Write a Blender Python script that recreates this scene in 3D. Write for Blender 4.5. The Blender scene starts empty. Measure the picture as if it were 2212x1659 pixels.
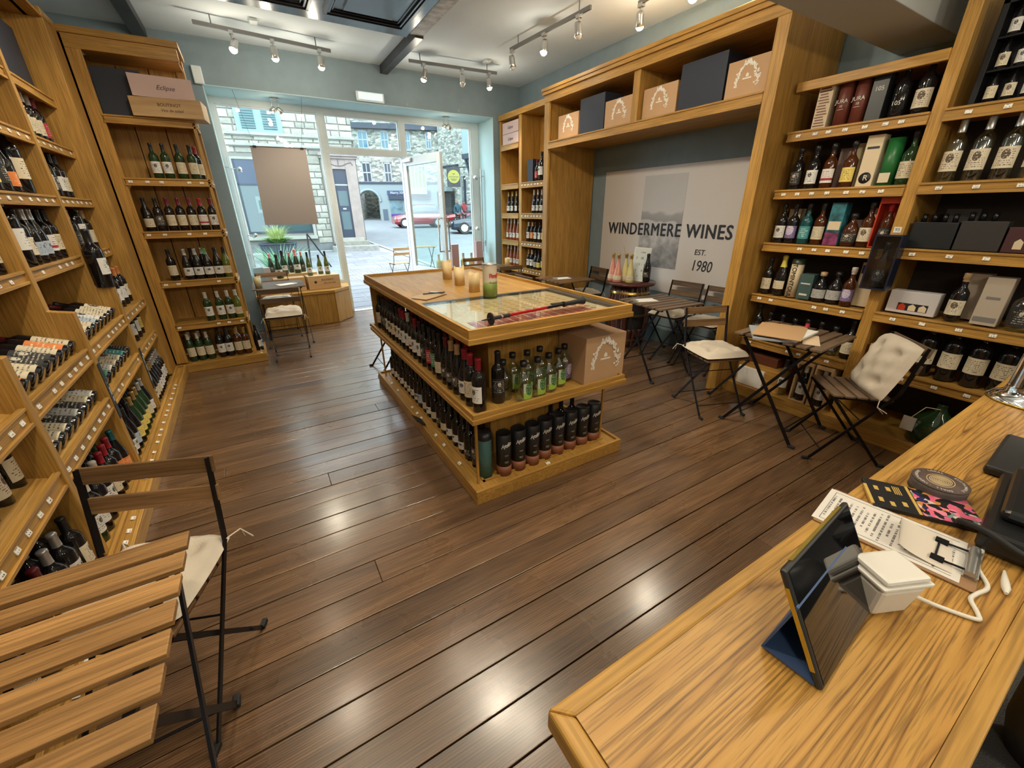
import bpy, bmesh, math, random
from mathutils import Vector, Matrix, Euler
D = bpy.data
C = bpy.context.scene.collection
rnd = random.Random(11)
PI = math.pi
# ---------------------------------------------------------------- camera (solved from the photograph's vanishing points)
FL, YAW, PITCH, ROLL, CH = 873.4, .53793, .40496, -.008786, 1.62
cy, sy, cp, sp, cr, sr = math.cos(YAW), math.sin(YAW), math.cos(PITCH), math.sin(PITCH), math.cos(ROLL), math.sin(ROLL)
fw = Vector((sy*cp, cy*cp, -sp)); r0 = Vector((cy, -sy, 0)); u0 = r0.cross(fw)
rt = r0*cr+u0*sr; up = -r0*sr+u0*cr
cam = D.cameras.new('camera'); co = D.objects.new('camera', cam); C.objects.link(co)
co.matrix_world = Matrix(((rt.x, up.x, -fw.x, 0), (rt.y, up.y, -fw.y, 0), (rt.z, up.z, -fw.z, CH), (0, 0, 0, 1)))
cam.sensor_width = 36; cam.lens = FL/2212*36; cam.clip_start = .05; cam.clip_end = 400
sc = bpy.context.scene; sc.camera = co
sc.view_settings.view_transform = 'Standard'; sc.view_settings.look = 'None'
sc.view_settings.gamma = 1; sc.view_settings.exposure = 0.3; sc.view_settings.use_curve_mapping = False
try:
    sc.cycles.use_denoising = True; sc.cycles.max_bounces = 8; sc.cycles.diffuse_bounces = 4
    sc.cycles.glossy_bounces = 4; sc.cycles.transparent_max_bounces = 16; sc.cycles.sample_clamp_indirect = 6
    sc.cycles.caustics_reflective = False; sc.cycles.caustics_refractive = False
except Exception: pass
# ---------------------------------------------------------------- world, lamps
w = D.worlds.new('overcast_sky'); sc.world = w; w.use_nodes = True
bg = w.node_tree.nodes['Background']; bg.inputs[0].default_value = (.76, .90, 1, 1); bg.inputs[1].default_value = 6.5
def lamp(name, kind, loc, energy, col, target=None, size=.05, spot=1.2, blend=.6):
    l = D.lights.new(name, kind); l.energy = energy; l.color = col
    if kind == 'SPOT': l.spot_size = spot; l.spot_blend = blend; l.shadow_soft_size = size
    if kind == 'POINT': l.shadow_soft_size = size
    if kind == 'AREA': l.size = size
    if kind == 'SUN': l.angle = size
    o = D.objects.new(name, l); C.objects.link(o); o.location = loc
    if target is not None:
        o.rotation_euler = (Vector(target)-Vector(loc)).to_track_quat('-Z', 'Y').to_euler()
    return o
lamp('sun_light', 'SUN', (0, 0, 30), 1.8, (1, .97, .9), target=(4, 22, 0), size=.2)
WARM = (1, .87, .66)
WHITE = (1, .93, .84)
# ---------------------------------------------------------------- mesh helpers
class MB:
    def __init__(s): s.v = []; s.f = []; s.M = Matrix(); s.sm = []
    def add(s, vs, fs, smooth=False):
        n = len(s.v); s.v += [tuple(s.M @ Vector(v)) for v in vs]
        s.f += [tuple(i+n for i in f) for f in fs]; s.sm += [smooth]*len(fs); return s
    def box(s, x0, y0, z0, x1, y1, z1):
        x0, x1 = min(x0, x1), max(x0, x1); y0, y1 = min(y0, y1), max(y0, y1); z0, z1 = min(z0, z1), max(z0, z1)
        return s.add([(x0, y0, z0), (x1, y0, z0), (x1, y1, z0), (x0, y1, z0), (x0, y0, z1), (x1, y0, z1), (x1, y1, z1), (x0, y1, z1)],
              [(0, 3, 2, 1), (4, 5, 6, 7), (0, 1, 5, 4), (1, 2, 6, 5), (2, 3, 7, 6), (3, 0, 4, 7)])
    def cbox(s, c, d, rot=None):
        m = s.M; s.M = m @ Matrix.Translation(c) @ (rot.to_matrix().to_4x4() if rot else Matrix())
        s.box(-d[0]/2, -d[1]/2, -d[2]/2, d[0]/2, d[1]/2, d[2]/2); s.M = m; return s
    def bar(s, a, b, w, t, side=(1, 0, 0)):
        a, b = Vector(a), Vector(b); z = (b-a); L = z.length; z.normalize(); x = Vector(side); x = (x-z*x.dot(z)).normalized(); y = z.cross(x)
        m = s.M; s.M = m @ Matrix(((x.x, y.x, z.x, a.x), (x.y, y.y, z.y, a.y), (x.z, y.z, z.z, a.z), (0, 0, 0, 1)))
        s.box(-w/2, -t/2, 0, w/2, t/2, L); s.M = m; return s
    def tube(s, pts, r, n=8, caps=True):
        pts = [Vector(p) for p in pts]; rs = r if isinstance(r, (list, tuple)) else [r]*len(pts)
        vs = []; fs = []; px = None
        for i, p in enumerate(pts):
            d = (pts[min(i+1, len(pts)-1)]-pts[max(i-1, 0)]).normalized()
            x = px if px is not None else (Vector((0, 0, 1)) if abs(d.z) < .9 else Vector((1, 0, 0)))
            x = (x-d*x.dot(d)).normalized(); px = x; y = d.cross(x)
            for k in range(n):
                a = 2*PI*k/n; vs.append(p+x*(rs[i]*math.cos(a))+y*(rs[i]*math.sin(a)))
        for i in range(len(pts)-1):
            for k in range(n):
                k2 = (k+1) % n; fs.append((i*n+k, i*n+k2, (i+1)*n+k2, (i+1)*n+k))
        s.add(vs, fs, True)
        if caps:
            s.add(vs[:n], [tuple(range(n))[::-1]]); s.add(vs[-n:], [tuple(range(n))])
        return s
    def lathe(s, prof, n=20, a0=0, a1=2*PI):
        full = abs(a1-a0-2*PI) < 1e-6; m = n if full else n+1; vs = []; fs = []
        for r, z in prof:
            for k in range(m):
                a = a0+(a1-a0)*k/n; vs.append((r*math.cos(a), r*math.sin(a), z))
        for i in range(len(prof)-1):
            for k in range(n):
                k2 = (k+1) % m if full else k+1
                fs.append((i*m+k, i*m+k2, (i+1)*m+k2, (i+1)*m+k))
        return s.add(vs, fs, True)
    def prism(s, poly, z0, z1):
        n = len(poly); vs = [(x, y, z0) for x, y in poly]+[(x, y, z1) for x, y in poly]
        return s.add(vs, [tuple(range(n))[::-1], tuple(range(n, 2*n))]+[(i, (i+1) % n, (i+1) % n+n, i+n) for i in range(n)])
    def mesh(s, name):
        me = D.meshes.new(name); me.from_pydata(s.v, [], s.f); me.polygons.foreach_set('use_smooth', s.sm)
        me.validate(); me.update(); return me
    def build(s, name, mat, parent=None, loc=None, rot=None, bevel=0, **props):
        return obj(name, s.mesh(name), mat, parent, loc, rot, bevel, **props)
def obj(name, me, mat=None, parent=None, loc=None, rot=None, bevel=0, **props):
    if mat is not None and not me.materials: me.materials.append(mat)
    o = D.objects.new(name, me); C.objects.link(o)
    if mat is not None and me.materials[0] != mat:
        o.material_slots[0].link = 'OBJECT'; o.material_slots[0].material = mat
    if parent: o.parent = parent
    if loc: o.location = loc
    if rot is not None: o.rotation_euler = rot if not isinstance(rot, (int, float)) else (0, 0, rot)
    if bevel:
        b = o.modifiers.new('b', 'BEVEL'); b.width = bevel; b.segments = 2; b.limit_method = 'ANGLE'
    for k, v in props.items():
        if v: o[k] = v
    return o
def tag(o, label=None, cat=None, group=None, kind=None):
    if label:
        o['label'] = label
        n = len(label.replace('-', ' ').split())
        if n > 16: print('LONG', n, label)
    if cat: o['category'] = cat
    if group: o['group'] = group
    if kind: o['kind'] = kind
    return o
def thing(name, label, cat, loc=(0, 0, 0), rot=0, group=None):
    o = D.objects.new(name, None); C.objects.link(o); o.location = loc; o.empty_display_size = .1
    o.rotation_euler = rot if not isinstance(rot, (int, float)) else (0, 0, rot)
    return tag(o, label, cat, group)
def B(*a): return MB().box(*a)
def struct(name, mb, mat, bevel=0, **k):
    return tag(mb.build(name, mat, bevel=bevel, **k), kind='structure')
_tx = {}
def text(s, size, mat, parent, loc, rot, name='lettering', shear=0, extrude=.0004, sx=1, align='CENTER', sp=1, bold=0, fat=0, **k):
    key = (s, size, shear, extrude, align, sp, bold, fat)
    if key not in _tx:
        c = D.curves.new('t', 'FONT'); c.body = s; c.size = size; c.align_x = align; c.align_y = 'CENTER'; c.shear = shear
        c.extrude = extrude; c.space_character = sp; c.resolution_u = 3; c.offset = bold
        o = D.objects.new('t', c); C.objects.link(o); bpy.context.view_layer.update()
        me = D.meshes.new_from_object(o.evaluated_get(bpy.context.evaluated_depsgraph_get())); me.materials.clear()
        if fat:
            m = MB(); vs = [v.co.copy() for v in me.vertices]; fs = [tuple(p.vertices) for p in me.polygons]
            for i, (dx, dy) in enumerate(((-fat, 0), (fat, 0), (0, -fat*.6), (0, fat*.6))): m.add([(v.x+dx, v.y+dy, v.z+i*.00003) for v in vs], fs)
            me = m.mesh('lettering')
        D.objects.remove(o); _tx[key] = me
    o = obj(name, _tx[key].copy(), mat, parent, loc, rot, **k); o.scale = (sx, 1, 1); return o
# ---------------------------------------------------------------- materials
def nt(name):
    m = D.materials.new(name); m.use_nodes = True; t = m.node_tree; return m, t, t.nodes['Principled BSDF'], t.nodes, t.links
def P(name, col, rough=.6, metal=0, spec=.5, noise=0, nscale=8, bump=0, bscale=60, vary=0, trans=0, emit=None, es=0, coat=0, sheen=0):
    m, t, b, N, L = nt(name)
    b.inputs['Base Color'].default_value = (*col, 1); b.inputs['Roughness'].default_value = rough
    b.inputs['Metallic'].default_value = metal; b.inputs['Specular IOR Level'].default_value = spec
    b.inputs['Transmission Weight'].default_value = trans; b.inputs['Coat Weight'].default_value = coat
    if emit: b.inputs['Emission Color'].default_value = (*emit, 1); b.inputs['Emission Strength'].default_value = es
    src = None
    if noise or vary:
        tc = N.new('ShaderNodeTexCoord'); nz = N.new('ShaderNodeTexNoise'); nz.inputs['Scale'].default_value = nscale; nz.inputs['Detail'].default_value = 5
        L.new(tc.outputs['Object'], nz.inputs['Vector'])
        mr = N.new('ShaderNodeMapRange'); mr.inputs['From Min'].default_value = .3; mr.inputs['From Max'].default_value = .7
        mr.inputs['To Min'].default_value = 1-noise; mr.inputs['To Max'].default_value = 1+noise; L.new(nz.outputs[0], mr.inputs['Value'])
        oi = N.new('ShaderNodeObjectInfo'); m2 = N.new('ShaderNodeMapRange'); m2.inputs['To Min'].default_value = 1-vary; m2.inputs['To Max'].default_value = 1+vary
        L.new(oi.outputs['Random'], m2.inputs['Value'])
        mu = N.new('ShaderNodeMath'); mu.operation = 'MULTIPLY'; L.new(mr.outputs[0], mu.inputs[0]); L.new(m2.outputs[0], mu.inputs[1])
        vm = N.new('ShaderNodeVectorMath'); vm.operation = 'SCALE'; vm.inputs[0].default_value = col; L.new(mu.outputs[0], vm.inputs['Scale'])
        L.new(vm.outputs[0], b.inputs['Base Color'])
    if bump:
        tc = N.new('ShaderNodeTexCoord'); nz = N.new('ShaderNodeTexNoise'); nz.inputs['Scale'].default_value = bscale; nz.inputs['Detail'].default_value = 4
        L.new(tc.outputs['Object'], nz.inputs['Vector']); bp = N.new('ShaderNodeBump'); bp.inputs['Strength'].default_value = bump; bp.inputs['Distance'].default_value = .01
        L.new(nz.outputs[0], bp.inputs['Height']); L.new(bp.outputs[0], b.inputs['Normal'])
    return m
def wood(name, c1, c2, axis, rough=.45, g=1.0, pores=.5, vary=.1, across=11, spec=.4):
    """grain runs along axis 0/1/2 of the object"""
    m, t, b, N, L = nt(name)
    tc = N.new('ShaderNodeTexCoord'); oi = N.new('ShaderNodeObjectInfo'); ad = N.new('ShaderNodeVectorMath'); ad.operation = 'MULTIPLY_ADD'
    L.new(oi.outputs['Random'], ad.inputs[0]); ad.inputs[1].default_value = (7, 5, 9); L.new(tc.outputs['Object'], ad.inputs[2])
    mp = N.new('ShaderNodeMapping'); s = [across*g]*3; s[axis] = .9*g; mp.inputs['Scale'].default_value = s; L.new(ad.outputs[0], mp.inputs['Vector'])
    n1 = N.new('ShaderNodeTexNoise'); n1.inputs['Scale'].default_value = 1.3; n1.inputs['Detail'].default_value = 5; n1.inputs['Distortion'].default_value = .9; L.new(mp.outputs[0], n1.inputs['Vector'])
    mp2 = N.new('ShaderNodeMapping'); s = [150*g]*3; s[axis] = 5*g; mp2.inputs['Scale'].default_value = s; L.new(ad.outputs[0], mp2.inputs['Vector'])
    n2 = N.new('ShaderNodeTexNoise'); n2.inputs['Scale'].default_value = 1; n2.inputs['Detail'].default_value = 3; L.new(mp2.outputs[0], n2.inputs['Vector'])
    cr_ = N.new('ShaderNodeValToRGB'); e = cr_.color_ramp.elements; e[0].position = .3; e[0].color = (*c2, 1); e[1].position = .68; e[1].color = (*c1, 1); L.new(n1.outputs[0], cr_.inputs[0])
    mr = N.new('ShaderNodeMapRange'); mr.inputs['From Min'].default_value = .35; mr.inputs['From Max'].default_value = .6; mr.inputs['To Min'].default_value = 1-pores; mr.inputs['To Max'].default_value = 1.05; L.new(n2.outputs[0], mr.inputs['Value'])
    m2 = N.new('ShaderNodeMapRange'); m2.inputs['To Min'].default_value = 1-vary; m2.inputs['To Max'].default_value = 1+vary; L.new(oi.outputs['Random'], m2.inputs['Value'])
    mu = N.new('ShaderNodeMath'); mu.operation = 'MULTIPLY'; L.new(mr.outputs[0], mu.inputs[0]); L.new(m2.outputs[0], mu.inputs[1])
    vm = N.new('ShaderNodeVectorMath'); vm.operation = 'SCALE'; L.new(cr_.outputs[0], vm.inputs[0]); L.new(mu.outputs[0], vm.inputs['Scale']); L.new(vm.outputs[0], b.inputs['Base Color'])
    bp = N.new('ShaderNodeBump'); bp.inputs['Strength'].default_value = .25; bp.inputs['Distance'].default_value = .002; L.new(n2.outputs[0], bp.inputs['Height']); L.new(bp.outputs[0], b.inputs['Normal'])
    b.inputs['Roughness'].default_value = rough; b.inputs['Specular IOR Level'].default_value = spec
    return m
OA, OB = (.52, .285, .066), (.385, .20, .040)
oakx, oaky, oakz = [wood('oak_'+'xyz'[i], OA, OB, i, pores=.32) for i in range(3)]
def glassy(name, tint, gloss=.25, rough=.03):
    """thin clear glass: lets light through with a tint and mirrors by angle"""
    m, t, b, N, L = nt(name); N.remove(b)
    tr = N.new('ShaderNodeBsdfTransparent'); tr.inputs[0].default_value = (*tint, 1); gl = N.new('ShaderNodeBsdfGlossy'); gl.inputs['Roughness'].default_value = rough
    fr = N.new('ShaderNodeLayerWeight'); fr.inputs[0].default_value = .5; mx = N.new('ShaderNodeMixShader')
    pw = N.new('ShaderNodeMath'); pw.operation = 'POWER'; pw.inputs[1].default_value = 4; L.new(fr.outputs['Facing'], pw.inputs[0])
    mm = N.new('ShaderNodeMath'); mm.operation = 'MULTIPLY_ADD'; mm.inputs[1].default_value = .55; mm.inputs[2].default_value = .02+gloss*.04; L.new(pw.outputs[0], mm.inputs[0])
    L.new(mm.outputs[0], mx.inputs[0]); L.new(tr.outputs[0], mx.inputs[1]); L.new(gl.outputs[0], mx.inputs[2]); L.new(mx.outputs[0], N['Material Output'].inputs[0])
    return m
def printed(name, base, ink, rows=9, dens=.52, emblem=0, eink=None, rough=.6, marg=.1, xs=26, band=None):
    """paper with rows of small print and an optional emblem, drawn in the label's own uv"""
    m, t, b, N, L = nt(name); b.inputs['Roughness'].default_value = rough
    uv = N.new('ShaderNodeTexCoord'); sx = N.new('ShaderNodeSeparateXYZ'); L.new(uv.outputs['UV'], sx.inputs[0])
    oi = N.new('ShaderNodeObjectInfo')
    def M(op, a, b_=None, c=None):
        n = N.new('ShaderNodeMath'); n.operation = op
        for i, x in enumerate((a, b_, c)):
            if x is None: continue
            if isinstance(x, (int, float)): n.inputs[i].default_value = x
            else: L.new(x, n.inputs[i])
        return n.outputs[0]
    x, y = sx.outputs[0], sx.outputs[1]
    fr = M('FRACT', M('MULTIPLY', y, rows)); rowm = M('MULTIPLY', M('GREATER_THAN', fr, .3), M('LESS_THAN', fr, .68))
    idx = M('FLOOR', M('MULTIPLY', y, rows))
    nz = N.new('ShaderNodeTexNoise'); nz.noise_dimensions = '2D'; nz.inputs['Scale'].default_value = 1; nz.inputs['Detail'].default_value = 2
    cv = N.new('ShaderNodeCombineXYZ'); L.new(M('MULTIPLY', x, xs), cv.inputs[0]); L.new(M('MULTIPLY_ADD', idx, 3.7, M('MULTIPLY', oi.outputs['Random'], 50)), cv.inputs[1]); L.new(cv.outputs[0], nz.inputs['Vector'])
    ink_m = M('GREATER_THAN', nz.outputs[0], dens)
    nw = N.new('ShaderNodeTexNoise'); nw.noise_dimensions = '1D'; nw.inputs['Scale'].default_value = 1; L.new(M('MULTIPLY_ADD', idx, 1.9, M('MULTIPLY', oi.outputs['Random'], 30)), nw.inputs['W'])
    half = M('MULTIPLY_ADD', nw.outputs[0], .5, .05)
    inx = M('LESS_THAN', M('ABSOLUTE', M('SUBTRACT', x, .5)), half)
    mask = M('MULTIPLY', M('MULTIPLY', rowm, ink_m), inx)
    mask = M('MULTIPLY', mask, M('LESS_THAN', M('ABSOLUTE', M('SUBTRACT', y, .5)), .5-marg))
    mix = N.new('ShaderNodeMix'); mix.data_type = 'RGBA'; mix.inputs['A'].default_value = (*base, 1); mix.inputs['B'].default_value = (*ink, 1)
    cur = None
    if band:
        mb_ = N.new('ShaderNodeMix'); mb_.data_type = 'RGBA'; mb_.inputs['A'].default_value = (*base, 1); mb_.inputs['B'].default_value = (*band[2], 1)
        L.new(M('MULTIPLY', M('GREATER_THAN', y, band[0]), M('LESS_THAN', y, band[1])), mb_.inputs['Factor']); L.new(mb_.outputs['Result'], mix.inputs['A'])
    if emblem:
        dx = M('SUBTRACT', x, .5); dy = M('SUBTRACT', y, .66); d = M('SQRT', M('ADD', M('MULTIPLY', dx, dx), M('MULTIPLY', dy, M('MULTIPLY', dy, .55))))
        n3 = N.new('ShaderNodeTexNoise'); n3.inputs['Scale'].default_value = 14; L.new(uv.outputs['UV'], n3.inputs['Vector'])
        em = M('MULTIPLY', M('LESS_THAN', d, emblem), M('GREATER_THAN', n3.outputs[0], .42)); out = M('GREATER_THAN', d, emblem*1.25)
        mask = M('MULTIPLY', mask, out)
        mix2 = N.new('ShaderNodeMix'); mix2.data_type = 'RGBA'; mix2.inputs['B'].default_value = (*(eink or ink), 1)
        L.new(mix.outputs['Result'], mix2.inputs['A']); L.new(em, mix2.inputs['Factor']); L.new(mix2.outputs['Result'], b.inputs['Base Color'])
    else: L.new(mix.outputs['Result'], b.inputs['Base Color'])
    L.new(mask, mix.inputs['Factor']); return m
blackmetal = P('black_steel', (.012, .012, .015), .38, .6)
darkrub = P('black_rubber', (.01, .01, .01), .7)
whitep = P('white_paper', (.78, .77, .74), .7)
whitepaint = P('white_gloss_paint', (.70, .77, .80), .35, noise=.03)
ticketm = printed('ticket_print', (.82, .80, .74), (.05, .03, .02), rows=1.6, dens=.5, xs=7, marg=.05)
# ================================================================ ROOM SHELL
wallm = P('blue_grey_wall_paint', (.215, .29, .335), .75, noise=.04, bump=.08, bscale=90)
ceilm = P('white_ceiling_paint', (.70, .79, .86), .85, noise=.03, nscale=2, bump=.15, bscale=14)
revealm = P('pale_blue_reveal_paint', (.50, .68, .71), .6)
darkwood = P('black_painted_wood', (.006, .006, .008), .22)
beamm = P('dark_grey_beam_paint', (.03, .033, .04), .4, noise=.3)
XL, XR, YF, YB, ZC = -1.62, 4.34, 6.96, -2.3, 3.52
struct('floor_base', B(XL, YB, -.1, XR, 7.62, -.024), P('floor_gap_dark', (.012, .008, .006), .9))
pm = None
def plankmat():
    m = wood('dark_floorboard', (.190, .104, .050), (.105, .057, .030), 0, rough=.36, pores=.38, vary=.22, across=9, g=1.1)
    t = m.node_tree; N = t.nodes; L = t.links; b = N['Principled BSDF']
    tc = N.new('ShaderNodeTexCoord'); nz = N.new('ShaderNodeTexNoise'); nz.inputs['Scale'].default_value = 1.6; nz.inputs['Detail'].default_value = 6; L.new(tc.outputs['Object'], nz.inputs['Vector'])
    mr = N.new('ShaderNodeMapRange'); mr.inputs['From Min'].default_value = .35; mr.inputs['From Max'].default_value = .65; mr.inputs['To Min'].default_value = .22; mr.inputs['To Max'].default_value = .42
    L.new(nz.outputs[0], mr.inputs['Value']); L.new(mr.outputs[0], b.inputs['Roughness']); b.inputs['Coat Weight'].default_value = .9; b.inputs['Coat Roughness'].default_value = .2
    # cathedral rings
    mp = N.new('ShaderNodeMapping'); mp.inputs['Scale'].default_value = (1.1, 15, 15); L.new(tc.outputs['Object'], mp.inputs['Vector'])
    wv = N.new('ShaderNodeTexWave'); wv.inputs['Scale'].default_value = 2.2; wv.inputs['Distortion'].default_value = 7; wv.inputs['Detail'].default_value = 2; wv.inputs['Detail Scale'].default_value = .6; wv.bands_direction = 'Y'
    L.new(mp.outputs[0], wv.inputs['Vector']); old = b.inputs['Base Color'].links[0].from_socket
    m3 = N.new('ShaderNodeMapRange'); m3.inputs['To Min'].default_value = .72; m3.inputs['To Max'].default_value = 1.16; L.new(wv.outputs['Fac'], m3.inputs['Value'])
    sc_ = N.new('ShaderNodeVectorMath'); sc_.operation = 'SCALE'; L.new(old, sc_.inputs[0]); L.new(m3.outputs[0], sc_.inputs['Scale']); L.new(sc_.outputs[0], b.inputs['Base Color'])
    return m
pm = plankmat()
fl = thing('floor', None, None); tag(fl, kind='structure')
y = YB; k = 0
while y < 7.55:
    wd = .153; y1 = min(y+wd, 7.56)
    x0, x1 = (XL, XR) if y1 < 6.9 else ((XL, XR) if y < 6.9 else (.9, 2.9))
    cuts = [x0, x1]
    if k % 3 == 1: cuts = [x0, rnd.uniform(x0+.8, x1-.8), x1]
    for a, b_ in zip(cuts, cuts[1:]):
        dz = rnd.uniform(-.0012, .0012)
        MB().box(a+.001, y+.0025, -.024, b_-.001, y1-.0025, dz).build('plank', pm, fl, bevel=.002)
    y += wd; k += 1
struct('wall_left', B(XL-.15, YB, 0, XL, 7.6, ZC), wallm)
struct('wall_right', B(XR, YB, 0, XR+.15, 7.6, ZC), wallm)
struct('wall_back', B(XL-.15, YB-.15, 0, XR+.15, YB, ZC), wallm)
wf = MB(); wf.box(XL, YF, 0, -.15, 7.62, ZC); wf.box(3.83, YF, 0, XR, 7.62, ZC); wf.box(-.15, YF, 3.05, 3.83, 7.62, ZC)
struct('wall_front', wf, wallm)
rv = MB(); rv.box(-.15, YF+.001, 0, -.143, 7.53, 3.05); rv.box(3.823, YF+.001, 0, 3.83, 7.53, 3.05); rv.box(-.15, YF+.001, 3.043, 3.83, 7.53, 3.05)
struct('trim_1', rv, revealm)
struct('ceiling', B(XL-.15, YB-.15, ZC, XR+.15, 7.62, ZC+.1), ceilm)
struct('ceiling_beam', B(1.2, 1.35, 2.65, XR, 1.70, ZC), P('grey_bulkhead_paint', (.46, .48, .48), .8, bump=.1, bscale=80), bevel=.004)
tag(D.objects['ceiling_beam'], kind='structure')
bm_ = MB(); bm_.box(2.02, 5.45, 3.42, 2.125, YF, ZC); struct('ceiling_beam', bm_, beamm, bevel=.006)
struct('ceiling_beam', B(-.68, 5.0, 3.42, -.55, YF, ZC), beamm, bevel=.006)
struct('ceiling_beam', B(1.96, 3.2, 3.44, 2.12, 5.45, ZC), P('flaking_white_beam_paint', (.5, .53, .55), .7, noise=.45, nscale=9), bevel=.006)
# black panelled hatch
pn = thing('ceiling_panel', 'large black panelled wooden hatch fixed to the white ceiling', 'ceiling panel')
MB().box(-1.0, 3.2, 3.44, 1.955, 5.56, 3.5).build('panel_board', darkwood, pn)
for i in range(3):
    for j in range(2):
        x0 = -.82+i*.93; y0 = 3.35+j*1.1
        m = MB()
        for q, (ww, zz) in enumerate(((.03, 3.405), (.022, 3.415), (.015, 3.43))):
            o = q*.035; a, b_, c, d = x0+o, y0+o, x0+.8-o, y0+.86-o
            m.box(a, b_, zz, c, b_+ww, 3.45); m.box(a, d-ww, zz, c, d, 3.45); m.box(a, b_+ww, zz, a+ww, d-ww, 3.45); m.box(c-ww, b_+ww, zz, c, d-ww, 3.45)
        m.box(x0+.16, y0+.16, 3.42, x0+.64, y0+.70, 3.45); m.build('coffer_moulding', darkwood, pn, bevel=.004)
MB().box(-1.0, 5.56, 3.45, 1.97, 5.59, 3.52).build('plaster_edge', P('ragged_white_plaster', (.7, .72, .7), .8, noise=.35, nscale=14), pn)
for i, (x, y_) in enumerate(((.476, 6.134), (3.248, 6.04))):
    o = MB().box(-.04, -.06, -.03, .04, .06, 0).build('ceiling_sensor', whitepaint, loc=(x, y_, ZC), bevel=.01)
    tag(o, ['small white ceiling sensor above the left track light rail', 'small white ceiling sensor beside the short track nearest the right wall'][i], 'sensor', 'ceiling sensors')
# ---------------------------------------------------------------- track lights
steel = P('brushed_steel', (.55, .55, .54), .3, .9)
railm = P('grey_track_rail', (.22, .22, .22), .4, .5)
bulbm = P('lit_bulb', (1, .8, .5), .5, emit=(1, .84, .60), es=40)
deadm = P('unlit_bulb', (.6, .58, .55), .2)
spot_l = [0]
def head(root, loc, aim, lit, E=34, wide=1.9, size=.05):
    loc = Vector(loc); d = (Vector(aim)-loc).normalized(); hp = Vector((loc.x, loc.y, loc.z-.14))
    q = d.to_track_quat('-Z', 'Y'); M = Matrix.Translation(hp) @ q.to_matrix().to_4x4(); rl = root.matrix_basis.inverted() if root else Matrix()
    m = MB(); m.M = rl; m.tube([loc, hp+Vector((0, 0, .03))], .008, 6); m.box(loc.x-.02, loc.y-.03, loc.z-.03, loc.x+.02, loc.y+.03, loc.z)
    m.M = rl @ M; m.lathe([(.0, .085), (.030, .08), (.036, .055), (.036, .0), (.043, -.034), (.040, -.036)], 14)
    h = m.build('lamp_head', steel, root)
    b = MB(); b.M = rl @ M; b.lathe([(0, -.066), (.02, -.062), (.034, -.047), (.039, -.025)], 12); b.build('bulb', bulbm if lit else deadm, h)
    if lit:
        p = M @ Vector((0, 0, -.095)); lamp('bulb_glow', 'POINT', p+Vector((0, 0, .0))+d*.03, E*.12, WARM, size=.03); lamp('spot_lamp', 'SPOT', p, E, WARM, target=p+d, size=size, spot=wide, blend=.7)
def track(label, a, b, heads, z=3.42, E=36):
    a = Vector((*a, z)); b = Vector((*b, z)); root = thing('track_light', label, 'track light', a, group='ceiling track lights')
    rl = Matrix.Translation(-a); m = MB(); m.M = rl; m.bar(a, b, .035, .022, side=(0, 0, 1)); m.build('rail', railm, root)
    s = MB(); s.M = rl
    for t in (.12, .88):
        p = a.lerp(b, t); s.tube([p, (p.x, p.y, ZC)], .006, 6)
    s.build('hanger', railm, root)
    for t, aim, lit in heads: head(root, a.lerp(b, t)+Vector((0, 0, -.01)), aim, lit, E)
    return root
track('grey ceiling track with three lit spots near left end of front wall', (-.08, 6.17), (1.27, 6.36), [(.24, (-.6, 5.3, 1.2), 1), (.53, (.7, 6.5, 1.2), 1), (.9, (1.0, 6.7, .9), 1)])
track('grey ceiling track by the right end of front wall, its middle spot unlit', (2.2, 6.23), (3.45, 6.13), [(.15, (1.9, 6.6, 1), 1), (.58, (2.8, 6, 1), 0), (.9, (3.7, 6.0, 1), 1)])
track('grey ceiling track above the tall oak alcove with one lit spot between unlit ones', (3.15, 5.25), (3.25, 3.9), [(.03, (3.5, 5.2, 1), 0), (.48, (2.7, 4.4, 0.7), 1), (.88, (3.4, 3.9, 1), 0)])
track('grey ceiling track whose single lit spot just enters the top of the photo', (3.60, 3.62), (3.5, 2.3), [(.03, (4.3, 4.1, 1.3), 1), (.5, (4.3, 3.1, 1.3), 1), (.9, (3.4, 1.6, .6), 1)], E=40)
track('added unseen ceiling track lighting the left wine racks', (-.1, 4.4), (-.1, .6), [(.05, (-1.1, 4.6, 1.3), 1), (.35, (-1.1, 3.2, 1.3), 1), (.65, (-1.1, 2.2, 1.0), 1), (.95, (-.5, .9, .6), 1)], E=40)  # track out of view, added to light the left racks
track('added unseen ceiling track lighting the serving counter', (.7, .9), (2.6, .9), [(.05, (.6, .2, .9), 1), (.4, (1.4, 2.4, .6), 1), (.7, (1.5, .2, .9), 1), (.95, (3.4, .8, 1.0), 1)], E=22)  # another added track, unseen, brightening the counter and right shelves
track('grey ceiling track over the display island', (.9, 3.0), (1.3, 1.9), [(.05, (4.3, 3.9, 1.2), 1), (.35, (4.3, 3.1, 1.2), 1), (.65, (1.4, 2.5, 1), 1), (.95, (2.6, 2.4, 0), 1)], z=3.40, E=48)
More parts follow.
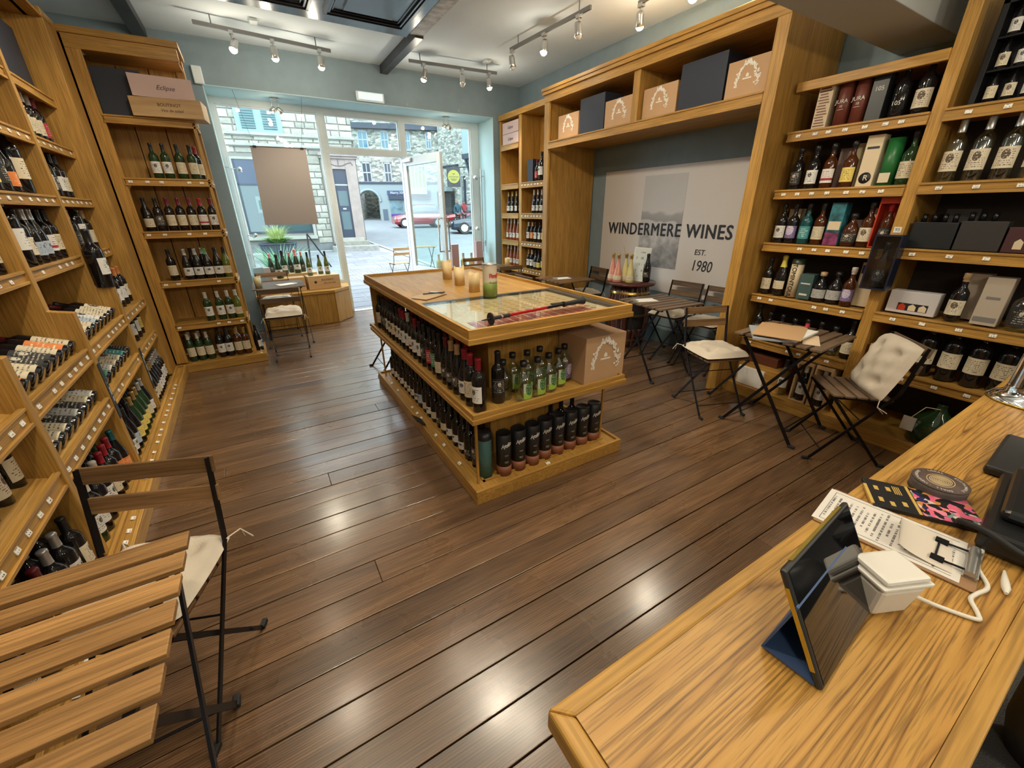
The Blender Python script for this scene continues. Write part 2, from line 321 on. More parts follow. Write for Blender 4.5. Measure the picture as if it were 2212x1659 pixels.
# made-up opal pendants behind the viewpoint, added unseen as fill light
pend = P('fill_pendant_opal', (.9, .85, .75), .5, emit=(1, .82, .58), es=6)
for i, (x, y_) in enumerate(((-.6, -1.0), (1.0, -1.2), (2.8, -1.0))):
    t = thing('fill_pendant', ['added unseen opal fill pendant behind the counter at left', 'added unseen opal fill pendant behind the middle of the counter', 'added unseen opal fill pendant behind the counter at right'][i], 'pendant lamp', (x, y_, 2.5), group='added fill pendants behind the counter')
    MB().lathe([(0, -.12), (.08, -.1), (.12, -.02), (.11, .06), (.04, .11), (0, .12)], 16).build('shade', pend, t); MB().tube([(0, 0, .1), (0, 0, 1.02)], .004, 6).build('cord', blackmetal, t)
    lamp('fill_pendant_light', 'POINT', (x, y_, 2.33), 33, WARM, size=.12)
# ---------------------------------------------------------------- shopfront
glass = glassy('window_glass', (.93, .98, .97), .3)
GY = 7.56
def win(name, x0, x1, z0, z1, fw_=(.0, .0, .0, .0)):
    r = thing(name, None, None, ((x0+x1)/2, GY, z0)); tag(r, kind='structure'); h = (x1-x0)/2; H_ = z1-z0
    l, rr, b, t = fw_
    f = MB(); f.box(-h-l, -.04, -b, -h, .05, H_+t); f.box(h, -.04, -b, h+rr, .05, H_+t); f.box(-h, -.04, -b, h, .05, 0); f.box(-h, -.04, H_, h, .05, H_+t)
    for a, b_, c, d in ((-h, 0, -h+.018, H_), (h-.018, 0, h, H_), (-h+.018, 0, h-.018, .018), (-h+.018, H_-.018, h-.018, H_)): f.box(a, -.015, b_, c, .02, d)
    f.build('window_frame', whitepaint, r)
    MB().box(-h+.01, 0, .01, h-.01, .006, H_-.01).build('pane', glass, r); return r
win('window_1', -.085, 1.163, .56, 2.966, (.065, .049, .56, .084))
win('window_2', 2.475, 3.668, .56, 2.966, (.045, .162, .56, .084))
win('window_3', 1.26, 2.382, 2.535, 2.966, (.048, .048, .085, .084))
tm = MB(); tm.box(1.212, 7.52, 0, 1.26, 7.61, 2.45); tm.box(2.382, 7.52, 0, 2.43, 7.61, 2.45); tm.box(1.212, 7.52, -.02, 2.43, 7.62, .012)
struct('trim_2', tm, whitepaint, bevel=.004)
# open glazed door, hinged at the right post and swung into the shop
dr = thing('door_1', None, None, (2.385, 7.50, 0), math.atan2(-1.07, .236)); tag(dr, kind='structure')
f = MB(); W_ = 1.09
f.box(0, 0, .015, .11, .045, 2.44); f.box(W_-.11, 0, .015, W_, .045, 2.44); f.box(.11, 0, 2.31, W_-.11, .045, 2.44); f.box(.11, 0, .015, W_-.11, .045, .72)
f.build('door_leaf', whitepaint, dr, bevel=.004)
MB().box(.105, .018, .71, W_-.105, .024, 2.32).build('pane', glass, dr)
for s in (-1, 1):
    yy = -.075 if s < 0 else .12
    m = MB(); m.tube([(W_-.055, 0.0 if s < 0 else .045, 1.02), (W_-.055, yy, 1.02), (W_-.055, yy, 1.05)], .011, 8); m.tube([(W_-.055, 0.0 if s < 0 else .045, 1.52), (W_-.055, yy, 1.52), (W_-.055, yy, 1.05)], .011, 8)
    m.build('pull_handle', steel, dr)
MB().box(.38, -.006, .32, .66, 0, .42).build('letter_plate', steel, dr, bevel=.003)
MB().tube([(W_-.05, -.004, 1.86), (W_-.05, .049, 1.86)], .02, 12).build('lock', steel, dr)
MB().box(.05, -.04, 2.36, .3, 0, 2.42).build('door_closer', steel, dr, bevel=.01)
# emergency light
el = thing('emergency_light', 'ribbed white emergency light on front wall above the shop window', 'emergency light', (1.835, YF, 3.12))
MB().box(-.195, -.03, -.06, .195, 0, .06).build('housing', whitepaint, el, bevel=.01)
m = MB().box(-.165, -.055, -.042, .165, -.03, .042)
for i in range(18): m.box(-.16+i*.0185, -.062, -.042, -.152+i*.0185, -.055, .042)
m.build('ribbed_cover', P('ribbed_glass', (.8, .9, .88), .15, emit=(.75, .95, 1), es=.3), el)
bx = MB().box(-.05, -.05, -.09, .05, 0, .09).build('junction_box', whitepaint, loc=(-.17, YF, 3.13), bevel=.01)
tag(bx, 'white junction box on front wall above the tall corner rack', 'junction box')
# lintel spots and reveal lamps
for i, x in enumerate((.62, 3.1)):
    t = thing('ceiling_spot', ['twin steel spotlight under the lintel of the left shop window', 'twin steel spotlight under the lintel of the right shop window'][i], 'spotlight', (x, 7.25, 3.043), group='lintel spotlights')
    MB().lathe([(0, 0), (.055, 0), (.055, -.02), (0, -.022)], 18).build('base', steel, t)
    MB().tube([(-.03, 0, -.02), (-.045, 0, -.09), (0, 0, -.14), (.045, 0, -.09), (.03, 0, -.02)], .006, 6).build('yoke', steel, t)
    for s in (-1, 1):
        hd = MB(); hd.M = Matrix.Translation((.045*s, -.02, -.15)) @ Euler((.5, s*-.7, 0)).to_matrix().to_4x4(); hd.lathe([(0, .05), (.025, .045), (.034, 0), (.036, -.02)], 12); h = hd.build('lamp_head', steel, t)
        bb = MB(); bb.M = hd.M; bb.lathe([(0, -.03), (.02, -.026), (.034, -.015)], 10); bb.build('bulb', bulbm if s < 0 or i else deadm, h)
    lamp('lintel_lamp', 'POINT', (x-.05, 7.2, 2.84), 1.2, WARM, size=.03)
for i, (x, s) in enumerate(((3.77, -1), (-.09, 1))):
    t = thing('wall_lamp', ['tall steel rod lamp with two lit spots on the right window reveal', 'tall white rod lamp with two spots on the left window reveal'][i], 'wall lamp', (x, 7.36, .9), group='rod lamps on the window reveals')
    MB().tube([(0, 0, 0), (0, 0, 1.42)], .014 if i == 0 else .008, 8).build('rod', steel if i == 0 else whitepaint, t)
    MB().box(-s*.053-.004, -.02, .1, -s*.053+.05*0+.004, .02, .2).tube([(0, 0, .15), (-s*.053, 0, .15)], .006, 6).tube([(0, 0, 1.3), (-s*.053, 0, 1.3)], .006, 6).build('bracket', steel, t)
    for z, lit in ((1.28, 1), (.42, i == 0)):
        m = MB(); m.tube([(0, 0, z), (s*.07, 0, z)], .005, 6); m.M = Matrix.Translation((s*.11, 0, z-.005)) @ Euler((0, s*-2.1, 0)).to_matrix().to_4x4()
        m.lathe([(0, .04), (.018, .04), (.026, -.02), (.024, -.022)], 12); h = m.build('lamp_head', steel, t)
        b = MB(); b.M = m.M; b.lathe([(0, -.035), (.015, -.03), (.023, -.018)], 10); b.build('bulb', bulbm if lit else deadm, h)
# hanging poster seen from behind
po = thing('hanging_poster', 'grey-brown back of a large poster hanging on wires in left window', 'poster', (.55, 7.15, 2.44))
MB().add([(-.338, 0, 0), (.338, 0, .01), (.33, .004, -.985), (-.375, .004, -.98), (-.338, .002, 0), (.338, .002, .01), (.33, .006, -.985), (-.375, .006, -.98)],
         [(0, 3, 2, 1), (4, 5, 6, 7), (0, 1, 5, 4), (1, 2, 6, 5), (2, 3, 7, 6), (3, 0, 4, 7)]).build('sheet', P('poster_back_card', (.34, .30, .285), .8), po)
MB().tube([(-.345, 0, .004), (.345, 0, .014)], .006, 6).build('hanging_rail', P('brown_rail', (.12, .07, .06), .5), po)
MB().box(-.31, -.01, -.01, -.27, .01, .015).box(.27, -.01, 0, .31, .01, .02).build('clip', blackmetal, po)
MB().tube([(-.29, 0, .01), (-.40, -.12, .606)], .0015, 4).tube([(.29, 0, .01), (.39, -.12, .606)], .0015, 4).build('wire', blackmetal, po)
for i, (x, z) in enumerate(((2.36, 3.06), (3.2, 3.06))):
    o = MB().tube([(0, -.01, 0), (0, -.03, -.01), (0, -.03, .02)], .003, 5).build('cup_hook', whitepaint, loc=(x, YF, z+.02)); tag(o, ['small white hook in the wall above the open door', 'small white hook in the wall above the right window'][i], 'hook', 'lintel hooks')
# ================================================================ BOTTLES
K = 1.05
PROF = {
 'b': ([(0, .0), (.034, 0), (.0375, .005), (.0375, .185), (.036, .198), (.028, .213), (.017, .226), (.0148, .24), (.0142, .283), (.016, .286), (.016, .296), (.0125, .30), (0, .30)], .236, (.055, .15)),
 'u': ([(0, 0), (.037, 0), (.0408, .005), (.0408, .135), (.038, .162), (.029, .195), (.0195, .225), (.0148, .25), (.0142, .283), (.016, .286), (.016, .296), (.0125, .30), (0, .30)], .24, (.045, .12)),
 'h': ([(0, 0), (.033, 0), (.0365, .005), (.0365, .125), (.0335, .165), (.025, .215), (.018, .255), (.0138, .285), (.013, .325), (.015, .328), (.015, .338), (0, .34)], .27, (.045, .12)),
 'c': ([(0, 0), (.04, 0), (.0445, .006), (.0445, .13), (.041, .165), (.031, .2), (.021, .232), (.0165, .26), (.0165, .285), (.0185, .29), (.0185, .305), (.012, .313), (0, .314)], .222, (.05, .115)),
 'p': ([(0, 0), (.035, 0), (.0385, .005), (.0385, .165), (.0365, .182), (.024, .2), (.0165, .21), (.019, .225), (.0178, .24), (.0148, .255), (.0148, .28), (.0165, .283), (.0165, .292), (0, .294)], .25, (.035, .09)),
 's': ([(0, 0), (.036, 0), (.0395, .005), (.0395, .155), (.037, .172), (.025, .19), (.016, .205), (.0148, .225), (.0142, .25), (.018, .252), (.018, .283), (.015, .286), (0, .286)], .235, (.035, .125)),
 'q': ([(0, 0), (.042, 0), (.047, .006), (.047, .10), (.042, .125), (.025, .15), (.016, .165), (.0155, .185), (.021, .188), (.021, .215), (0, .218)], .187, (.025, .09)),
 'g': ([(0, 0), (.045, 0), (.050, .006), (.050, .120), (.046, .138), (.027, .16), (.0165, .172), (.0155, .20), (.0185, .202), (.0185, .232), (0, .235)], .201, (.02, .115)),
 'f': ([(0, 0), (.05, 0), (.055, .006), (.05, .06), (.036, .14), (.022, .2), (.0165, .24), (.016, .29), (.019, .293), (.018, .31), (0, .315)], .262, (.03, .075)),
 'n': ([(0, 0), (.014, 0), (.0155, .002), (.0155, .05), (.012, .062), (.006, .075), (.006, .09), (0, .092)], .07, (.01, .05)),
}
PROF['m'] = ([(r*1.42, z*1.3) for r, z in PROF['b'][0]], PROF['b'][1]*1.3, (.09, .2))
PROF['l'] = (PROF['b'][0], .236, (.018, .15))
_bm = {}
def bmesh_of(kind):
    if kind in _bm: return _bm[kind]
    prof, cap, (l0, l1) = PROF[kind]; prof = [(r*K, z*K) for r, z in prof]; cap *= K; l0 *= K; l1 *= K
    def rad(z):
        for (r0_, z0), (r1_, z1) in zip(prof, prof[1:]):
            if z0 <= z <= z1 and z1 > z0: return r0_+(r1_-r0_)*(z-z0)/(z1-z0)
        return prof[-1][0]
    n = 8 if kind == 'n' else 20
    g = MB().lathe(prof, n).mesh('bottle_glass')
    cp_ = [(rad(cap)+.0012, cap)]+[(r+.0012, z) for r, z in prof if z > cap and r > 0]+[(0, prof[-1][1]+.0012)]
    c = MB().lathe(cp_, n).mesh('capsule')
    m = MB(); ha = math.radians({'c': 66, 'g': 42, 'l': 84}.get(kind, 72)); seg = 10; vs = []; fs = []
    zs = [l0, l1] if kind != 'f' else [l0, (l0+l1)/2, l1]
    for z in zs:
        for k in range(seg+1):
            a = -PI/2-ha+2*ha*k/seg; r = rad(z)+.0009; vs.append((r*math.cos(a), r*math.sin(a), z))
    for j in range(len(zs)-1):
        for k in range(seg): i = j*(seg+1)+k; fs.append((i, i+1, i+seg+2, i+seg+1))
    m.add(vs, fs, True); l = m.mesh('paper_label'); uvl = l.uv_layers.new(name='UVMap')
    for p in l.polygons:
        for li in p.loop_indices:
            vi = l.loops[li].vertex_index; uvl.data[li].uv = ((vi % (seg+1))/seg, (vi//(seg+1))/(len(zs)-1))
    _bm[kind] = (g, c, l); return _bm[kind]
GL = {'d': ('dark', P('dark_bottle_glass', (.010, .009, .010), .06, spec=.6)), 'g': ('green', P('green_bottle_glass', (.018, .045, .016), .06, spec=.6)),
      'l': ('olive', P('olive_bottle_glass', (.10, .13, .02), .06, spec=.6)), 'a': ('amber', P('amber_whisky', (.065, .018, .005), .07, spec=.6)),
      'c': ('clear', glassy('clear_bottle_glass', (.90, .97, .92), 4.5, .08)), 'r': ('pink', P('rose_wine', (.62, .27, .20), .08, spec=.7)),
      'y': ('pale gold', P('straw_wine', (.62, .55, .25), .08, spec=.7)), 'v': ('red-brown', P('brown_red_wine', (.30, .085, .03), .08, spec=.6)),
      'i': ('pink', P('pink_spirit', (.75, .08, .12), .1, spec=.7)), 'n': ('navy', P('navy_bottle', (.012, .02, .08), .12, spec=.6)), 'u': ('purple', P('purple_bottle', (.12, .06, .16), .15)),
      't': ('teal', P('teal_bottle', (.01, .07, .08), .12))}
cream = (.66, .58, .42); inkd = (.06, .045, .035)
LB = {'c': ('cream', printed('label_cream', cream, inkd)), 'w': ('white', printed('label_white', (.74, .73, .70), (.05, .05, .06), rows=8, emblem=.13)),
      'e': ('cream crested', printed('label_crest', (.70, .63, .48), (.12, .04, .03), rows=10, emblem=.17, eink=(.10, .07, .05))),
      'o': ('orange', printed('label_orange', (.72, .22, .05), (.8, .7, .5), rows=7)), 'k': ('black', printed('label_black', (.02, .02, .02), (.6, .55, .45), rows=9, emblem=.1)),
      'r': ('red', printed('label_red', (.42, .03, .04), (.8, .75, .65), rows=7)), 'g': ('green', printed('label_green', (.05, .22, .13), (.7, .7, .55), rows=7)),
      'y': ('yellow', printed('label_yellow', (.78, .62, .16), inkd, rows=8)), 't': ('teal', printed('label_teal', (.06, .30, .32), (.7, .75, .7), rows=7)),
      'b': ('pale blue', printed('label_blue', (.42, .50, .60), (.08, .1, .2), rows=8, emblem=.12)), 's': ('grey', printed('label_grey', (.45, .45, .44), (.08, .08, .08), rows=8)),
      'm': ('white and red', printed('label_bands', (.74, .72, .68), (.3, .03, .05), rows=8, band=(.18, .34, (.35, .02, .04)))),
      'j': ('white and orange', printed('label_slash', (.70, .66, .60), inkd, rows=6, band=(0, .3, (.75, .2, .04)))),
      'z': ('lime', printed('label_lime', (.50, .56, .42), (.10, .22, .04), rows=6, emblem=.33, eink=(.03, .14, .03), band=(0, .40, (.36, .52, .08)))), 'v': ('violet', printed('label_violet', (.18, .13, .30), (.6, .55, .7), rows=6, emblem=.3))}
CP = {'k': ('black', (.012, .012, .014)), 'r': ('red', (.30, .012, .025)), 'w': ('white', (.62, .58, .52)), 'g': ('gold', (.45, .30, .10)), 's': ('silver', (.50, .50, .50)),
      'p': ('pink', (.72, .25, .26)), 'o': ('orange', (.55, .20, .06)), 'e': ('green', (.12, .30, .08)), 't': ('teal', (.03, .18, .22)), 'c': ('cork', (.50, .33, .17)), 'n': ('navy', (.02, .03, .10)), 'm': ('maroon', (.13, .01, .02)), 'y': ('yellow', (.7, .62, .1))}
for k_ in CP: CP[k_] = (CP[k_][0], P('capsule_'+CP[k_][0], CP[k_][1], .35 if k_ not in 'gs' else .28, .6 if k_ in 'gst' else 0, noise=.05))
KN = {'b': 'wine bottle', 'l': 'wine bottle', 'u': 'sloping bottle', 'h': 'slim bottle', 'c': 'sparkling bottle', 'p': 'port bottle', 's': 'spirit bottle', 'q': 'squat spirit bottle', 'g': 'gin bottle', 'f': 'flared sparkling bottle', 'n': 'miniature bottle', 'm': 'magnum bottle'}
NM = {'b': 'wine_bottle', 'l': 'wine_bottle', 'u': 'wine_bottle', 'h': 'wine_bottle', 'c': 'sparkling_wine_bottle', 'p': 'port_bottle', 's': 'spirit_bottle', 'q': 'spirit_bottle', 'g': 'gin_bottle', 'f': 'sparkling_wine_bottle', 'n': 'miniature_bottle', 'm': 'magnum_bottle'}
ORD = 'first second third fourth fifth sixth seventh eighth ninth tenth eleventh twelfth thirteenth fourteenth fifteenth sixteenth seventeenth eighteenth nineteenth twentieth'.split()+['twenty-'+x for x in 'first second third fourth fifth sixth'.split()]
SWING = P('wire_foil', (.7, .66, .55), .3, .7)
def bottle(code, M, where, ordn=None, group=None, label=None, shelfroot=None, scale=1):
    kd, gl, lb, cp_ = code; g, c, l = bmesh_of(kd); gname, gm = GL[gl]
    o = obj(NM[kd], g, gm); o.matrix_basis = M @ Matrix.Scale(scale, 4)
    t = CP[cp_][0]+('-foiled ' if kd in 'cf' else '-capped ')+gname+' '+KN[kd]
    if lb != '-': t += ', '+LB[lb][0]+' label'
    if ordn is not None: t += ', '+ORD[ordn]+' from left'
    tag(o, label or (t+' '+where), 'bottle', group)
    if kd != 'n': obj('capsule', c, CP[cp_][1], o)
    if lb != '-': obj('paper_label', l, LB[lb][1], o)
    return o
def wm(root): return root.matrix_basis.copy()
def RM(x, y, z, rot=0): return Matrix.Translation((x, y, z)) @ Matrix.Rotation(rot, 4, 'Z')
def mloc(root, x, y, z, rot=0, lie=None):
    M = Matrix.LocRotScale(root.location, root.rotation_euler, None) @ RM(x, y, z, rot)
    if lie is not None: M = M @ Matrix.Rotation(-(PI/2-lie), 4, 'X')
    return M
def row(root, codes, x0, x1, y, z, where, group, lie=None, jit=.004, rot=0, start=0, scale=1):
    n = len(codes)
    for i, c in enumerate(codes):
        if c == '': continue
        x = x0+(x1-x0)*(i/(n-1) if n > 1 else .5)
        bottle(c, mloc(root, x+rnd.uniform(-jit, jit), y+rnd.uniform(-jit, jit), z, rot+(rnd.uniform(-.25, .25) if lie is None else 0), lie), where, start+sum(1 for q in codes[:i] if q), group, scale=scale)
# ================================================================ OAK SHELVING
tick = B(-.0155, -.0015, -.010, .0155, .0015, .010).mesh('price_ticket'); uvl = tick.uv_layers.new(name='UVMap')
for p in tick.polygons:
    for li in p.loop_indices:
        v = tick.vertices[tick.loops[li].vertex_index].co; uvl.data[li].uv = (v.x/.031+.5, v.z/.020+.5)
def tickets(root, xs, y, z, tilt=.25, rot=0):
    for x in xs:
        obj('price_ticket', tick, ticketm, root, (x+rnd.uniform(-.014, .014), y, z), (-tilt, rnd.uniform(-.05, .05), rot))
def lip_shelf(root, x0, x1, yf, yb, z, h=.068, name='shelf', th=.022, slope=0):
    """board with a grooved front lip whose top edge stands at z+.008"""
    m = MB()
    if slope:
        m.add([(x0, yf, z-th), (x1, yf, z-th), (x1, yb, z-th+slope), (x0, yb, z-th+slope), (x0, yf, z), (x1, yf, z), (x1, yb, z+slope), (x0, yb, z+slope)], [(0, 3, 2, 1), (4, 5, 6, 7), (0, 1, 5, 4), (1, 2, 6, 5), (2, 3, 7, 6), (3, 0, 4, 7)])
    else: m.box(x0, yf, z-th, x1, yb, z)
    s = m.build(name, oakx, root, bevel=.002)
    l = MB(); zt = z+.010 if not slope else z+.028
    l.box(x0, yf-.012, zt-h+.014, x1, yf, zt-.014); l.box(x0, yf-.02, zt-.014, x1, yf+.004, zt); l.box(x0, yf-.022, zt-h, x1, yf, zt-h+.016)
    l.build('shelf_lip', oakx, s, bevel=.002); return zt-h/2
def backboards(root, x0, x1, y, z0, z1, n):
    MB().box(x0, y+.004, z0, x1, y+.012, z1).build('back_panel', P('back_gap', (.01, .007, .005), .9) if 'back_gap' not in D.materials else D.materials['back_gap'], root)
    wd = (x1-x0)/n
    for i in range(n): MB().box(x0+i*wd+.004, y-.008, z0, x0+(i+1)*wd-.004, y+.004, z1).build('back_board', oakz, root)
# ---- left wall racks
LW = thing('wine_rack', 'long stepped oak wine rack with sloping bins along the left wall', 'wine rack', (-.935, 2.33, 0), PI/2+.029)
def upright(root, x0, x1, stepped=True, ztop=2.98):
    th = x1-x0; poly = [(0, .1), (.56, .1), (.56, ztop), (.10, ztop), (.10, 1.13), (0, 1.11)] if stepped else [(0, .1), (.56, .1), (.56, ztop), (0, ztop)]
    n = len(poly); m = MB(); m.add([(x0, a, b) for a, b in poly]+[(x1, a, b) for a, b in poly], [tuple(range(n)), tuple(range(n, 2*n))[::-1]]+[(i, i+n, (i+1) % n+n, (i+1) % n) for i in range(n)])
    return m.build('upright', oakz, root, bevel=.003)
bays = [(-1.9, -1.0), (-.945, -.055), (0, .865), (.92, 1.885), (1.94, 2.80)]
bays = [(-1.9, -.98), (-.93, -.05), (0, .87), (.92, 1.89), (1.94, 2.80)]
for a, b_ in ((-.98, -.93), (-.05, 0), (.87, .92), (1.89, 1.94)): upright(LW, a, b_)
MB().box(2.80, 0.0, .1, 3.13, .56, 3.05).build('end_panel', oakz, LW, bevel=.003)
MB().box(-1.95, -.0, 2.98, 3.02, .62, 3.0).box(-1.95, .07, 2.98, 3.0, .10, 3.05).build('top_board', oakx, LW, bevel=.004)
m = MB(); m.box(-2.2, -.095, 0, 3.07, .56, .078); m.box(-2.2, -.095, .078, 3.07, -.075, .097); m.box(-2.2, -.02, .078, 3.07, .0, .1); m.build('plinth', oakx, LW, bevel=.003)
backboards(LW, -2.0, 2.8, .44, .08, 2.98, 20)
tickets(LW, [i*.13-.9+rnd.uniform(-.03, .03) for i in range(27)], -.05, .083, 1.25)
TK = []
for bi, (x0, x1) in enumerate(bays):
    if bi == 0: continue
    for z in (1.34, 1.73, 2.10, 2.45):
        zz = lip_shelf(LW, x0, x1, .13, .44, z)
        if z < 2.4: tickets(LW, [x0+(x1-x0)*(i+.5)/7 for i in range(7) if rnd.random() < .85], .128-.012, zz)
    for z in (.875, .565):
        if bi < 4:
            zz = lip_shelf(LW, x0, x1, .025, .44, z, h=.085, slope=.15); tickets(LW, [x0+(x1-x0)*(i+.5)/8 for i in range(8) if rnd.random() < .8], .011, zz)
        else:
            zz = lip_shelf(LW, x0, x1, .025, .44, z); tickets(LW, [x0+(x1-x0)*(i+.5)/5 for i in range(5)], .011, zz)
navy = P('navy_card', (.018, .024, .042), .6, bump=.1); navyg = navy
def carton(name, label, root, x, y, z, w_, d, h, mat, rot=0, group=None, cat='box', bevel=.002):
    t = thing(name, label, cat, (0, 0, 0), 0, group); t.matrix_basis = mloc(root, x, y, z, rot)
    MB().box(-w_/2, -d/2, 0, w_/2, d/2, h).build('carton_body', mat, t, bevel=bevel); return t
for i, (x0, x1) in enumerate(bays[2:5]):
    carton('gift_box', ['large navy gift box, top bay nearest the camera, left rack', 'large navy gift box, middle top bay of the left rack', 'large navy gift box, top bay of the left rack beside the corner'][i], LW, x0+.46, .30, 2.462, .62, .26, .40, navy, group='navy boxes on the left rack')
# sloping bins: bottles lie with their bases at the lip
def binrow(bi, z, codes, where, group, layer2=None):
    x0, x1 = bays[bi]; n = len(codes); sl = math.atan2(.15, .415)
    M0 = Matrix.LocRotScale(LW.location, LW.rotation_euler, None)
    for i, c in enumerate(codes):
        x = x0+.05+(x1-x0-.1)*i/(n-1)
        Mb = M0 @ Matrix.Translation((x, .045, z+.052)) @ Matrix.Rotation(-(PI/2-sl), 4, 'X') @ Matrix.Rotation(rnd.uniform(-.25, .25)-.25, 4, 'Z')
        bottle('l'+c[1:], Mb, where, i, group)
    for i, c in enumerate(layer2 or []):
        x = x0+.10+(x1-x0-.2)*i/(n-1)
        Mb = M0 @ Matrix.Translation((x, .135, z+.160)) @ Matrix.Rotation(-(PI/2-sl), 4, 'X') @ Matrix.Rotation(rnd.uniform(-.25, .25)-.25, 4, 'Z')
        bottle(c, Mb, where+', upper layer', i, group)
binrow(2, .875, ['bdck', 'bdjk', 'bdck', 'bdcr', 'bdkk', 'bdkk', 'bdck', 'bdor', 'bdcm'], 'lying, nearest upper bin', 'bottles lying in the nearest upper bin')
binrow(2, .565, ['bdwk', 'bdck', 'bdck', 'bdck', 'bdkk', 'bdsk', 'bdkk', 'bdck', 'bdwk'], 'lying, nearest lower bin', 'bottles lying in the nearest lower bin')
binrow(3, .875, ['bdck', 'bdyk', 'bdcr', 'bdcg', 'bdbk', 'bdwk', 'bdck', 'bdcm', 'bdek'], 'lying, second upper bin', 'bottles lying in the second upper bin')
binrow(3, .565, ['udyg', 'bdck', 'bdgs', 'bdwk', 'bdcs', 'bdek', 'bdtk', 'bdkk'], 'lying, second lower bin', 'bottles lying in the second lower bin')
# standing rows of the left racks
def std(bi, z, codes, where, group, y=.20, fr=0, to=1, rot=0):
    x0, x1 = bays[bi]; row(LW, codes, x0+.05+(x1-x0-.1)*fr, x0+.05+(x1-x0-.1)*to, y, z+.001, where, group, rot=rot)
std(2, 1.34, ['bdck', 'bdek', 'bdkk', 'bdck', 'bdwk', 'bdek', 'bdck'], 'lowest upright shelf, nearest bay', 'nearest bay, lowest upright shelf', fr=.0)
std(2, 1.73, ['bdck', 'bdwk', 'bdkg', 'bdek', 'bdck', 'bdyk'], 'middle shelf, nearest bay', 'nearest bay, middle shelf')
std(2, 2.10, ['bdek', 'bdcr', 'bdck', 'bdwk', 'bdcg'], 'upper shelf, nearest bay', 'nearest bay, upper shelf')
std(3, 1.34, ['bdws', 'bdcm', 'mdww', 'bdek', 'udbs', 'udbs', 'bdmk', 'bdck'], 'lowest upright shelf, second bay', 'second bay, lowest upright shelf')
std(3, 1.73, ['bdkg', 'bdck', 'bdyk', 'bdkk', 'udok', 'mdck'], 'middle shelf, second bay', 'second bay, middle shelf', fr=.05, to=.8)
std(3, 2.10, ['bdck', 'bdyk', 'bdwk', 'bdcc', 'bdwk', 'bdwk'], 'upper shelf, second bay', 'second bay, upper shelf', to=.7)
std(4, 1.34, ['bdrr', 'bdro', 'bdko', 'mdwr', 'bdse', 'bdcc'], 'lowest upright shelf, third bay', 'third bay, lowest upright shelf', fr=.1)
std(4, 1.73, ['bdws', 'bdcs', 'bdcg', 'bdkk', 'bdwk', 'bdck'], 'middle shelf, third bay', 'third bay, middle shelf', to=.75)
std(4, 2.10, ['bdcw', 'bdcw', 'bdcw', 'bdcw', 'bdcw', 'bdrr'], 'upper shelf, third bay', 'third bay, upper shelf', to=.8)
std(4, .875, ['bdws', 'bdws', 'bdws', 'bdws', 'bdwo', 'bdeo'], 'upper low shelf, third bay', 'third bay, upper low shelf', y=.11)
std(4, .875, ['bdws', 'bdws', 'bdws', 'bdko', 'bdwo'], 'upper low shelf, third bay rear', 'third bay, upper low shelf', y=.21, fr=.05, to=.8)
std(4, .565, ['bdwy', 'bdwg', 'bdws', 'bdwk', 'bdwk', 'bdyk'], 'low shelf, third bay', 'third bay, lower low shelf', y=.11)
std(4, .08, ['uges', 'udws', 'udcg', 'udcg', 'udwg', 'udws', 'udws', 'bdws', 'bdws', 'bdws'], 'front bottom row, third bay', 'third bay bottom row', y=.06)
std(4, .08, ['udcg', 'udcg', 'udws', 'udws', 'udws', 'bdws', 'bdws'], 'second bottom row, third bay', 'third bay bottom row', y=.16, to=.9)
std(3, .08, ['cdwk', 'udwk', 'udbk', 'udyk', 'ugyg', 'ugyg', 'ugyg', 'ugcs', 'udws'], 'front bottom row, second bay', 'second bay bottom row', y=.06)
std(3, .08, ['udck', 'udck', 'udwk', 'udkk', 'udkc', 'udkc', 'udkc', 'udkc', 'udkk'], 'second bottom row, second bay', 'second bay bottom row', y=.155)
std(2, .08, ['bgwk', 'bdww', 'bdww', 'bdww', 'bdcr', 'bdmr', 'bdor', 'udot'], 'front bottom row, nearest bay', 'nearest bay bottom row', y=.06, fr=.1)
std(2, .08, ['bdwk', 'bdwk', 'bdwo', 'bdwo', 'bdco', 'bdcr', 'bdcr', 'bgck'], 'second bottom row, nearest bay', 'nearest bay bottom row', y=.155, fr=.1)
std(1, .08, ['bdck', 'bdcc', 'bdcm', 'bdwm', 'bdws', 'bdws', 'bdek'], 'front bottom row by table', 'bottom row by the slatted table', y=.06, fr=.15)
std(1, .08, ['bdcm', 'bdwm', 'bdws', 'bdws', 'bdkn'], 'second bottom row by table', 'bottom row by the slatted table', y=.155, fr=.3)
std(1, .565, ['bdck', 'bdyk', 'bdek', 'bdjk', 'bdsk', 'bdek', 'bdck'], 'low shelf by slatted table', 'low shelf by the slatted table', y=.13)
std(1, 1.34, ['bdck', 'bdyk', 'bdek', 'bdjk', 'bdek'], 'middle shelf by slatted table', 'middle shelf by the slatted table')
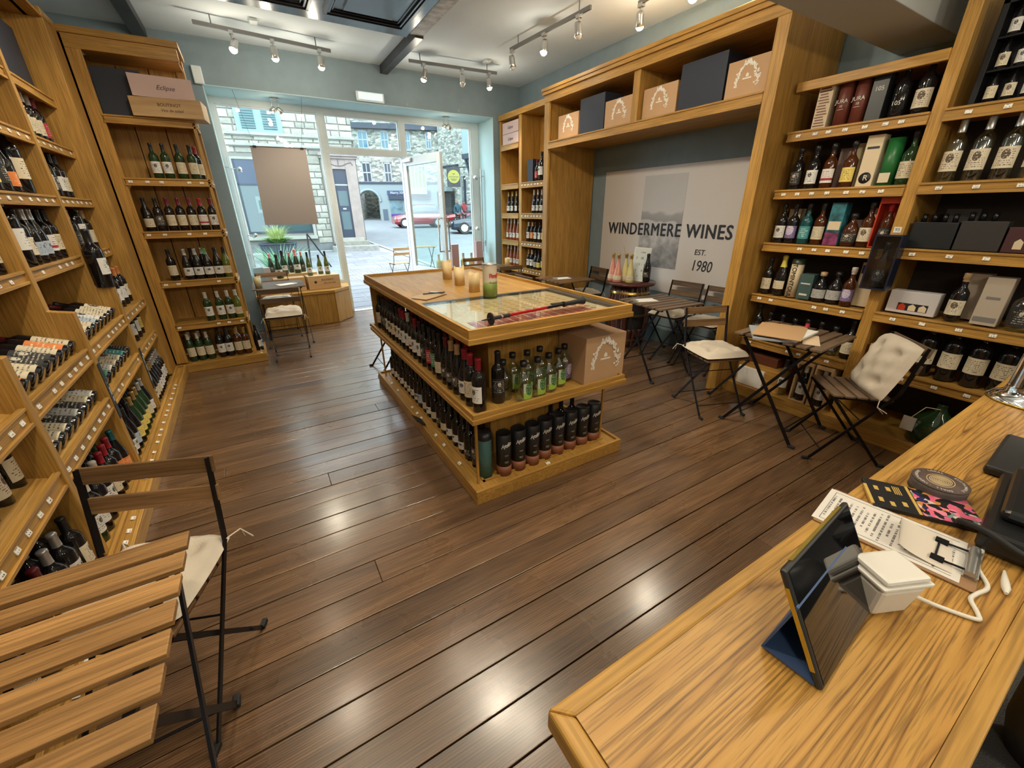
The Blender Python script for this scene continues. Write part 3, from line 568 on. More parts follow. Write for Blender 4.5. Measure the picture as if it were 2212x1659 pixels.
# magnum on the step of the third upright, with a card collar, and chalk signs on the uprights
bottle('mdwk', mloc(LW, 1.915, .045, 1.115, 0), '', label='large dark magnum bottle standing on the step of an oak upright, left rack')
chalk = printed('chalk_sign', (.02, .025, .03), (.7, .72, .74), rows=1.4, dens=.45, xs=9, marg=.05)
def uvbox(me, sx_=1, swap=False):
    u = me.uv_layers.new(name='UVMap'); xs = [v.co.x for v in me.vertices]; zs = [v.co.z for v in me.vertices]
    for p in me.polygons:
        for li in p.loop_indices:
            v = me.vertices[me.loops[li].vertex_index].co; a = (v.x-min(xs))/(max(xs)-min(xs)); b_ = (v.z-min(zs))/(max(zs)-min(zs))
            u.data[li].uv = (b_, 1-a) if swap else (a, b_)
    return me
for i, (x, z0, z1) in enumerate(((.895, .44, .80), (1.915, .27, .62))):
    t = obj('chalk_sign', uvbox(B(-.022, -.004, 0, .022, 0, z1-z0).mesh('chalk_sign'), swap=True), chalk); t.matrix_basis = mloc(LW, x, -.001, z0)
    tag(t, ['narrow chalk-lettered black sign on the second oak upright of left rack', 'narrow chalk-lettered black sign on the third oak upright of left rack'][i], 'sign', 'chalk signs on the rack')
# ---- corner return rack
RU = thing('corner_rack', 'tall oak corner rack facing the room with six shelves and a thin front post', 'shelf unit', (-1.02, 5.50, 0))
MB().box(-.035, 0, .09, .10, .03, 3.0).build('front_stile', oakz, RU, bevel=.003)
MB().box(0, -.004, 2.90, .77, .03, 3.0).box(-.02, -.02, 3.0, .79, .44, 3.05).box(.09, .03, 2.90, .76, .4, 2.915).build('top_rail', oakx, RU, bevel=.003)
MB().box(.735, .0, .09, .76, .03, 2.42).build('front_post', oakz, RU, bevel=.003)
MB().box(.70, .36, .09, .77, .42, 3.0).build('rear_post', oakz, RU, bevel=.003)
MB().box(-.02, 0, .09, 0, .42, 3.0).build('side_panel', oakz, RU)
backboards(RU, 0, .72, .40, .09, 2.95, 3)
m = MB(); m.box(-.1, -.09, 0, .86, .44, .078); m.box(-.1, -.09, .078, .86, -.07, .095); m.box(.84, -.07, .078, .86, .44, .095); m.build('plinth', oakx, RU, bevel=.003)
RZ = [.51, .965, 1.45, 1.925, 2.43]
for z in RZ:
    zz = lip_shelf(RU, .09, .745, .012, .40, z)
    s = MB(); s.box(.745, 0, z-.03, .765, .40, z-.010); s.box(.745, 0, z-.058, .77, .40, z-.04); s.box(.745, 0, z-.005, .77, .4, z+.01); s.build('shelf_lip', oaky, RU)
    if z < 2.4:
        tickets(RU, [.14+i*.11 for i in range(6) if rnd.random() < .7], -.003, zz)
        for i in range(3): obj('price_ticket', tick, ticketm, RU, (.775, .05+i*.12, zz), (-.2, 0, PI/2))
tickets(RU, [.15, .5], -.05, .083, 1.2)
for i in range(4): obj('price_ticket', tick, ticketm, RU, (.81, .0+i*.1, .083), (-1.2, 0, PI/2))
def rrow(z, codes, xs, where, g, y=.09, start=0):
    for i, (c, x) in enumerate(zip(codes, xs)): bottle(c, mloc(RU, x, y+rnd.uniform(-.004, .004), z+.001, rnd.uniform(-.15, .15)), where, start+i, g)
rrow(1.925, ['bgwk', 'bgwk', 'bgck', 'bgck'], [.35, .44, .55, .65], 'corner rack top bottle shelf', 'corner rack top bottle shelf')
bottle('bdcr', mloc(RU, .685, .2, 1.926, 1.2), '', label='dark wine bottle with red cap behind others, corner rack top bottle shelf', group='corner rack top bottle shelf')
rrow(1.45, ['udck', 'bdkk', 'bdcm', 'bdcm', 'bdcm', 'bdmr', 'bdwm'], [.16, .25, .34, .43, .52, .61, .70], 'corner rack second bottle shelf', 'corner rack second bottle shelf')
bottle('bdws', mloc(RU, .14, .19, 1.451), '', label='silver-capped bottle behind, far left of the corner rack second bottle shelf', group='corner rack second bottle shelf')
rrow(.965, ['bdck', 'udws', 'udws', 'udwe', 'udwk', 'ulck'], [.22, .35, .44, .53, .62, .70], 'corner rack third bottle shelf', 'corner rack third bottle shelf')
rrow(.965, ['udkk', 'udws'], [.40, .49], 'corner rack third bottle shelf, rear', 'corner rack third bottle shelf', y=.19)
rrow(.51, ['bgww', 'bgww', 'bgww', 'ulcw'], [.42, .53, .62, .70], 'corner rack fourth bottle shelf', 'corner rack fourth bottle shelf')
rrow(.078, ['bgcw', 'bgcw', 'bgcw', 'bdwk', 'bdwk', 'bacg', 'bacg'], [.15, .235, .32, .43, .51, .60, .68], 'corner rack bottom', 'corner rack bottom')
rrow(.078, ['bgcw', 'bgcw', 'bdwk', 'bdkn', 'bacg'], [.15, .24, .42, .50, .6], 'corner rack bottom, rear', 'corner rack bottom', y=.18)
bottle('udwk', mloc(RU, .80, .16, .079, 1.2), '', label='dark wine bottle facing sideways beside the corner rack front post at floor level')
carton('gift_box', 'large navy box at left on top shelf of the corner rack', RU, .27, .17, 2.442, .34, .26, .36, navy)
pinkc = P('pale_pink_card', (.62, .45, .42), .6); kraft = P('kraft_card', (.50, .31, .17), .75, noise=.06, nscale=3); pine = wood('pale_pine', (.62, .42, .22), (.52, .33, .16), 0, pores=.1)
inkp = P('dark_print_ink', (.06, .035, .03), .7)
t = carton('wooden_wine_box', 'pale wooden wine box jutting past the corner rack under a pink box', RU, .60, .06, 2.442, .54, .26, .15, pine, rot=-.12)
text('BOUTINOT', .035, inkp, t, (.02, -.1315, .095), (PI/2, 0, 0)); text('Vins de soleil', .032, inkp, t, (.03, -.1315, .052), (PI/2, 0, 0), shear=.3)
t = carton('wine_gift_box', 'pale pink wine box stacked on the wooden box, corner rack top', RU, .58, .08, 2.594, .46, .24, .17, pinkc, rot=.06)
text('Eclipse', .05, inkp, t, (.02, -.1215, .08), (PI/2, 0, 0), shear=.4)
# ---- far right unit beside the window
FU = thing('shelf_unit', 'narrow two-bay oak shelf unit between shop window and alcove', 'shelf unit', (3.93, 6.93, 0), -PI/2)
for a, b_ in ((0, .05), (.62, .70)): MB().box(a, 0, .0, b_, .37, 2.99).build('upright', oakz, FU, bevel=.003)
MB().box(-.0, -.02, 2.99, 1.90, .4, 3.07).build('top_board', oakx, FU, bevel=.004)
backboards(FU, .03, 1.9, .37, .05, 2.99, 8)
m = MB(); m.box(0, -.08, 0, 1.9, .37, .08); m.build('plinth', oakx, FU, bevel=.003)
for z in (2.62, 2.03, 1.57, 1.13, .69, .30): lip_shelf(FU, .05, .62, 0, .37, z, h=.085)
for z in (2.03, 1.57, 1.13, .69, .30): tickets(FU, [.75+i*.09 for i in range(10)], -.016, lip_shelf(FU, .70, 1.9, 0, .37, z, h=.085))
for i in range(2):
    t = carton('wine_gift_box', ['lower of two pale pink boxes on top shelf beside the window', 'upper of two pale pink boxes on top shelf beside the window'][i], FU, .34, .14, 2.622+i*.165, .5, .26, .16, pinkc, group='pink boxes beside the window')
    text('Eclipse', .06, inkp, t, (0, -.1315, .08), (PI/2, 0, 0), shear=.4)
row(FU, ['hdwg']*4, .14, .55, .09, 1.571, 'slim black row by window', 'slim black bottles by the window')
row(FU, ['hvww']*5, .11, .57, .09, 1.131, 'upper red-brown row by window', 'upper red-brown row by the window')
row(FU, ['hvww']*5, .11, .57, .09, .691, 'lower red-brown row by window', 'lower red-brown row by the window')
row(FU, ['bdrm', 'mdwk', 'bdwk', 'bdwk'], 1.00, 1.4, .1, 2.031, 'top shelf beside alcove', 'top shelf beside the alcove')
carton('gift_box', 'black bottle gift box on top bottle shelf beside the alcove', FU, .86, .12, 2.031, .16, .12, .33, navy)
row(FU, ['hdww', 'hdws', 'hdww', 'hdwk', 'hdws', 'hdwk'], .95, 1.5, .09, 1.571, 'second shelf beside alcove', 'second shelf beside the alcove')
row(FU, ['bdww', 'bdoc', 'bdwk', 'bdwk', 'bdyw', 'bdok', 'bdwk'], .80, 1.45, .09, 1.131, 'third shelf beside alcove', 'third shelf beside the alcove')
row(FU, ['bdwo', 'bdww', 'udsk', 'udyk', 'bdyk', 'bdwk', 'bdyk'], .80, 1.45, .09, .691, 'fourth shelf beside alcove', 'fourth shelf beside the alcove')
# ---- alcove frame with the sign
NU = thing('alcove_frame', 'wide oak alcove frame with box shelf across its top', 'shelf unit', (3.5, 5.0, 0), -PI/2)
MB().box(0, 0, 0, .10, .03, 2.93).box(.02, .03, 0, .07, .82, 2.93).build('left_post', oakz, NU, bevel=.003)
MB().box(2.85, 0, 0, 2.945, .03, 2.93).box(2.87, .03, 0, 2.93, .82, 2.93).build('right_post', oakz, NU, bevel=.003)
MB().box(.0, -.004, 2.86, 2.945, .03, 2.94).box(-.02, -.025, 2.94, 2.965, .82, 2.975).box(-.03, -.035, 2.975, 2.975, .82, 3.01).box(.05, .03, 2.86, 2.87, .8, 2.88).build('cornice', oakx, NU, bevel=.004)
lip_shelf(NU, .10, 2.85, .01, .82, 2.42, h=.085)
MB().box(1.485, .02, 2.43, 1.57, .6, 2.86).build('divider', oakz, NU, bevel=.003)
MB().box(.07, .78, 2.42, 2.87, .80, 2.88).build('back_board', oakx, NU)
whitek = P('white_print', (.80, .76, .70), .6)
def crest(t, s, z, y):
    m = MB(); q = random.Random(3)
    for side in (-1, 1):
        for i in range(20):
            a = -.5+i/19*2.0; r = .5*s; cx, cz = side*r*math.cos(a)*(.82+.18*(a < 0)), r*1.1*math.sin(a)
            for k in range(3):
                b_ = a+PI/2+q.uniform(-1.3, 1.3); l = s*q.uniform(.07, .12); dx, dz = side*math.cos(b_)*l, math.sin(b_)*l; nx, nz = -dz*.36, dx*.36
                ox, oz = cx+q.uniform(-.05, .05)*s, cz+q.uniform(-.05, .05)*s
                yy = y-.00004*(i*3+k+(side > 0)*60); m.add([(ox, yy, z+oz), (ox+dx/2+nx, yy, z+oz+dz/2+nz), (ox+dx, yy, z+oz+dz), (ox+dx/2-nx, yy, z+oz+dz/2-nz)], [(0, 1, 2, 3) if nx*dz-nz*dx < 0 else (3, 2, 1, 0)])
    m.box(-.19*s, y-.0005, z-.03*s, .19*s, y, z+.02*s); m.lathe([(0, 0), (0, 0)], 3) if 0 else None
    m.add([(-.07*s, y, z+.07*s), (0, y, z+.04*s), (.07*s, y, z+.07*s), (.05*s, y, z+.15*s), (0, y, z+.19*s), (-.05*s, y, z+.15*s)], [(0, 1, 2, 3, 4, 5)])
    m.build('printed_crest', whitek, t)
def kbox(root, x, y, z, w_, d, h, label, rot=0, g='kraft crested boxes'):
    t = carton('cardboard_box', label, root, x, y, z, w_, d, h, kraft, rot, g); crest(t, min(w_, h)*.72, h*.50, -d/2-.001)
    MB().box(-.02, -d/2-.0006, h-.002, .02, d/2, h+.0006).build('tape', P('brown_tape', (.36, .22, .12), .3) if 'brown_tape' not in D.materials else D.materials['brown_tape'], t); return t
for (a, b_, h, kind, lab) in ((.21, .60, .26, 'k', 'kraft crested box at far left end of alcove top shelf'), (.62, 1.04, .36, 'n', 'smaller navy box between kraft boxes, left half of alcove shelf'),
        (1.05, 1.47, .26, 'k', 'kraft crested box just left of the alcove shelf divider'), (1.59, 1.99, .26, 'k', 'kraft crested box just right of the alcove shelf divider'),
        (2.01, 2.46, .36, 'n', 'larger navy box between kraft boxes, right half of alcove shelf'), (2.475, 2.82, .26, 'k', 'kraft crested box at far right end of alcove top shelf')):
    if kind == 'k': kbox(NU, (a+b_)/2, .06+.16, 2.432, b_-a, .30, h, lab)
    else: carton('gift_box', lab, NU, (a+b_)/2, .06+.15, 2.432, b_-a-.01, .28, h, navy, group='navy boxes on the alcove shelf')
# sign board
SG = thing('wall_sign', 'large white board with dark lettering and lake photograph in the alcove', 'sign', (4.335, 3.655, 1.37), -PI/2)
def photo_mat():
    m, t, b, N, L = nt('landscape_print'); tc = N.new('ShaderNodeTexCoord'); s = N.new('ShaderNodeSeparateXYZ'); L.new(tc.outputs['Object'], s.inputs[0])
    n = N.new('ShaderNodeTexNoise'); n.inputs['Scale'].default_value = 9; n.inputs['Detail'].default_value = 8; L.new(tc.outputs['Object'], n.inputs['Vector'])
    n2 = N.new('ShaderNodeTexNoise'); n2.inputs['Scale'].default_value = 3.2; n2.inputs['Detail'].default_value = 2; L.new(tc.outputs['Object'], n2.inputs['Vector'])
    ad = N.new('ShaderNodeMath'); ad.operation = 'MULTIPLY_ADD'; ad.inputs[1].default_value = .25; L.new(n2.outputs[0], ad.inputs[0]); L.new(s.outputs[2], ad.inputs[2])
    r = N.new('ShaderNodeValToRGB'); r.color_ramp.interpolation = 'LINEAR'; e = r.color_ramp.elements
    mr = N.new('ShaderNodeMapRange'); mr.inputs['From Min'].default_value = -.40; mr.inputs['From Max'].default_value = .72; L.new(ad.outputs[0], mr.inputs['Value']); L.new(mr.outputs[0], r.inputs[0])
    e[0].position = 0; e[0].color = (.27,)*3+(1,); e[1].position = 1; e[1].color = (.52, .51, .52, 1)
    for p, c in ((.30, .33), (.36, .50), (.55, .54), (.57, .30), (.64, .36), (.67, .56)):
        q = e.new(p); q.color = (c, c*.98, c, 1)
    mx = N.new('ShaderNodeMix'); mx.data_type = 'RGBA'; mx.blend_type = 'MULTIPLY'; L.new(r.outputs[0], mx.inputs['A'])
    c2 = N.new('ShaderNodeMapRange'); c2.inputs['From Min'].default_value = .35; c2.inputs['From Max'].default_value = .6; c2.inputs['To Min'].default_value = .62; c2.inputs['To Max'].default_value = 1.05; L.new(n.outputs[0], c2.inputs['Value'])
    cb = N.new('ShaderNodeCombineXYZ'); [L.new(c2.outputs[0], cb.inputs[i]) for i in range(3)]; L.new(cb.outputs[0], mx.inputs['B'])
    lt = N.new('ShaderNodeMath'); lt.operation = 'LESS_THAN'; lt.inputs[1].default_value = .02; L.new(s.outputs[2], lt.inputs[0]); L.new(lt.outputs[0], mx.inputs['Factor'])
    L.new(mx.outputs['Result'], b.inputs['Base Color']); b.inputs['Roughness'].default_value = .5; return m
MB().box(-1.02, -.008, -.72, 1.02, 0, .72).build('board', P('white_sign_board', (.66, .62, .60), .45), SG)
MB().box(-.31, -.010, -.43, .315, -.008, .63).build('landscape_picture', photo_mat(), SG, label='greyscale lake and tree photograph')
ink = P('charcoal_lettering', (.02, .022, .03), .6)
text('WINDERMERE WINES', .205, ink, SG, (.04, -.0115, .01), (PI/2, 0, 0), sx=.86, sp=1.12, extrude=.001, fat=.006)
text('EST.', .085, ink, SG, (.62, -.010, -.21), (PI/2, 0, 0), shear=.1, fat=.0012); text('1980', .17, ink, SG, (.66, -.010, -.36), (PI/2, 0, 0), sx=.8, shear=.15, fat=.0015)
for x, z in ((-.98, .68), (.0, .68), (.12, .68), (-.1, -.68)): MB().tube([(x, -.012, z), (x, -.008, z)], .008, 8).build('screw', steel, SG)
struct('baseboard_right', B(4.315, 2.1, 0, XR, 4.95, .18), P('blue_grey_skirting', (.10, .15, .17), .5), bevel=.004)
# ================================================================ RIGHT SPIRIT SHELVES
RS = thing('spirit_shelves', 'tall oak spirit shelves along the right wall behind bistro tables', 'shelf unit', (3.75, 2.03, 0), -PI/2)
for a, b_, t_ in ((.83, .90, 3.5), (2.3, 2.37, 3.5)): MB().box(a, 0, .0, b_, .5, t_).build('upright', oakz, RS, bevel=.003)
MB().box(-.01, -.015, 2.42, .83, .02, 2.48).box(-.01, .02, 2.44, .83, .5, 2.47).build('top_rail', oakx, RS, bevel=.003)
m = MB(); m.box(-.03, -.13, 0, 3.9, .5, .078); m.box(-.03, -.13, .078, 3.9, -.11, .1); m.build('plinth', oakx, RS, bevel=.003)
MB().box(0, .46, .08, 3.9, .48, 2.45).build('back_panel', P('dark_back_panel', (.035, .025, .02), .7), RS)
S1 = (2.16, 1.755, 1.352, .921, .519); S2 = (2.164, 1.762, 1.365, .929, .529)
for z in S1: tickets(RS, [.08+i*.105 for i in range(7) if rnd.random() < .8], -.016, lip_shelf(RS, 0, .83, 0, .46, z-.008, h=.07))
for z in S2: tickets(RS, [1.0+i*.17 for i in range(8)], -.016, lip_shelf(RS, .90, 2.3, 0, .46, z-.008, h=.07))
for z in S2: lip_shelf(RS, 2.37, 3.9, 0, .46, z-.008, h=.07)
tickets(RS, [.2, .5, .9, 1.3, 1.6], -.09, .083, 1.2)
def box3(name, lab, x, z, w_, d, h, mat, y=.10, rot=0, group=None): return carton(name, lab, RS, x, y, z+.003, w_, d, h, mat, rot, group)
def tube3(name, lab, x, z, r, h, mat, capm=None, root=RS, y=.10, group=None, rot=0):
    t = thing(name, lab, 'gift tube', (0, 0, 0), 0, group); t.matrix_basis = mloc(root, x, y, z+.003, rot)
    MB().lathe([(0, 0), (r, 0), (r, h), (0, h)], 20).build('tube_body', mat, t)
    if capm: MB().lathe([(r+.001, h*.86), (r+.0015, h+.001), (0, h+.001)], 20).build('tube_lid', capm, t)
    return t
whit = P('silver_print', (.66, .63, .58), .5)
jur = P('red_brown_carton', (.15, .038, .025), .45); dk = P('near_black_carton', (.012, .016, .02), .4); crm = P('cream_carton', (.68, .56, .38), .6); grn = P('bottle_green_tube', (.015, .14, .035), .35)
t = box3('whisky_carton', 'tan whisky carton with dark scroll print, top row beside alcove post', .17, 2.16, .095, .09, .30, crm)
m = MB()
for i in range(14): m.box(-.04+.004*(i % 3), -.0465, .02+i*.018, .036-.006*(i % 4), -.0455, .028+i*.018)
m.build('printed_scroll', jur, t)
for i, x in enumerate((.29, .39)):
    t = tube3('whisky_tube', ['left of two red-brown whisky tubes on the top spirit shelf', 'right of two red-brown whisky tubes on the top spirit shelf'][i], x, 2.16, .045, .31, jur, group='red-brown whisky tubes')
    text('JURA', .034, whit, t, (0, -.0465, .155), (PI/2, 0, 0)); text('10', .022, whit, t, (0, -.0465, .125), (PI/2, 0, 0)); MB().box(-.02, -.047, .105, .02, -.0455, .107).build('printed_rule', whit, t)
t = box3('whisky_carton', 'black whisky carton with white numerals on the top spirit shelf', .50, 2.16, .09, .09, .30, dk); text('105', .036, whit, t, (0, -.0465, .19), (PI/2, 0, 0))
o = bottle('sd-k', mloc(RS, .615, .1, 2.163), '', label='dark whisky bottle with white numerals beside the black numbered carton', scale=1.08, group=None); text('105', .032, whit, o, (0, -.0425, .08), (PI/2, 0, 0))
bottle('sdeo', mloc(RS, .735, .1, 2.163), '', label='dark bottle with large cream label at right end of top spirit shelf', scale=1.1)
z = 1.758
bottle('sdkk', mloc(RS, .08, .1, z), '', label='dark whisky bottle with black label, left end of second spirit shelf')
bottle('sdwk', mloc(RS, .20, .09, z), '', label='dark whisky bottle with small white label, second from alcove post')
bottle('samk', mloc(RS, .315, .08, z), '', label='amber whisky bottle with white and red banded label, second spirit shelf')
box3('whisky_carton', 'grey-brown carton behind the bottle with white and red label', .36, z-.003, .09, .08, .27, P('taupe_carton', (.22, .15, .13), .6), y=.22)
bottle('sayk', mloc(RS, .445, .08, z), '', label='amber whisky bottle with yellow label, second spirit shelf')
box3('whisky_carton', 'olive-cream carton behind the yellow-labelled bottle', .45, z-.003, .09, .08, .29, P('olive_carton', (.42, .36, .2), .6), y=.2)
t = box3('whisky_carton', 'tall cream whisky carton with round black emblem lettered R', .565, z-.003, .095, .09, .32, crm)
MB().lathe([(0, 0), (.036, 0), (.036, .001), (0, .001)], 24).build('emblem_disc', dk, t, (0, -.0455, .055), (PI/2, 0, 0)); text('R', .05, crm, t, (.003, -.0475, .055), (PI/2, 0, 0)); MB().box(-.035, -.0462, .235, .035, -.0452, .25).build('printed_band', dk, t)
t = tube3('whisky_tube', 'green whisky tube with cream base label, second spirit shelf', .675, z-.003, .046, .29, grn); MB().box(-.03, -.047, .02, .03, -.044, .08).build('paper_label', LB['c'][1], t)
bottle('sgck', mloc(RS, .775, .09, z), '', label='green whisky bottle with pink seal, right end of second spirit shelf', scale=1.08)
z = 1.355
for i, (c, x, lab) in enumerate((('sdwk', .06, 'dark bottle with tall white label, left end of third spirit shelf'), ('sdvk', .15, 'dark bottle with violet label, third spirit shelf'), ('sttk', .25, 'teal whisky bottle with teal label, third spirit shelf'),
        ('sack', .35, 'amber whisky bottle with cream label, left of the patterned box'), ('qakk', .565, 'squat dark amber bottle right of the patterned box'), ('saek', .66, 'amber whisky bottle with big cream label, beside the red case'))):
    bottle(c, mloc(RS, x, .09, z), '', label=lab)
box3('whisky_carton', 'cream carton with black bottle motif behind first bottle, third spirit shelf', .10, z-.003, .09, .08, .26, crm, y=.22)
t = box3('whisky_carton', 'patterned teal and purple whisky carton with cream panel', .46, z-.003, .095, .09, .30, P('teal_splash_carton', (.03, .16, .2), .4, noise=.9, nscale=14))
MB().box(-.04, -.0465, .11, .04, -.0455, .17).build('printed_panel', crm, t); MB().box(-.0475, -.0462, .0, .0475, -.0452, .09).build('printed_base', P('plum_print', (.2, .04, .12), .4, noise=.8, nscale=20), t)
box3('whisky_carton', 'small taupe carton behind the squat bottle', .58, z-.003, .09, .08, .18, D.materials['taupe_carton'], y=.22)
box3('whisky_carton', 'pale carton with black oval behind the cream-labelled bottle', .68, z-.003, .09, .08, .26, crm, y=.22)
rc = P('red_case_card', (.50, .045, .02), .4)
t = thing('whisky_case', 'open red-orange presentation case holding a dark bottle, third spirit shelf', 'case'); t.matrix_basis = mloc(RS, .765, .1, z)
MB().box(-.06, -.05, 0, -.052, .06, .33).box(.052, -.05, 0, .06, .06, .33).box(-.052, .052, 0, .052, .06, .33).box(-.052, -.05, 0, .052, .052, .006).box(-.052, -.05, .29, .052, .052, .33).build('case_body', rc, t)
bottle('sakr', mloc(RS, .765, .1, z+.007), '', label='dark bottle with orange neck inside the red presentation case', scale=.95)
z = .924
bottle('sdck', mloc(RS, .045, .1, z), '', label='dark round-shouldered bottle at left end of the fourth spirit shelf')
bottle('cdcy', mloc(RS, .155, .1, z), '', label='dark bottle with yellow-marked black neck and oval cream label')
t = tube3('whisky_tube', 'cream whisky tube with vertical black lettering and dark green lid', .265, z-.003, .046, .31, crm, P('dark_green_lid', (.03, .05, .03), .35)); text('TOMINTOUL', .047, dk, t, (0, -.048, .135), (PI/2, PI/2, 0), extrude=.0015)
t = box3('gin_carton', 'slate-green carton with white lettering beside the cream tube', .375, z-.003, .10, .09, .20, P('slate_green_carton', (.05, .10, .10), .5)); text('ARDMARA', .02, whit, t, (0, -.0465, .125), (PI/2, 0, 0)) if 0 else MB().box(-.035, -.0465, .12, .035, -.0455, .13).box(-.03, -.0465, .03, .03, -.0455, .045).build('printed_text', whit, t)
bottle('qdsc', mloc(RS, .475, .09, z), '', label='squat dark bottle with pale cork stopper, fourth spirit shelf')
bottle('qdsk', mloc(RS, .575, .10, z), '', label='squat dark bottle between corked bottle and amber bottle, fourth spirit shelf', scale=1.05)
bottle('savw', mloc(RS, .675, .07, z), '', label='amber bottle with violet and cream label, fourth spirit shelf', scale=.95)
t = box3('whisky_carton', 'tall cream carton with navy square beside the middle upright', .745, z-.003, .10, .10, .32, crm, y=.17); MB().box(-.045, -.0515, .24, -.01, -.0505, .3).build('printed_square', P('navy_ink', (.02, .02, .08), .5), t)
row(RS, ['sdkk', 'gdkk', 'gdsk', 'qdkk', 'girk', 'gdtk', 'qckk', 'sdck'], .05, .77, .1, .522, 'shelf behind the paper-strewn table', 'bottles on the shelf behind the paper-strewn table')
z = .08
copper = P('copper_tray', (.20, .07, .035), .35, .5)
t = box3('copper_box', 'copper-coloured open box holding small bottles, lowest left shelf', .22, .30, .26, .2, .08, copper); MB().box(-.2, -.12, -.222, .2, .12, -.003).build('support_board', oakx, t)
box3('cardboard_box', 'white box leaning on the lowest shelf under the paper-strewn table', .16, z, .24, .08, .17, whitep, y=.0)
bottle('mcwk', mloc(RS, .42, .02, z+.003), '', label='large clear glass bottle with white label on the plinth', scale=.8)
for i, x in enumerate((.58, .72)):
    t = thing('wooden_crate', ['left of two narrow open wooden bottle crates on the plinth', 'right of two narrow open wooden bottle crates on the plinth'][i], 'crate', group='narrow wooden crates'); t.matrix_basis = mloc(RS, x, .03, z+.003)
    MB().box(-.062, -.06, 0, -.05, .1, .36).box(.05, -.06, 0, .062, .1, .36).box(-.05, -.06, 0, .05, .1, .01).box(-.05, -.06, .33, .05, -.05, .36).box(-.05, .09, 0, .05, .1, .36).build('crate_body', pine, t)
    bottle('bdww', mloc(RS, x, .02, z+.014), '', label=['dark bottle with white label inside the left narrow crate', 'dark bottle with white label inside the right narrow crate'][i])
# second bay
z = 2.167
t = thing('miniature_rack', 'black framed three-tier rack of miniature bottles on the upper right shelf', 'bottle rack'); t.matrix_basis = mloc(RS, 1.30, .12, z)
m = MB(); m.box(-.33, -.07, 0, -.30, .05, .50); m.box(.30, -.07, 0, .33, .05, .50); m.box(-.33, -.07, .47, .33, .05, .50); m.box(-.33, .04, 0, .33, .05, .5)
for k in range(3): m.box(-.30, -.07, k*.155, .30, .04, k*.155+.012)
m.build('rack_frame', blackmetal, t, bevel=.004)
for k in range(3):
    for i in range(8):
        bottle('nd'+'cewyec'[(i+k) % 6]+'k', mloc(RS, 1.045+i*.073, .09, z+.014+k*.155), '', label='dark miniature bottle, '+ORD[i]+' from left, '+['bottom', 'middle', 'top'][k]+' tier of black rack', group='miniatures in the black rack', scale=1.45)
z = 1.760
for i in range(4):
    o = bottle('bces', mloc(RS, .98+i*.118, .10, z), '', label='clear bottle with large cream crested label, '+ORD[i]+' of four on upper right shelf', group='clear bottles with crested labels', scale=1.12)
bottle('qcey', mloc(RS, 1.46, .09, z), '', label='squat bottle with cream script label beside four clear bottles')
t = box3('whisky_carton', 'small cream carton at the frame edge, upper right shelf', 1.60, z, .1, .09, .2, crm)
z = 1.365
for i in range(3):
    t = box3('gift_box', ['black gift box with four bottle tops, left on the dark box shelf', 'grey-black gift box with three bottle tops on the dark box shelf', 'maroon gift box with two miniature windows on the dark box shelf'][i], (1.03, 1.25, 1.47)[i], z, (.22, .2, .22)[i], .10, (.16, .17, .14)[i], [dk, P('charcoal_box', (.03, .028, .028), .5), P('maroon_box', (.06, .018, .022), .5)][i])
    for k in range((4, 3, 2)[i]):
        if i < 2: MB().lathe([(0, 0), (.014, 0), (.014, .05), (0, .052)], 10).build('bottle_top', darkwood, t, (-.075+k*.05, 0, (.16, .17)[i]))
        else: MB().add([(-.018, 0, 0), (.018, 0, 0), (.018, 0, .04), (0, 0, .058), (-.018, 0, .04)], [(0, 1, 2, 3, 4)]).build('miniature_label', crm, t, (-.05+k*.09, -.051, .02))
box3('gift_box', 'dark brown box behind the black gift boxes', 1.10, z, .16, .08, .24, D.materials['charcoal_box'], y=.25)
z = .932
t = box3('miniature_gift_box', 'white gift box with three windows showing miniatures', 1.06, z, .26, .09, .15, P('lilac_white_card', (.55, .53, .55), .5))
MB().box(-.07, -.0465, .02, .09, -.0455, .07).build('window_recess', dk, t)
for k in range(3): MB().add([(-.02, 0, 0), (.02, 0, 0), (.02, 0, .03), (.0, 0, .045), (-.02, 0, .03)], [(0, 1, 2, 3, 4)]).build('miniature_label', [rc, crm, crm][k], t, (-.045+k*.055, -.0475, .022))
bottle('sdec', mloc(RS, 1.27, .08, z+.003), '', label='dark sloe bottle with shield-shaped cream label beside white gift box')
beige = P('beige_carton', (.48, .41, .33), .55)
box3('gin_carton', 'beige carton behind the bottle with shield-shaped label', 1.30, z, .11, .09, .29, beige, y=.22)
t = box3('gin_carton', 'tall beige carton with small grey print, lower right shelf', 1.42, z, .115, .10, .29, beige); MB().box(-.03, -.0515, .16, .03, -.0505, .175).box(-.05, -.0515, .02, .05, -.0505, .05).build('printed_text', P('grey_ink', (.2, .19, .18), .6), t)
bottle('gcks', mloc(RS, 1.56, .09, z+.003), '', label='clear gin bottle with dark label and glass stopper', scale=1.15)
bottle('girg', mloc(RS, 1.69, .09, z+.003), '', label='pink gin bottle with red label and gold stopper', scale=1.15)
bottle('guvs', mloc(RS, 1.82, .08, z+.003), '', label='purple gin bottle with violet label partly behind the chrome tap')
z = .53
t = box3('wooden_box', 'small pale wooden box with dark windows behind the cushioned chair', 1.02, z, .2, .1, .15, pine); MB().box(-.08, -.0515, .03, .06, -.0505, .09).build('window_recess', dk, t)
for i in range(6): bottle('mdck', mloc(RS, 1.22+i*.125, .11, z), '', label='large dark bottle with cream label, '+ORD[i]+' of six on low right shelf', group='large dark bottles on the low right shelf', scale=.92)
t = thing('demijohn', 'dark green demijohn with hanging tag on the plinth behind the cushioned chair', 'demijohn'); t.matrix_basis = mloc(RS, 1.42, .05, .08)
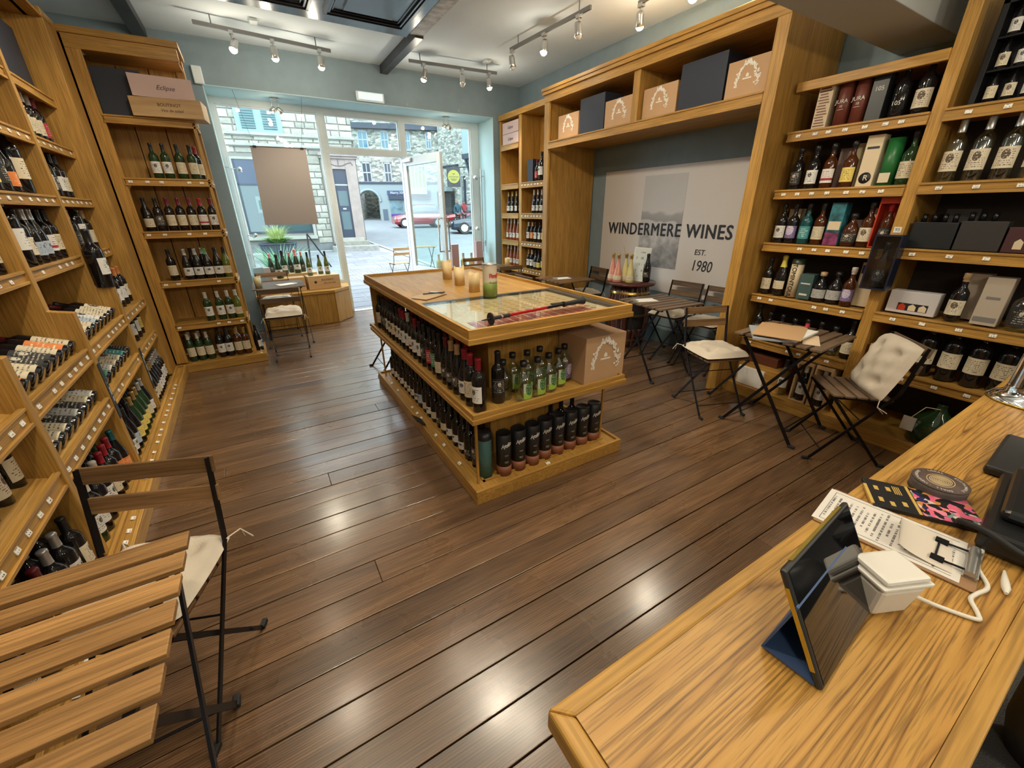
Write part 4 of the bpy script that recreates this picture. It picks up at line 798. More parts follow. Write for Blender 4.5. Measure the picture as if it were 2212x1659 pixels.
MB().lathe([(0, 0), (.1, 0), (.13, .04), (.135, .12), (.11, .19), (.04, .24), (.03, .29), (.036, .3), (0, .3)], 20).build('demijohn_glass', GL['g'][1], t); MB().box(-.14, -.15, .10, -.07, -.145, .2).build('hanging_tag', LB['w'][1], t); MB().tube([(-.1, -.147, .2), (-.06, -.1, .28), (0, -.04, .27)], .003, 5).build('string', crm, t)
# display carton screwed to the upright
t = thing('display_carton', 'dark blue-black display carton holding a bottle, fixed to shelf upright below the 95 ticket', 'carton'); t.matrix_basis = mloc(RS, .865, 0, 1.09)
MB().box(-.075, -.105, 0, -.065, 0, .36).box(.065, -.105, 0, .075, 0, .36).box(-.065, -.01, 0, .065, 0, .36).box(-.065, -.105, 0, .065, -.01, .01).box(-.065, -.105, .35, .065, -.01, .36).build('carton_body', P('blue_black_card', (.012, .016, .035), .3), t)
MB().box(-.065, -.104, .01, .065, -.102, .35).build('clear_window', glassy('carton_film', (.75, .8, .85), 1.5, .1), t)
bottle('sdkk', mloc(RS, .865, -.052, 1.102), '', label='dark bottle inside the carton fixed to the upright')
t = thing('price_card', 'small white card reading 95 on the upright between spirit shelves', 'price card'); t.matrix_basis = mloc(RS, .865, -.001, 1.48)
MB().box(-.02, -.002, -.018, .02, 0, .018).build('card', whitep, t); text('95', .028, inkp, t, (0, -.0025, 0), (PI/2, 0, 0))
# ================================================================ ISLAND
IS = thing('display_island', 'freestanding oak display island with tray top and two bottle shelves', 'display island', (.81, 1.77, 0))
IW, IL = 1.13, 2.30
def ring(m, x0, y0, x1, y1, w_, z0, z1):
    m.box(x0, y0, z0, x1, y0+w_, z1); m.box(x0, y1-w_, z0, x1, y1, z1)
m = MB(); m.box(.0, .0, 0, IW+.03, IL, .078); m.build('base', oaky, IS, bevel=.004)
m = MB(); ring(m, 0, 0, IW+.03, IL, .02, .078, .095); m.build('base_moulding', oakx, IS, bevel=.003)
m = MB(); m.box(0, .02, .078, .02, IL-.02, .095); m.box(IW+.01, .02, .078, IW+.03, IL-.02, .095); m.build('base_moulding', oaky, IS, bevel=.003)
m = MB(); ring(m, .09, .09, IW-.06, IL-.09, .012, .078, .088); m.box(.09, .09, .078, .102, IL-.09, .088); m.build('inner_moulding', oakx, IS)
MB().box(.02, .02, .55, IW-.02, IL-.02, .575).build('middle_shelf', oaky, IS)
for nm, z0, z1, x1 in (('middle', .545, .605, IW), ('top', 1.0, 1.078, IW)):
    zt = z1-.012
    for y_ in (0, IL): s_ = 1 if y_ == 0 else -1; MB().box(0, y_, z0+.02, x1, y_+s_*.02, z1).box(-.008, y_-s_*.008, z0, x1+.008, y_+s_*.012, z0+.03).build(nm+'_lip', oakx, IS, bevel=.003)
    for x_ in (0, x1): s_ = 1 if x_ == 0 else -1; MB().box(x_, .02, z0+.02, x_+s_*.02, IL-.02, z1).box(x_-s_*.008, .012, z0, x_+s_*.012, IL-.012, z0+.03).build(nm+'_lip', oaky, IS, bevel=.003)
MB().box(.02, .86, 1.035, IW-.02, IL-.02, 1.055).build('table_top', oaky, IS)
MB().box(.02, .02, 1.01, IW-.02, IL-.02, 1.035).build('under_top', oaky, IS)
MB().box(.28, .34, .08, .86, IL-.3, 1.01).build('core', oakz, IS)
MB().box(.03, IL-.06, .6, .3, IL-.04, 1.0).build('end_panel', oakz, IS)
for x, y_ in ((.05, .09), (IW-.09, .10), (.05, IL-.1), (IW-.09, IL-.1)): MB().box(x, y_, .08, x+.014, y_+.014, .55).build('post', oakz, IS)
for x, y_ in ((IW-.09, .5), (IW-.09, IL-.1)): MB().box(x, y_, .575, x+.014, y_+.014, 1.0).build('post', oakz, IS)
m = MB(); m.box(.02, .02, 1.036, .055, .86, 1.056); m.box(IW-.07, .02, 1.036, IW-.02, .86, 1.056); m.box(.055, .825, 1.036, IW-.07, .86, 1.056); m.build('case_frame', P('dark_grey_frame', (.04, .045, .05), .4), IS)
MB().box(.055, .02, 1.036, IW-.07, .825, 1.040).build('chart_sheet', P('chart_paper', (.66, .55, .36), .6), IS)
redt = P('red_chart_square', (.33, .04, .045), .5); yelt = P('ochre_chart_dot', (.58, .38, .13), .5)
sq = B(-.026, -.026, 0, .026, .026, .002).mesh('chart_square'); dot = MB().lathe([(0, .002), (.02, .002), (.022, 0)], 10).mesh('chart_dot')
for i in range(14):
    for j in range(12):
        x, y_ = .14+i*.064, .06+j*.062
        if j < 4 and i < 13: obj('chart_square', sq, redt, IS, (x, y_, 1.040))
        elif j < 11 and i > 2: obj('chart_dot', dot, yelt if j > 5 else P('rust_chart_dot', (.45, .16, .07), .5) if 'rust_chart_dot' not in D.materials else D.materials['rust_chart_dot'], IS, (x, y_, 1.040))
MB().box(.055, .02, 1.050, IW-.07, .825, 1.055).build('glass_cover', glassy('case_glass', (.97, .98, .97), .9, .01), IS)
tickets(IS, [.55], .045, .083, 1.2)
for y_ in (.35, .62, .78, 1.1, 1.2, 1.33, 1.75, 1.95): obj('price_ticket', tick, ticketm, IS, (.045, y_, .084), (-1.2, 0, -PI/2))
t = thing('chalk_sign', 'small chalkboard sign lettered PORT leaning on the island base', 'sign', (.835, 2.77, .097), (0, -.9, 0))
MB().box(-.0, -.06, 0, .006, .06, .085).build('slate', P('slate_board', (.02, .022, .025), .6), t); text('PORT', .05, P('chalk', (.6, .6, .6), .8), t, (-.001, 0, .042), (PI/2, 0, -PI/2), extrude=.0003)
MI = Matrix.Translation((.81, 1.77, 0))
def irow(codes, y0, y1, x, z, where, group, jit=.006):
    n = len(codes)
    for i, c in enumerate(codes):
        y_ = y1+(y0-y1)*i/(n-1)
        if c: bottle(c, MI @ RM(x+rnd.uniform(-jit, jit), y_+rnd.uniform(-jit, jit), z, -PI/2+rnd.uniform(-.2, .2)+.25), where, i, group)
irow(['bdck', 'bdkk', 'bdkk', 'bdwk', 'bdek', 'bdek', 'bdek', 'bdwr', 'bdwr', 'bdww', 'bdmk', 'bdwr', 'bdwk', 'bdkk', 'bdrk', 'bdgk', 'udck', 'udkm', 'udkc', 'udkc', 'udwr', 'bdcr', 'bdwr'], .09, 2.20, .09, .577, 'island upper long shelf', 'front row, island upper long shelf')
irow(['bdck', 'bdkk', 'bdwk', 'bdek', 'bdek', 'bdwr', 'bdmk', 'bdwr', 'bdkk', 'bdrk', 'udck', 'udkm', 'udkc', 'udwr', 'bdcr'], .45, 2.1, .185, .577, 'island upper shelf, rear row', 'rear row, island upper long shelf')
irow(['pdwk', 'pdwk', 'pdwk', 'pdwk', 'pdwk', 'pdek', 'pdwk', 'pdek', 'udbk', 'pdck', 'pdwk', 'pdck', 'pdkk', 'pdck', 'pdwk', 'pdwk', 'pdwk', 'pdkk', 'bdkk'], .27, 2.14, .14, .079, 'island bottom long shelf', 'front row, island bottom long shelf')
irow(['pdwk', 'pdwk', 'pdwk', 'pdwk', 'pdek', 'pdck', 'pdwk', 'pdck', 'pdck', 'pdwk', 'pdkk', 'pdkk'], .35, 2.0, .225, .079, 'island bottom shelf, rear row', 'rear row, island bottom long shelf')
o = bottle('bdkk', MI @ RM(.235, .14, .577, -.3), '', label='black-labelled wine bottle behind the corner bottle, island upper shelf')
for i, (x, y_, c, lab) in enumerate(((.285, .17, 'gcw-', 'clear gin bottle turned so its label is hidden, leftmost on island'), (.375, .085, 'gczk', 'green-labelled gin bottle nearest the island corner'), (.485, .10, 'gczk', 'second green-labelled gin bottle from island corner'), (.585, .125, 'gczk', 'third green-labelled gin bottle from island corner'),
        (.685, .16, 'gczk', 'fourth green-labelled gin bottle from island corner'), (.775, .215, 'gcvk', 'violet-labelled gin bottle touching the kraft box on island'), (.40, .25, 'gczk', 'green-labelled gin bottle at left of the rear gin row'), (.50, .24, 'gczk', 'green-labelled gin bottle in middle of the rear gin row'), (.61, .26, 'gczk', 'green-labelled gin bottle at right of the rear gin row'))):
    c = c.replace('w-', '-k'); bottle(c, MI @ RM(x, y_, .577, .2), '', label=lab, group='gin bottles on the island', scale=1.0)
kb = kbox(IS, .985, .19, .578, .34, .28, .31, 'kraft crested cardboard box on island middle shelf', g=None)
tb = P('charcoal_tube', (.016, .018, .022), .35); cpb = P('copper_tube_base', (.24, .085, .045), .4)
MISs = IS
for i in range(8):
    x = .25+i*.108; y_ = .115+(.012 if i > 2 else 0)+i*.002
    t = thing('gift_tube', 'charcoal gift tube with copper base and white script, '+ORD[i]+' of eight on island', 'gift tube', (.81+x, 1.77+y_, .079), -.15, 'charcoal gift tubes on the island base')
    MB().lathe([(0, .07), (.048, .07), (.048, .29), (.044, .293), (.042, .288), (0, .288)], 24).build('tube_body', tb, t); MB().lathe([(0, 0), (.0485, 0), (.0485, .07), (0, .07)], 24).build('tube_base', cpb, t)
    for j, ch in enumerate('Krohn'):
        a = -PI/2-.44+j*.225; text(ch, .044, whit, t, (-0+.0488*math.cos(a), .0488*math.sin(a), .215+j*.004), (PI/2, 0, a+PI/2), shear=.35, extrude=.0006)
    m = MB()
    for zz, w_ in ((.155, .025), (.15, .02), (.11, .028), (.105, .02), (.10, .024)): m.box(-w_/2, -.0492, zz-.003, w_/2, -.047, zz-.001)
    m.build('fine_print', P('grey_print', (.2, .2, .19), .6) if 'grey_print' not in D.materials else D.materials['grey_print'], t)
t = thing('gift_tube', 'tall teal cardboard tube at the island corner post', 'gift tube', (.81+.135, 1.77+.15, .079)); MB().lathe([(0, 0), (.043, 0), (.043, .28), (0, .28)], 24).build('tube_body', P('teal_card', (.06, .16, .155), .6), t); MB().lathe([(.0445, .27), (.0445, .32), (0, .32)], 24).build('tube_lid', tb, t)
for i, (x, y_) in enumerate(((.72, .27), (.82, .28), (.92, .28))): bottle('bdck', MI @ RM(x, y_, .079, .3), '', label='dark bottle behind the charcoal tubes, '+ORD[i]+' from left', group='dark bottles behind the charcoal tubes')
# on top of the island
wax = P('ivory_wax', (.66, .50, .26), .5, noise=.08)
def candle(x, y_, z, r, h, lab, q):
    n = 24; vs = []; rr = random.Random(q)
    tops = [h*(1+.07*math.sin(2*PI*k/n*2+q)+.03*rr.random()) for k in range(n)]
    for k in range(n): a = 2*PI*k/n; vs.append((r*math.cos(a), r*math.sin(a), 0))
    for k in range(n): a = 2*PI*k/n; vs.append((r*math.cos(a), r*math.sin(a), tops[k]))
    for k in range(n): a = 2*PI*k/n; vs.append((r*.86*math.cos(a), r*.86*math.sin(a), tops[k]-.002))
    for k in range(n): a = 2*PI*k/n; vs.append((r*.8*math.cos(a), r*.8*math.sin(a), h*.82))
    fs = [tuple(range(n))[::-1], tuple(range(3*n, 4*n))]+[(j*n+k, j*n+(k+1) % n, (j+1)*n+(k+1) % n, (j+1)*n+k) for j in range(3) for k in range(n)]
    t = thing('pillar_candle', lab, 'candle', (x, y_, z)); MB().add(vs, fs, True).build('wax_body', wax, t); MB().tube([(0, 0, h*.82), (0, .002, h*.82+.015)], .0015, 5).build('wick', darkrub, t); return t
candle(1.425, 3.51, 1.056, .042, .155, 'ivory pillar candle farthest from camera on island top', 1); candle(1.383, 3.15, 1.056, .042, .145, 'ivory pillar candle in middle of three on island top', 2); candle(1.352, 2.81, 1.056, .042, .135, 'ivory pillar candle beside the olive tin on island top', 4)
t = thing('olive_tin', 'tall cream and green olive tin with red lettering on island top', 'tin', (1.375, 2.60, 1.056), .25)
MB().lathe([(.051, .095), (.051, .222)], 28).build('tin_upper', P('cream_tin', (.66, .58, .47), .3), t); MB().lathe([(0, 0), (.0515, 0), (.0512, .10), (.051, .10)], 28).build('tin_lower', P('olive_green_tin', (.16, .21, .035), .35, noise=.15, nscale=40), t)
MB().lathe([(.0515, .218), (.053, .22), (.0525, .228), (.048, .227), (0, .222)], 28).build('tin_rim', steel, t)
m = MB()
for k in range(9): a = -PI/2-.9+k*.2; m.add([(.0516*math.cos(a), .0516*math.sin(a), .095), (.0516*math.cos(a+.2), .0516*math.sin(a+.2), .095), (.0516*math.cos(a+.1), .0516*math.sin(a+.1), .108+.006*(k % 2))], [(0, 1, 2)])
m.build('printed_hills', D.materials['olive_green_tin'], t)
rdp = P('red_print', (.5, .03, .03), .5)
for j, ch in enumerate('Perelló'):
    a = -PI/2-.62+j*.235; text(ch, .042, rdp, t, (.0518*math.cos(a), .0518*math.sin(a), .145), (PI/2, 0, a+PI/2), extrude=.0006, bold=.001)
t = thing('clipboard', 'brown clipboard lying on the island top near its left edge', 'clipboard', (.98, 2.83, 1.057), -1.0)
MB().box(-.09, -.12, 0, .09, .12, .004).build('board', P('brown_hardboard', (.22, .12, .06), .6), t, bevel=.001); MB().box(-.08, -.115, .004, .08, .10, .005).build('paper', P('kraft_paper', (.46, .33, .2), .7), t); MB().box(-.06, .10, .004, .06, .125, .012).build('clip', steel, t, bevel=.002)
MB().tube([(-.05, .02, .009), (.09, .10, .02)], .004, 6).build('pen', darkrub, t)
# trekking pole
t = thing('trekking_pole', 'red and black trekking pole lying across the island glass', 'trekking pole')
a, b_ = Vector((.955, 1.915, 1.078)), Vector((1.70, 1.985, 1.088)); L_ = (b_-a)
def seg(f0, f1, r): return [a+L_*f0, a+L_*f1], r
MB().tube([a, a+L_*.08], [.002, .008], 8).build('tip', blackmetal, t); MB().tube([a+L_*.075, a+L_*.085], .034, 16).tube([a+L_*.08, a+L_*.17], .011, 8).build('basket', darkrub, t)
MB().tube([a+L_*.17, a+L_*.23], .0075, 8).build('lower_shaft', steel, t); MB().tube([a+L_*.19, a+L_*.25], .012, 8).build('lock_collar', darkrub, t)
MB().tube([a+L_*.25, a+L_*.62], .0085, 10).build('red_shaft', P('red_anodised', (.45, .01, .015), .25, .4), t); MB().tube([a+L_*.62, a+L_*.82], .009, 10).build('upper_shaft', blackmetal, t)
MB().tube([a+L_*.80, a+L_*.84, a+L_*.92, a+L_*.97, a+L_*1.03], [.018, .013, .016, .015, .024], 10).build('grip', darkrub, t)
MB().bar(a+L_*.72+Vector((0, .05, 0)), a+L_*.86+Vector((0, .03, .0)), .028, .006, side=(0, 1, 0)).build('wrist_strap', darkrub, t)
# ================================================================ BISTRO FURNITURE
slatm = wood('acacia_slat', (.25, .14, .062), (.15, .08, .036), 0, rough=.36, pores=.3, vary=.22, across=14)
slatd = wood('weathered_slat', (.18, .118, .075), (.105, .068, .045), 0, rough=.36, pores=.35, vary=.22, across=14)
slath = wood('warm_teak_slat', (.43, .235, .085), (.26, .135, .048), 0, rough=.42, pores=.35, vary=.14, across=13)
cloth = P('natural_cotton', (.56, .49, .40), .85, noise=.06, nscale=5, bump=.3, bscale=220)
def place(name, label, cat, x, y, hd, group=None, z=0):
    """hd = heading angle of local +Y in the room"""
    return thing(name, label, cat, (x, y, z), hd-PI/2, group)
CH_G = 'folding bistro chairs'
def chair(x, y, hx, hy, label, wood_=slatm, z=0, s=1.07, w=.195):
    t = place('bistro_chair', label, 'chair', x, y, math.atan2(hy, hx), CH_G, z)
    for sx_ in (-1, 1):
        m = MB(); X = sx_*w
        m.bar((X, -.225, .79*s), (X, -.165, .50*s), .026, .006, side=(0, 1, 0)); m.bar((X, -.165, .50*s), (X, .215, .0), .018, .007, side=(0, 1, 0))
        m.build('front_leg', blackmetal, t)
        m = MB(); X = sx_*(w-.012); m.bar((X, .17, .45*s), (X, -.215, 0), .018, .007, side=(0, 1, 0)); m.build('rear_leg', blackmetal, t)
        MB().cbox((sx_*w, .225, .010), (.02, .04, .02)).cbox((sx_*(w-.012), -.225, .010), (.02, .04, .02)).build('foot', darkrub, t, bevel=.003)
    def yl(z_, f=1): return (-.165+.38*(1-z_/(.5*s))) if f else (-.215+.385*z_/(.45*s))
    m = MB(); m.tube([(-w, yl(.09), .09), (w, yl(.09), .09)], .004, 6); m.tube([(-w, yl(.09, 0), .09), (w, yl(.09, 0), .09)], .004, 6); m.tube([(-w, yl(.33), .33), (w, yl(.33), .33)], .004, 6); m.build('crossbar', blackmetal, t)
    m = MB()
    for sx_ in (-1, 1): m.box(sx_*(w-.02)-.004, -.16, .435*s, sx_*(w-.02)+.004, .18, .45*s)
    m.build('seat_rail', blackmetal, t)
    for i in range(5): MB().box(-.19, -.155+i*.068, .45*s, .19, -.10+i*.068, .462*s).build('seat_slat', wood_, t, bevel=.002)
    for zz in (.735, .635): yb = -.165-(.06/.29)*(zz-.5)-.012; m = MB(); m.M = Matrix.Translation((0, yb, zz*s)) @ Matrix.Rotation(.18, 4, 'X'); m.box(-w-.01, -.007, 0, w+.01, .007, .055*s); m.build('back_slat', wood_, t, bevel=.002)
    return t
def cushion(label, x, y, hx, hy, z, w_=.37, th=.045, tilt=None, ties=True):
    t = thing('seat_cushion', label, 'cushion', (x, y, z), (tilt or 0, 0, math.atan2(hy, hx)-PI/2), 'natural cotton seat cushions'); n = 22; vs = []; fs = []
    tuft = [(a, b_) for a in (-.5, .5) for b_ in (-.5, .5)]
    def H(u, v):
        e = (1-abs(u)**5)*(1-abs(v)**5); e = max(e, 0)**.5
        d = min(math.hypot(u-a, v-b_) for a, b_ in tuft); r = math.exp(-(d/.17)**2)*.72; wr = .06*math.sin(9*u+5*v)+.05*math.sin(13*v-4*u)+.035*math.sin(21*u-17*v)
        return th*e*(1-r+wr)
    for top in (1, 0):
        for i in range(n+1):
            for j in range(n+1):
                u, v = -1+2*i/n, -1+2*j/n; k = 1-.05*(abs(u)*abs(v))**2
                vs.append((u*w_/2*k, v*w_/2*k, (H(u, v)+.012) if top else .012-.012*max(0, (1-abs(u)**6)*(1-abs(v)**6))))
    N_ = (n+1)*(n+1)
    for i in range(n):
        for j in range(n):
            a = i*(n+1)+j; fs.append((a, a+n+1, a+n+2, a+1)); fs.append((N_+a, N_+a+1, N_+a+n+2, N_+a+n+1))
    for i in range(n):
        for a, b_ in ((i, i+1), ):
            for p, q in (((a)*(n+1), (b_)*(n+1)), ((b_)*(n+1)+n, (a)*(n+1)+n), (b_, a), (n*(n+1)+a, n*(n+1)+b_)): fs.append((p, q, N_+q, N_+p))
    MB().add(vs, fs, True).build('cushion_pad', cloth, t)
    if ties:
        for s_ in (-1, 1): MB().tube([(s_*w_*.46, -w_*.46, .015), (s_*(w_*.46+.03), -w_*.5-.02, .02), (s_*(w_*.46+.02), -w_*.5-.05, -.04)], .003, 5).tube([(s_*(w_*.46+.03), -w_*.5-.02, .02), (s_*(w_*.46+.06), -w_*.5-.03, -.03)], .003, 5).build('tie', cloth, t)
    return t
def table(x, y, hd, label, L_=.59, wd=.58, z=.76, n=7, wood_=slatm, legs=True, sw=.066):
    t = thing('bistro_table', label, 'table', (x, y, 0), hd, 'folding bistro tables')
    for i in range(n):
        yc = -wd/2+sw/2+i*(wd-sw)/(n-1); MB().box(-L_/2, yc-sw/2, z-.016, L_/2, yc+sw/2, z).build('table_slat', wood_, t, bevel=.002)
    m = MB()
    for sx_ in (-1, 1): m.box(sx_*(L_/2-.05)-.01, -wd/2+.02, z-.032, sx_*(L_/2-.05)+.01, wd/2-.02, z-.016)
    m.build('top_rail', blackmetal, t)
    for k, s_ in enumerate((1, -1)):
        for sx_ in (-1, 1):
            X = sx_*(L_/2-.035-k*.022); m = MB(); m.bar((X, -s_*(wd/2-.02), 0), (X, s_*(wd/2-.07), z-.03), .022, .008, side=(0, 1, 0)); m.build('leg', blackmetal, t)
            MB().cbox((X, -s_*(wd/2-.015), .01), (.024, .045, .02)).build('foot', darkrub, t, bevel=.004)
        X = L_/2-.035-k*.022; f = .16; yy = -s_*(wd/2-.02)+f*(s_*(2*wd/2-.09)); MB().tube([(-X, yy, f*(z-.03)), (X, yy, f*(z-.03))], .005, 6).build('crossbar', blackmetal, t)
    return t
T_L, T_C, T_B, T_D, T_E, T_F = [None]*6
table(-.60, .99, 0, 'large slatted wooden bistro table nearest the camera at lower left', L_=.51, wd=.60, wood_=slath, sw=.068)
chair(-.56, 1.42, -.35, -.93, 'bistro chair with its back to the left wine racks, tucked behind nearest table', slatm)
cushion('crumpled cotton cushion on chair behind the nearest table', -.53, 1.44, -.35, -.93, .50, .36, .05)
table(3.42, 2.76, -.07, 'brown slatted bistro table holding a clipboard, in front of the barrel', wood_=slatd)
chair(3.98, 3.03, -1, -.08, 'dark bistro chair against the sign wall behind the clipboard table', slatd)
cushion('cotton cushion on the chair against sign wall behind clipboard table', 3.95, 3.03, -1, -.08, .50)
chair(3.98, 2.56, -1, -.05, 'bistro chair half hidden by the alcove right post', slatd)
cushion('cotton cushion on chair half hidden by the alcove post', 3.95, 2.56, -1, -.05, .50)
chair(3.15, 1.90, -.36, -.93, 'bistro chair with flat cotton cushion between the two right tables', slatm)
cushion('flat cotton cushion on chair between the two right tables', 3.15, 1.92, -.36, -.93, .502, .40, .05)
table(3.30, 1.42, .05, 'bistro table strewn with papers and a kraft folder before spirit shelves', wood_=slatd)
chair(3.29, .98, -.68, .73, 'bistro chair turned away from the counter with cushion against its back', slatd)
cu = cushion('puffy cotton cushion propped upright against a bistro chair back', 3.385, .86, -.68, .73, .51, .40, .07)
cu.rotation_euler = Euler((math.radians(-68), 0, 0)).to_matrix().to_4x4().to_euler(); Mq = Matrix.Translation((3.385, .865, .655)) @ Matrix.Rotation(math.atan2(.73, -.68)-PI/2, 4, 'Z') @ Matrix.Rotation(math.radians(-72), 4, 'X') @ Matrix.Rotation(PI, 4, 'Z'); cu.matrix_basis = Mq
table(3.55, 4.50, 0, 'pale-lit slatted bistro table with papers left of the barrel', wood_=slatm)
chair(3.12, 4.52, 1, 0, 'bistro chair catching white light between island and pale-lit table', slatm)
chair(4.02, 4.60, -1, .1, 'dark bistro chair between the barrel and alcove left panel', slatd)
cushion('cotton cushion on chair left of the barrel', 3.99, 4.60, -1, .1, .50)
table(.14, 6.18, 0, 'slatted bistro table with candle by the left shop window', wood_=slatd)
chair(.12, 5.50, 0.05, 1, 'bistro chair with thick cushion facing the left window table', slatd)
cushion('thick buttoned cotton cushion on near chair at the left window', .12, 5.52, 0.05, 1, .50, .40, .07)
chair(.10, 6.56, 0, -1, 'bistro chair squeezed between left window table and window ledge', slatm)
cushion('flat cotton cushion on far chair at the left window', .10, 6.50, 0, -1, .50)
table(3.30, 6.15, 0, 'bistro table with candle near the right shop window', wood_=slatm)
chair(3.28, 5.72, 0, 1, 'dark bistro chair between island and right window table', slatd)
chair(3.30, 6.62, 0, -1, 'bistro chair beyond the right window table', slatm)
chair(1.07, 4.36, -1, .0, 'bistro chair standing behind the far end of the island', slatd)
# papers and candles on the tables
def clip(x, y, z, r, lab, w_=.17, h=.24, board=(.35, .28, .2)):
    t = thing('menu_clipboard', lab, 'clipboard', (x, y, z), r, 'menu clipboards'); MB().box(-w_/2, -h/2, 0, w_/2, h/2, .004).build('board', P('tan_board', board, .6) if 'tan_board' not in D.materials else D.materials['tan_board'], t)
    o = obj('paper', None, None) if 0 else MB().box(-w_/2+.01, -h/2+.005, .004, w_/2-.01, h/2-.02, .0055).build('paper', whitep, t); MB().box(-.05, h/2-.03, .005, .05, h/2-.005, .014).build('clip', steel, t, bevel=.002); return t
clip(3.30, 2.86, .761, 1.2, 'white menu clipboard on the brown table before the barrel'); clip(3.50, 4.50, .761, 1.4, 'white menu clipboard on the pale-lit table'); clip(.24, 6.1, .761, -1.2, 'menu clipboard on the left window table')
candle(-.08, 6.0, .761, .038, .13, 'ivory candle in a glass on the left window table', 6); MB().lathe([(0, 0), (.046, 0), (.05, .15), (.048, .15)], 20).build('candle_glass', glassy('tumbler_glass', (.9, .95, .97), 1.6), D.objects['pillar_candle.003'] if 'pillar_candle.003' in D.objects else None)
candle(3.50, 5.98, .761, .04, .14, 'ivory candle on the right window table', 7)
kraftp = P('kraft_folder', (.50, .31, .16), .65)
t = thing('kraft_folder', 'kraft card folder on top of papers on table before spirit shelves', 'folder', (3.17, 1.46, .790), .35); MB().box(-.21, -.15, 0, .21, .15, .004).box(.17, -.13, .004, .215, .13, .006).build('folder_card', kraftp, t)
for i, (x, y_, r, z_, lab) in enumerate(((3.20, 1.42, .1, .776, 'stack of loose papers under the kraft folder'), (3.13, 1.50, .6, .762, 'grey papers at the bottom of the kraft folder pile'), (3.22, 1.27, .45, .762, 'single cream sheet at near edge of the paper-strewn table'))):
    o = MB().box(-.19 if i < 2 else -.14, -.13 if i < 2 else -.05, 0, .19 if i < 2 else .14, .13 if i < 2 else .05, .013 if i < 2 else .002).build('paper_sheets', [whitep, P('grey_paper', (.35, .36, .4), .7), P('cream_paper', (.66, .5, .34), .7)][i], loc=(x, y_, z_), rot=r); tag(o, lab, 'papers')
# ---------------------------------------------------------------- barrel
bar = thing('wine_barrel', 'dark varnished barrel with brass bands and cut-out door, used as table', 'barrel', (3.93, 3.66, 0), math.radians(-128)+PI/2)
stv = wood('dark_barrel_stave', (.085, .028, .022), (.045, .014, .012), 2, rough=.22, pores=.2, vary=.25)
def br(z): return .215+.065*math.sin(PI*z/.78)
def stave(a0, a1, z0, z1):
    m = MB(); n = 7; vs = []
    for i in range(n+1):
        z = z0+(z1-z0)*i/n; r = br(z)
        for a in (a0+.012, a1-.012): vs += [(r*math.cos(a), r*math.sin(a), z), ((r-.02)*math.cos(a), (r-.02)*math.sin(a), z)]
    fs = []
    for i in range(n):
        b_ = i*4; fs += [(b_, b_+2, b_+6, b_+4), (b_+1, b_+5, b_+7, b_+3), (b_, b_+4, b_+5, b_+1), (b_+2, b_+3, b_+7, b_+6)]
    fs += [(0, 1, 3, 2), (4*n, 4*n+2, 4*n+3, 4*n+1)]; m.add(vs, fs, True); m.build('stave', stv, bar)
NS = 22
for i in range(NS):
    a0, a1 = 2*PI*i/NS, 2*PI*(i+1)/NS; mid = (a0+a1)/2; d = abs((mid-1.5*PI-.35+PI) % (2*PI)-PI)
    if d < .5: stave(a0, a1, 0, .24); stave(a0, a1, .60, .78)
    else: stave(a0, a1, 0, .78)
MB().lathe([(0, .77), (.30, .77), (.305, .785), (.30, .80), (0, .80)], 32).build('barrel_top', stv, bar, bevel=0)
MB().lathe([(br(.1)-.04, .02), (br(.4)-.03, .4), (br(.7)-.04, .77)], 22).build('barrel_lining', P('barrel_dark_inside', (.012, .008, .007), .8), bar)
brass = P('brass_band', (.60, .42, .12), .25, 1)
for z in (.68, .42, .10): MB().lathe([(br(z-.014)+.002, z-.014), (br(z)+.003, z), (br(z+.014)+.002, z+.014)], 32).build('brass_hoop', brass if z > .6 else P('dark_hoop_%d' % (z*100), (.25, .19, .1), .3, .9), bar)
# items on the barrel
for i, (dx, dy, c, lab) in enumerate(((-.17, .16, 'frcg', 'leftmost flared pink sparkling bottle on the barrel'), (-.19, .05, 'frcg', 'flared pink sparkling bottle second from left on the barrel'), (-.07, .04, 'fycg', 'flared pale gold sparkling bottle third from left on the barrel'), (-.10, -.07, 'fycg', 'flared pale gold sparkling bottle in front of the framed card'))):
    o = bottle(c, RM(3.93+dx, 3.66+dy, .801, -1.1), '', label=lab, group='flared bottles on the barrel'); MB().lathe([(.052*K, .03*K), (.047*K, .06*K), (.037*K, .13*K), (.0225*K, .2*K), (.0215*K, .25*K)], 12, 2.4, 2.75).build('glass_highlight', SWING, o) if 0 else None
o = bottle('cdkk', RM(3.93+.12, 3.66-.13, .801, -1.2), '', label='black sparkling bottle behind the framed card on the barrel')
t = thing('framed_card', 'white framed display card leaning on bottles on the barrel', 'display card', (3.975, 3.60, .801), (-.16, .06, -1.0))
MB().box(-.10, -.006, 0, .10, .004, .40).build('card_back', whitep, t); MB().box(-.09, -.008, .02, .09, -.006, .385).build('card_front', printed('card_print', (.66, .72, .72), (.3, .33, .33), rows=5, dens=.55, xs=10), t); uvbox(t.children[-1].data)
MB().tube([(0, 0, 0), (.01, .0, .03), (.0, 0, .06), (-.01, 0, .09)], [.004, .007, .006, .002], 6).build('dried_sprig', P('dried_straw', (.6, .5, .35), .8), None, (3.78, 3.68, 1.13)); tag(D.objects['dried_sprig'], 'small dried sprig tied to neck of a pink bottle on barrel', 'dried sprig')
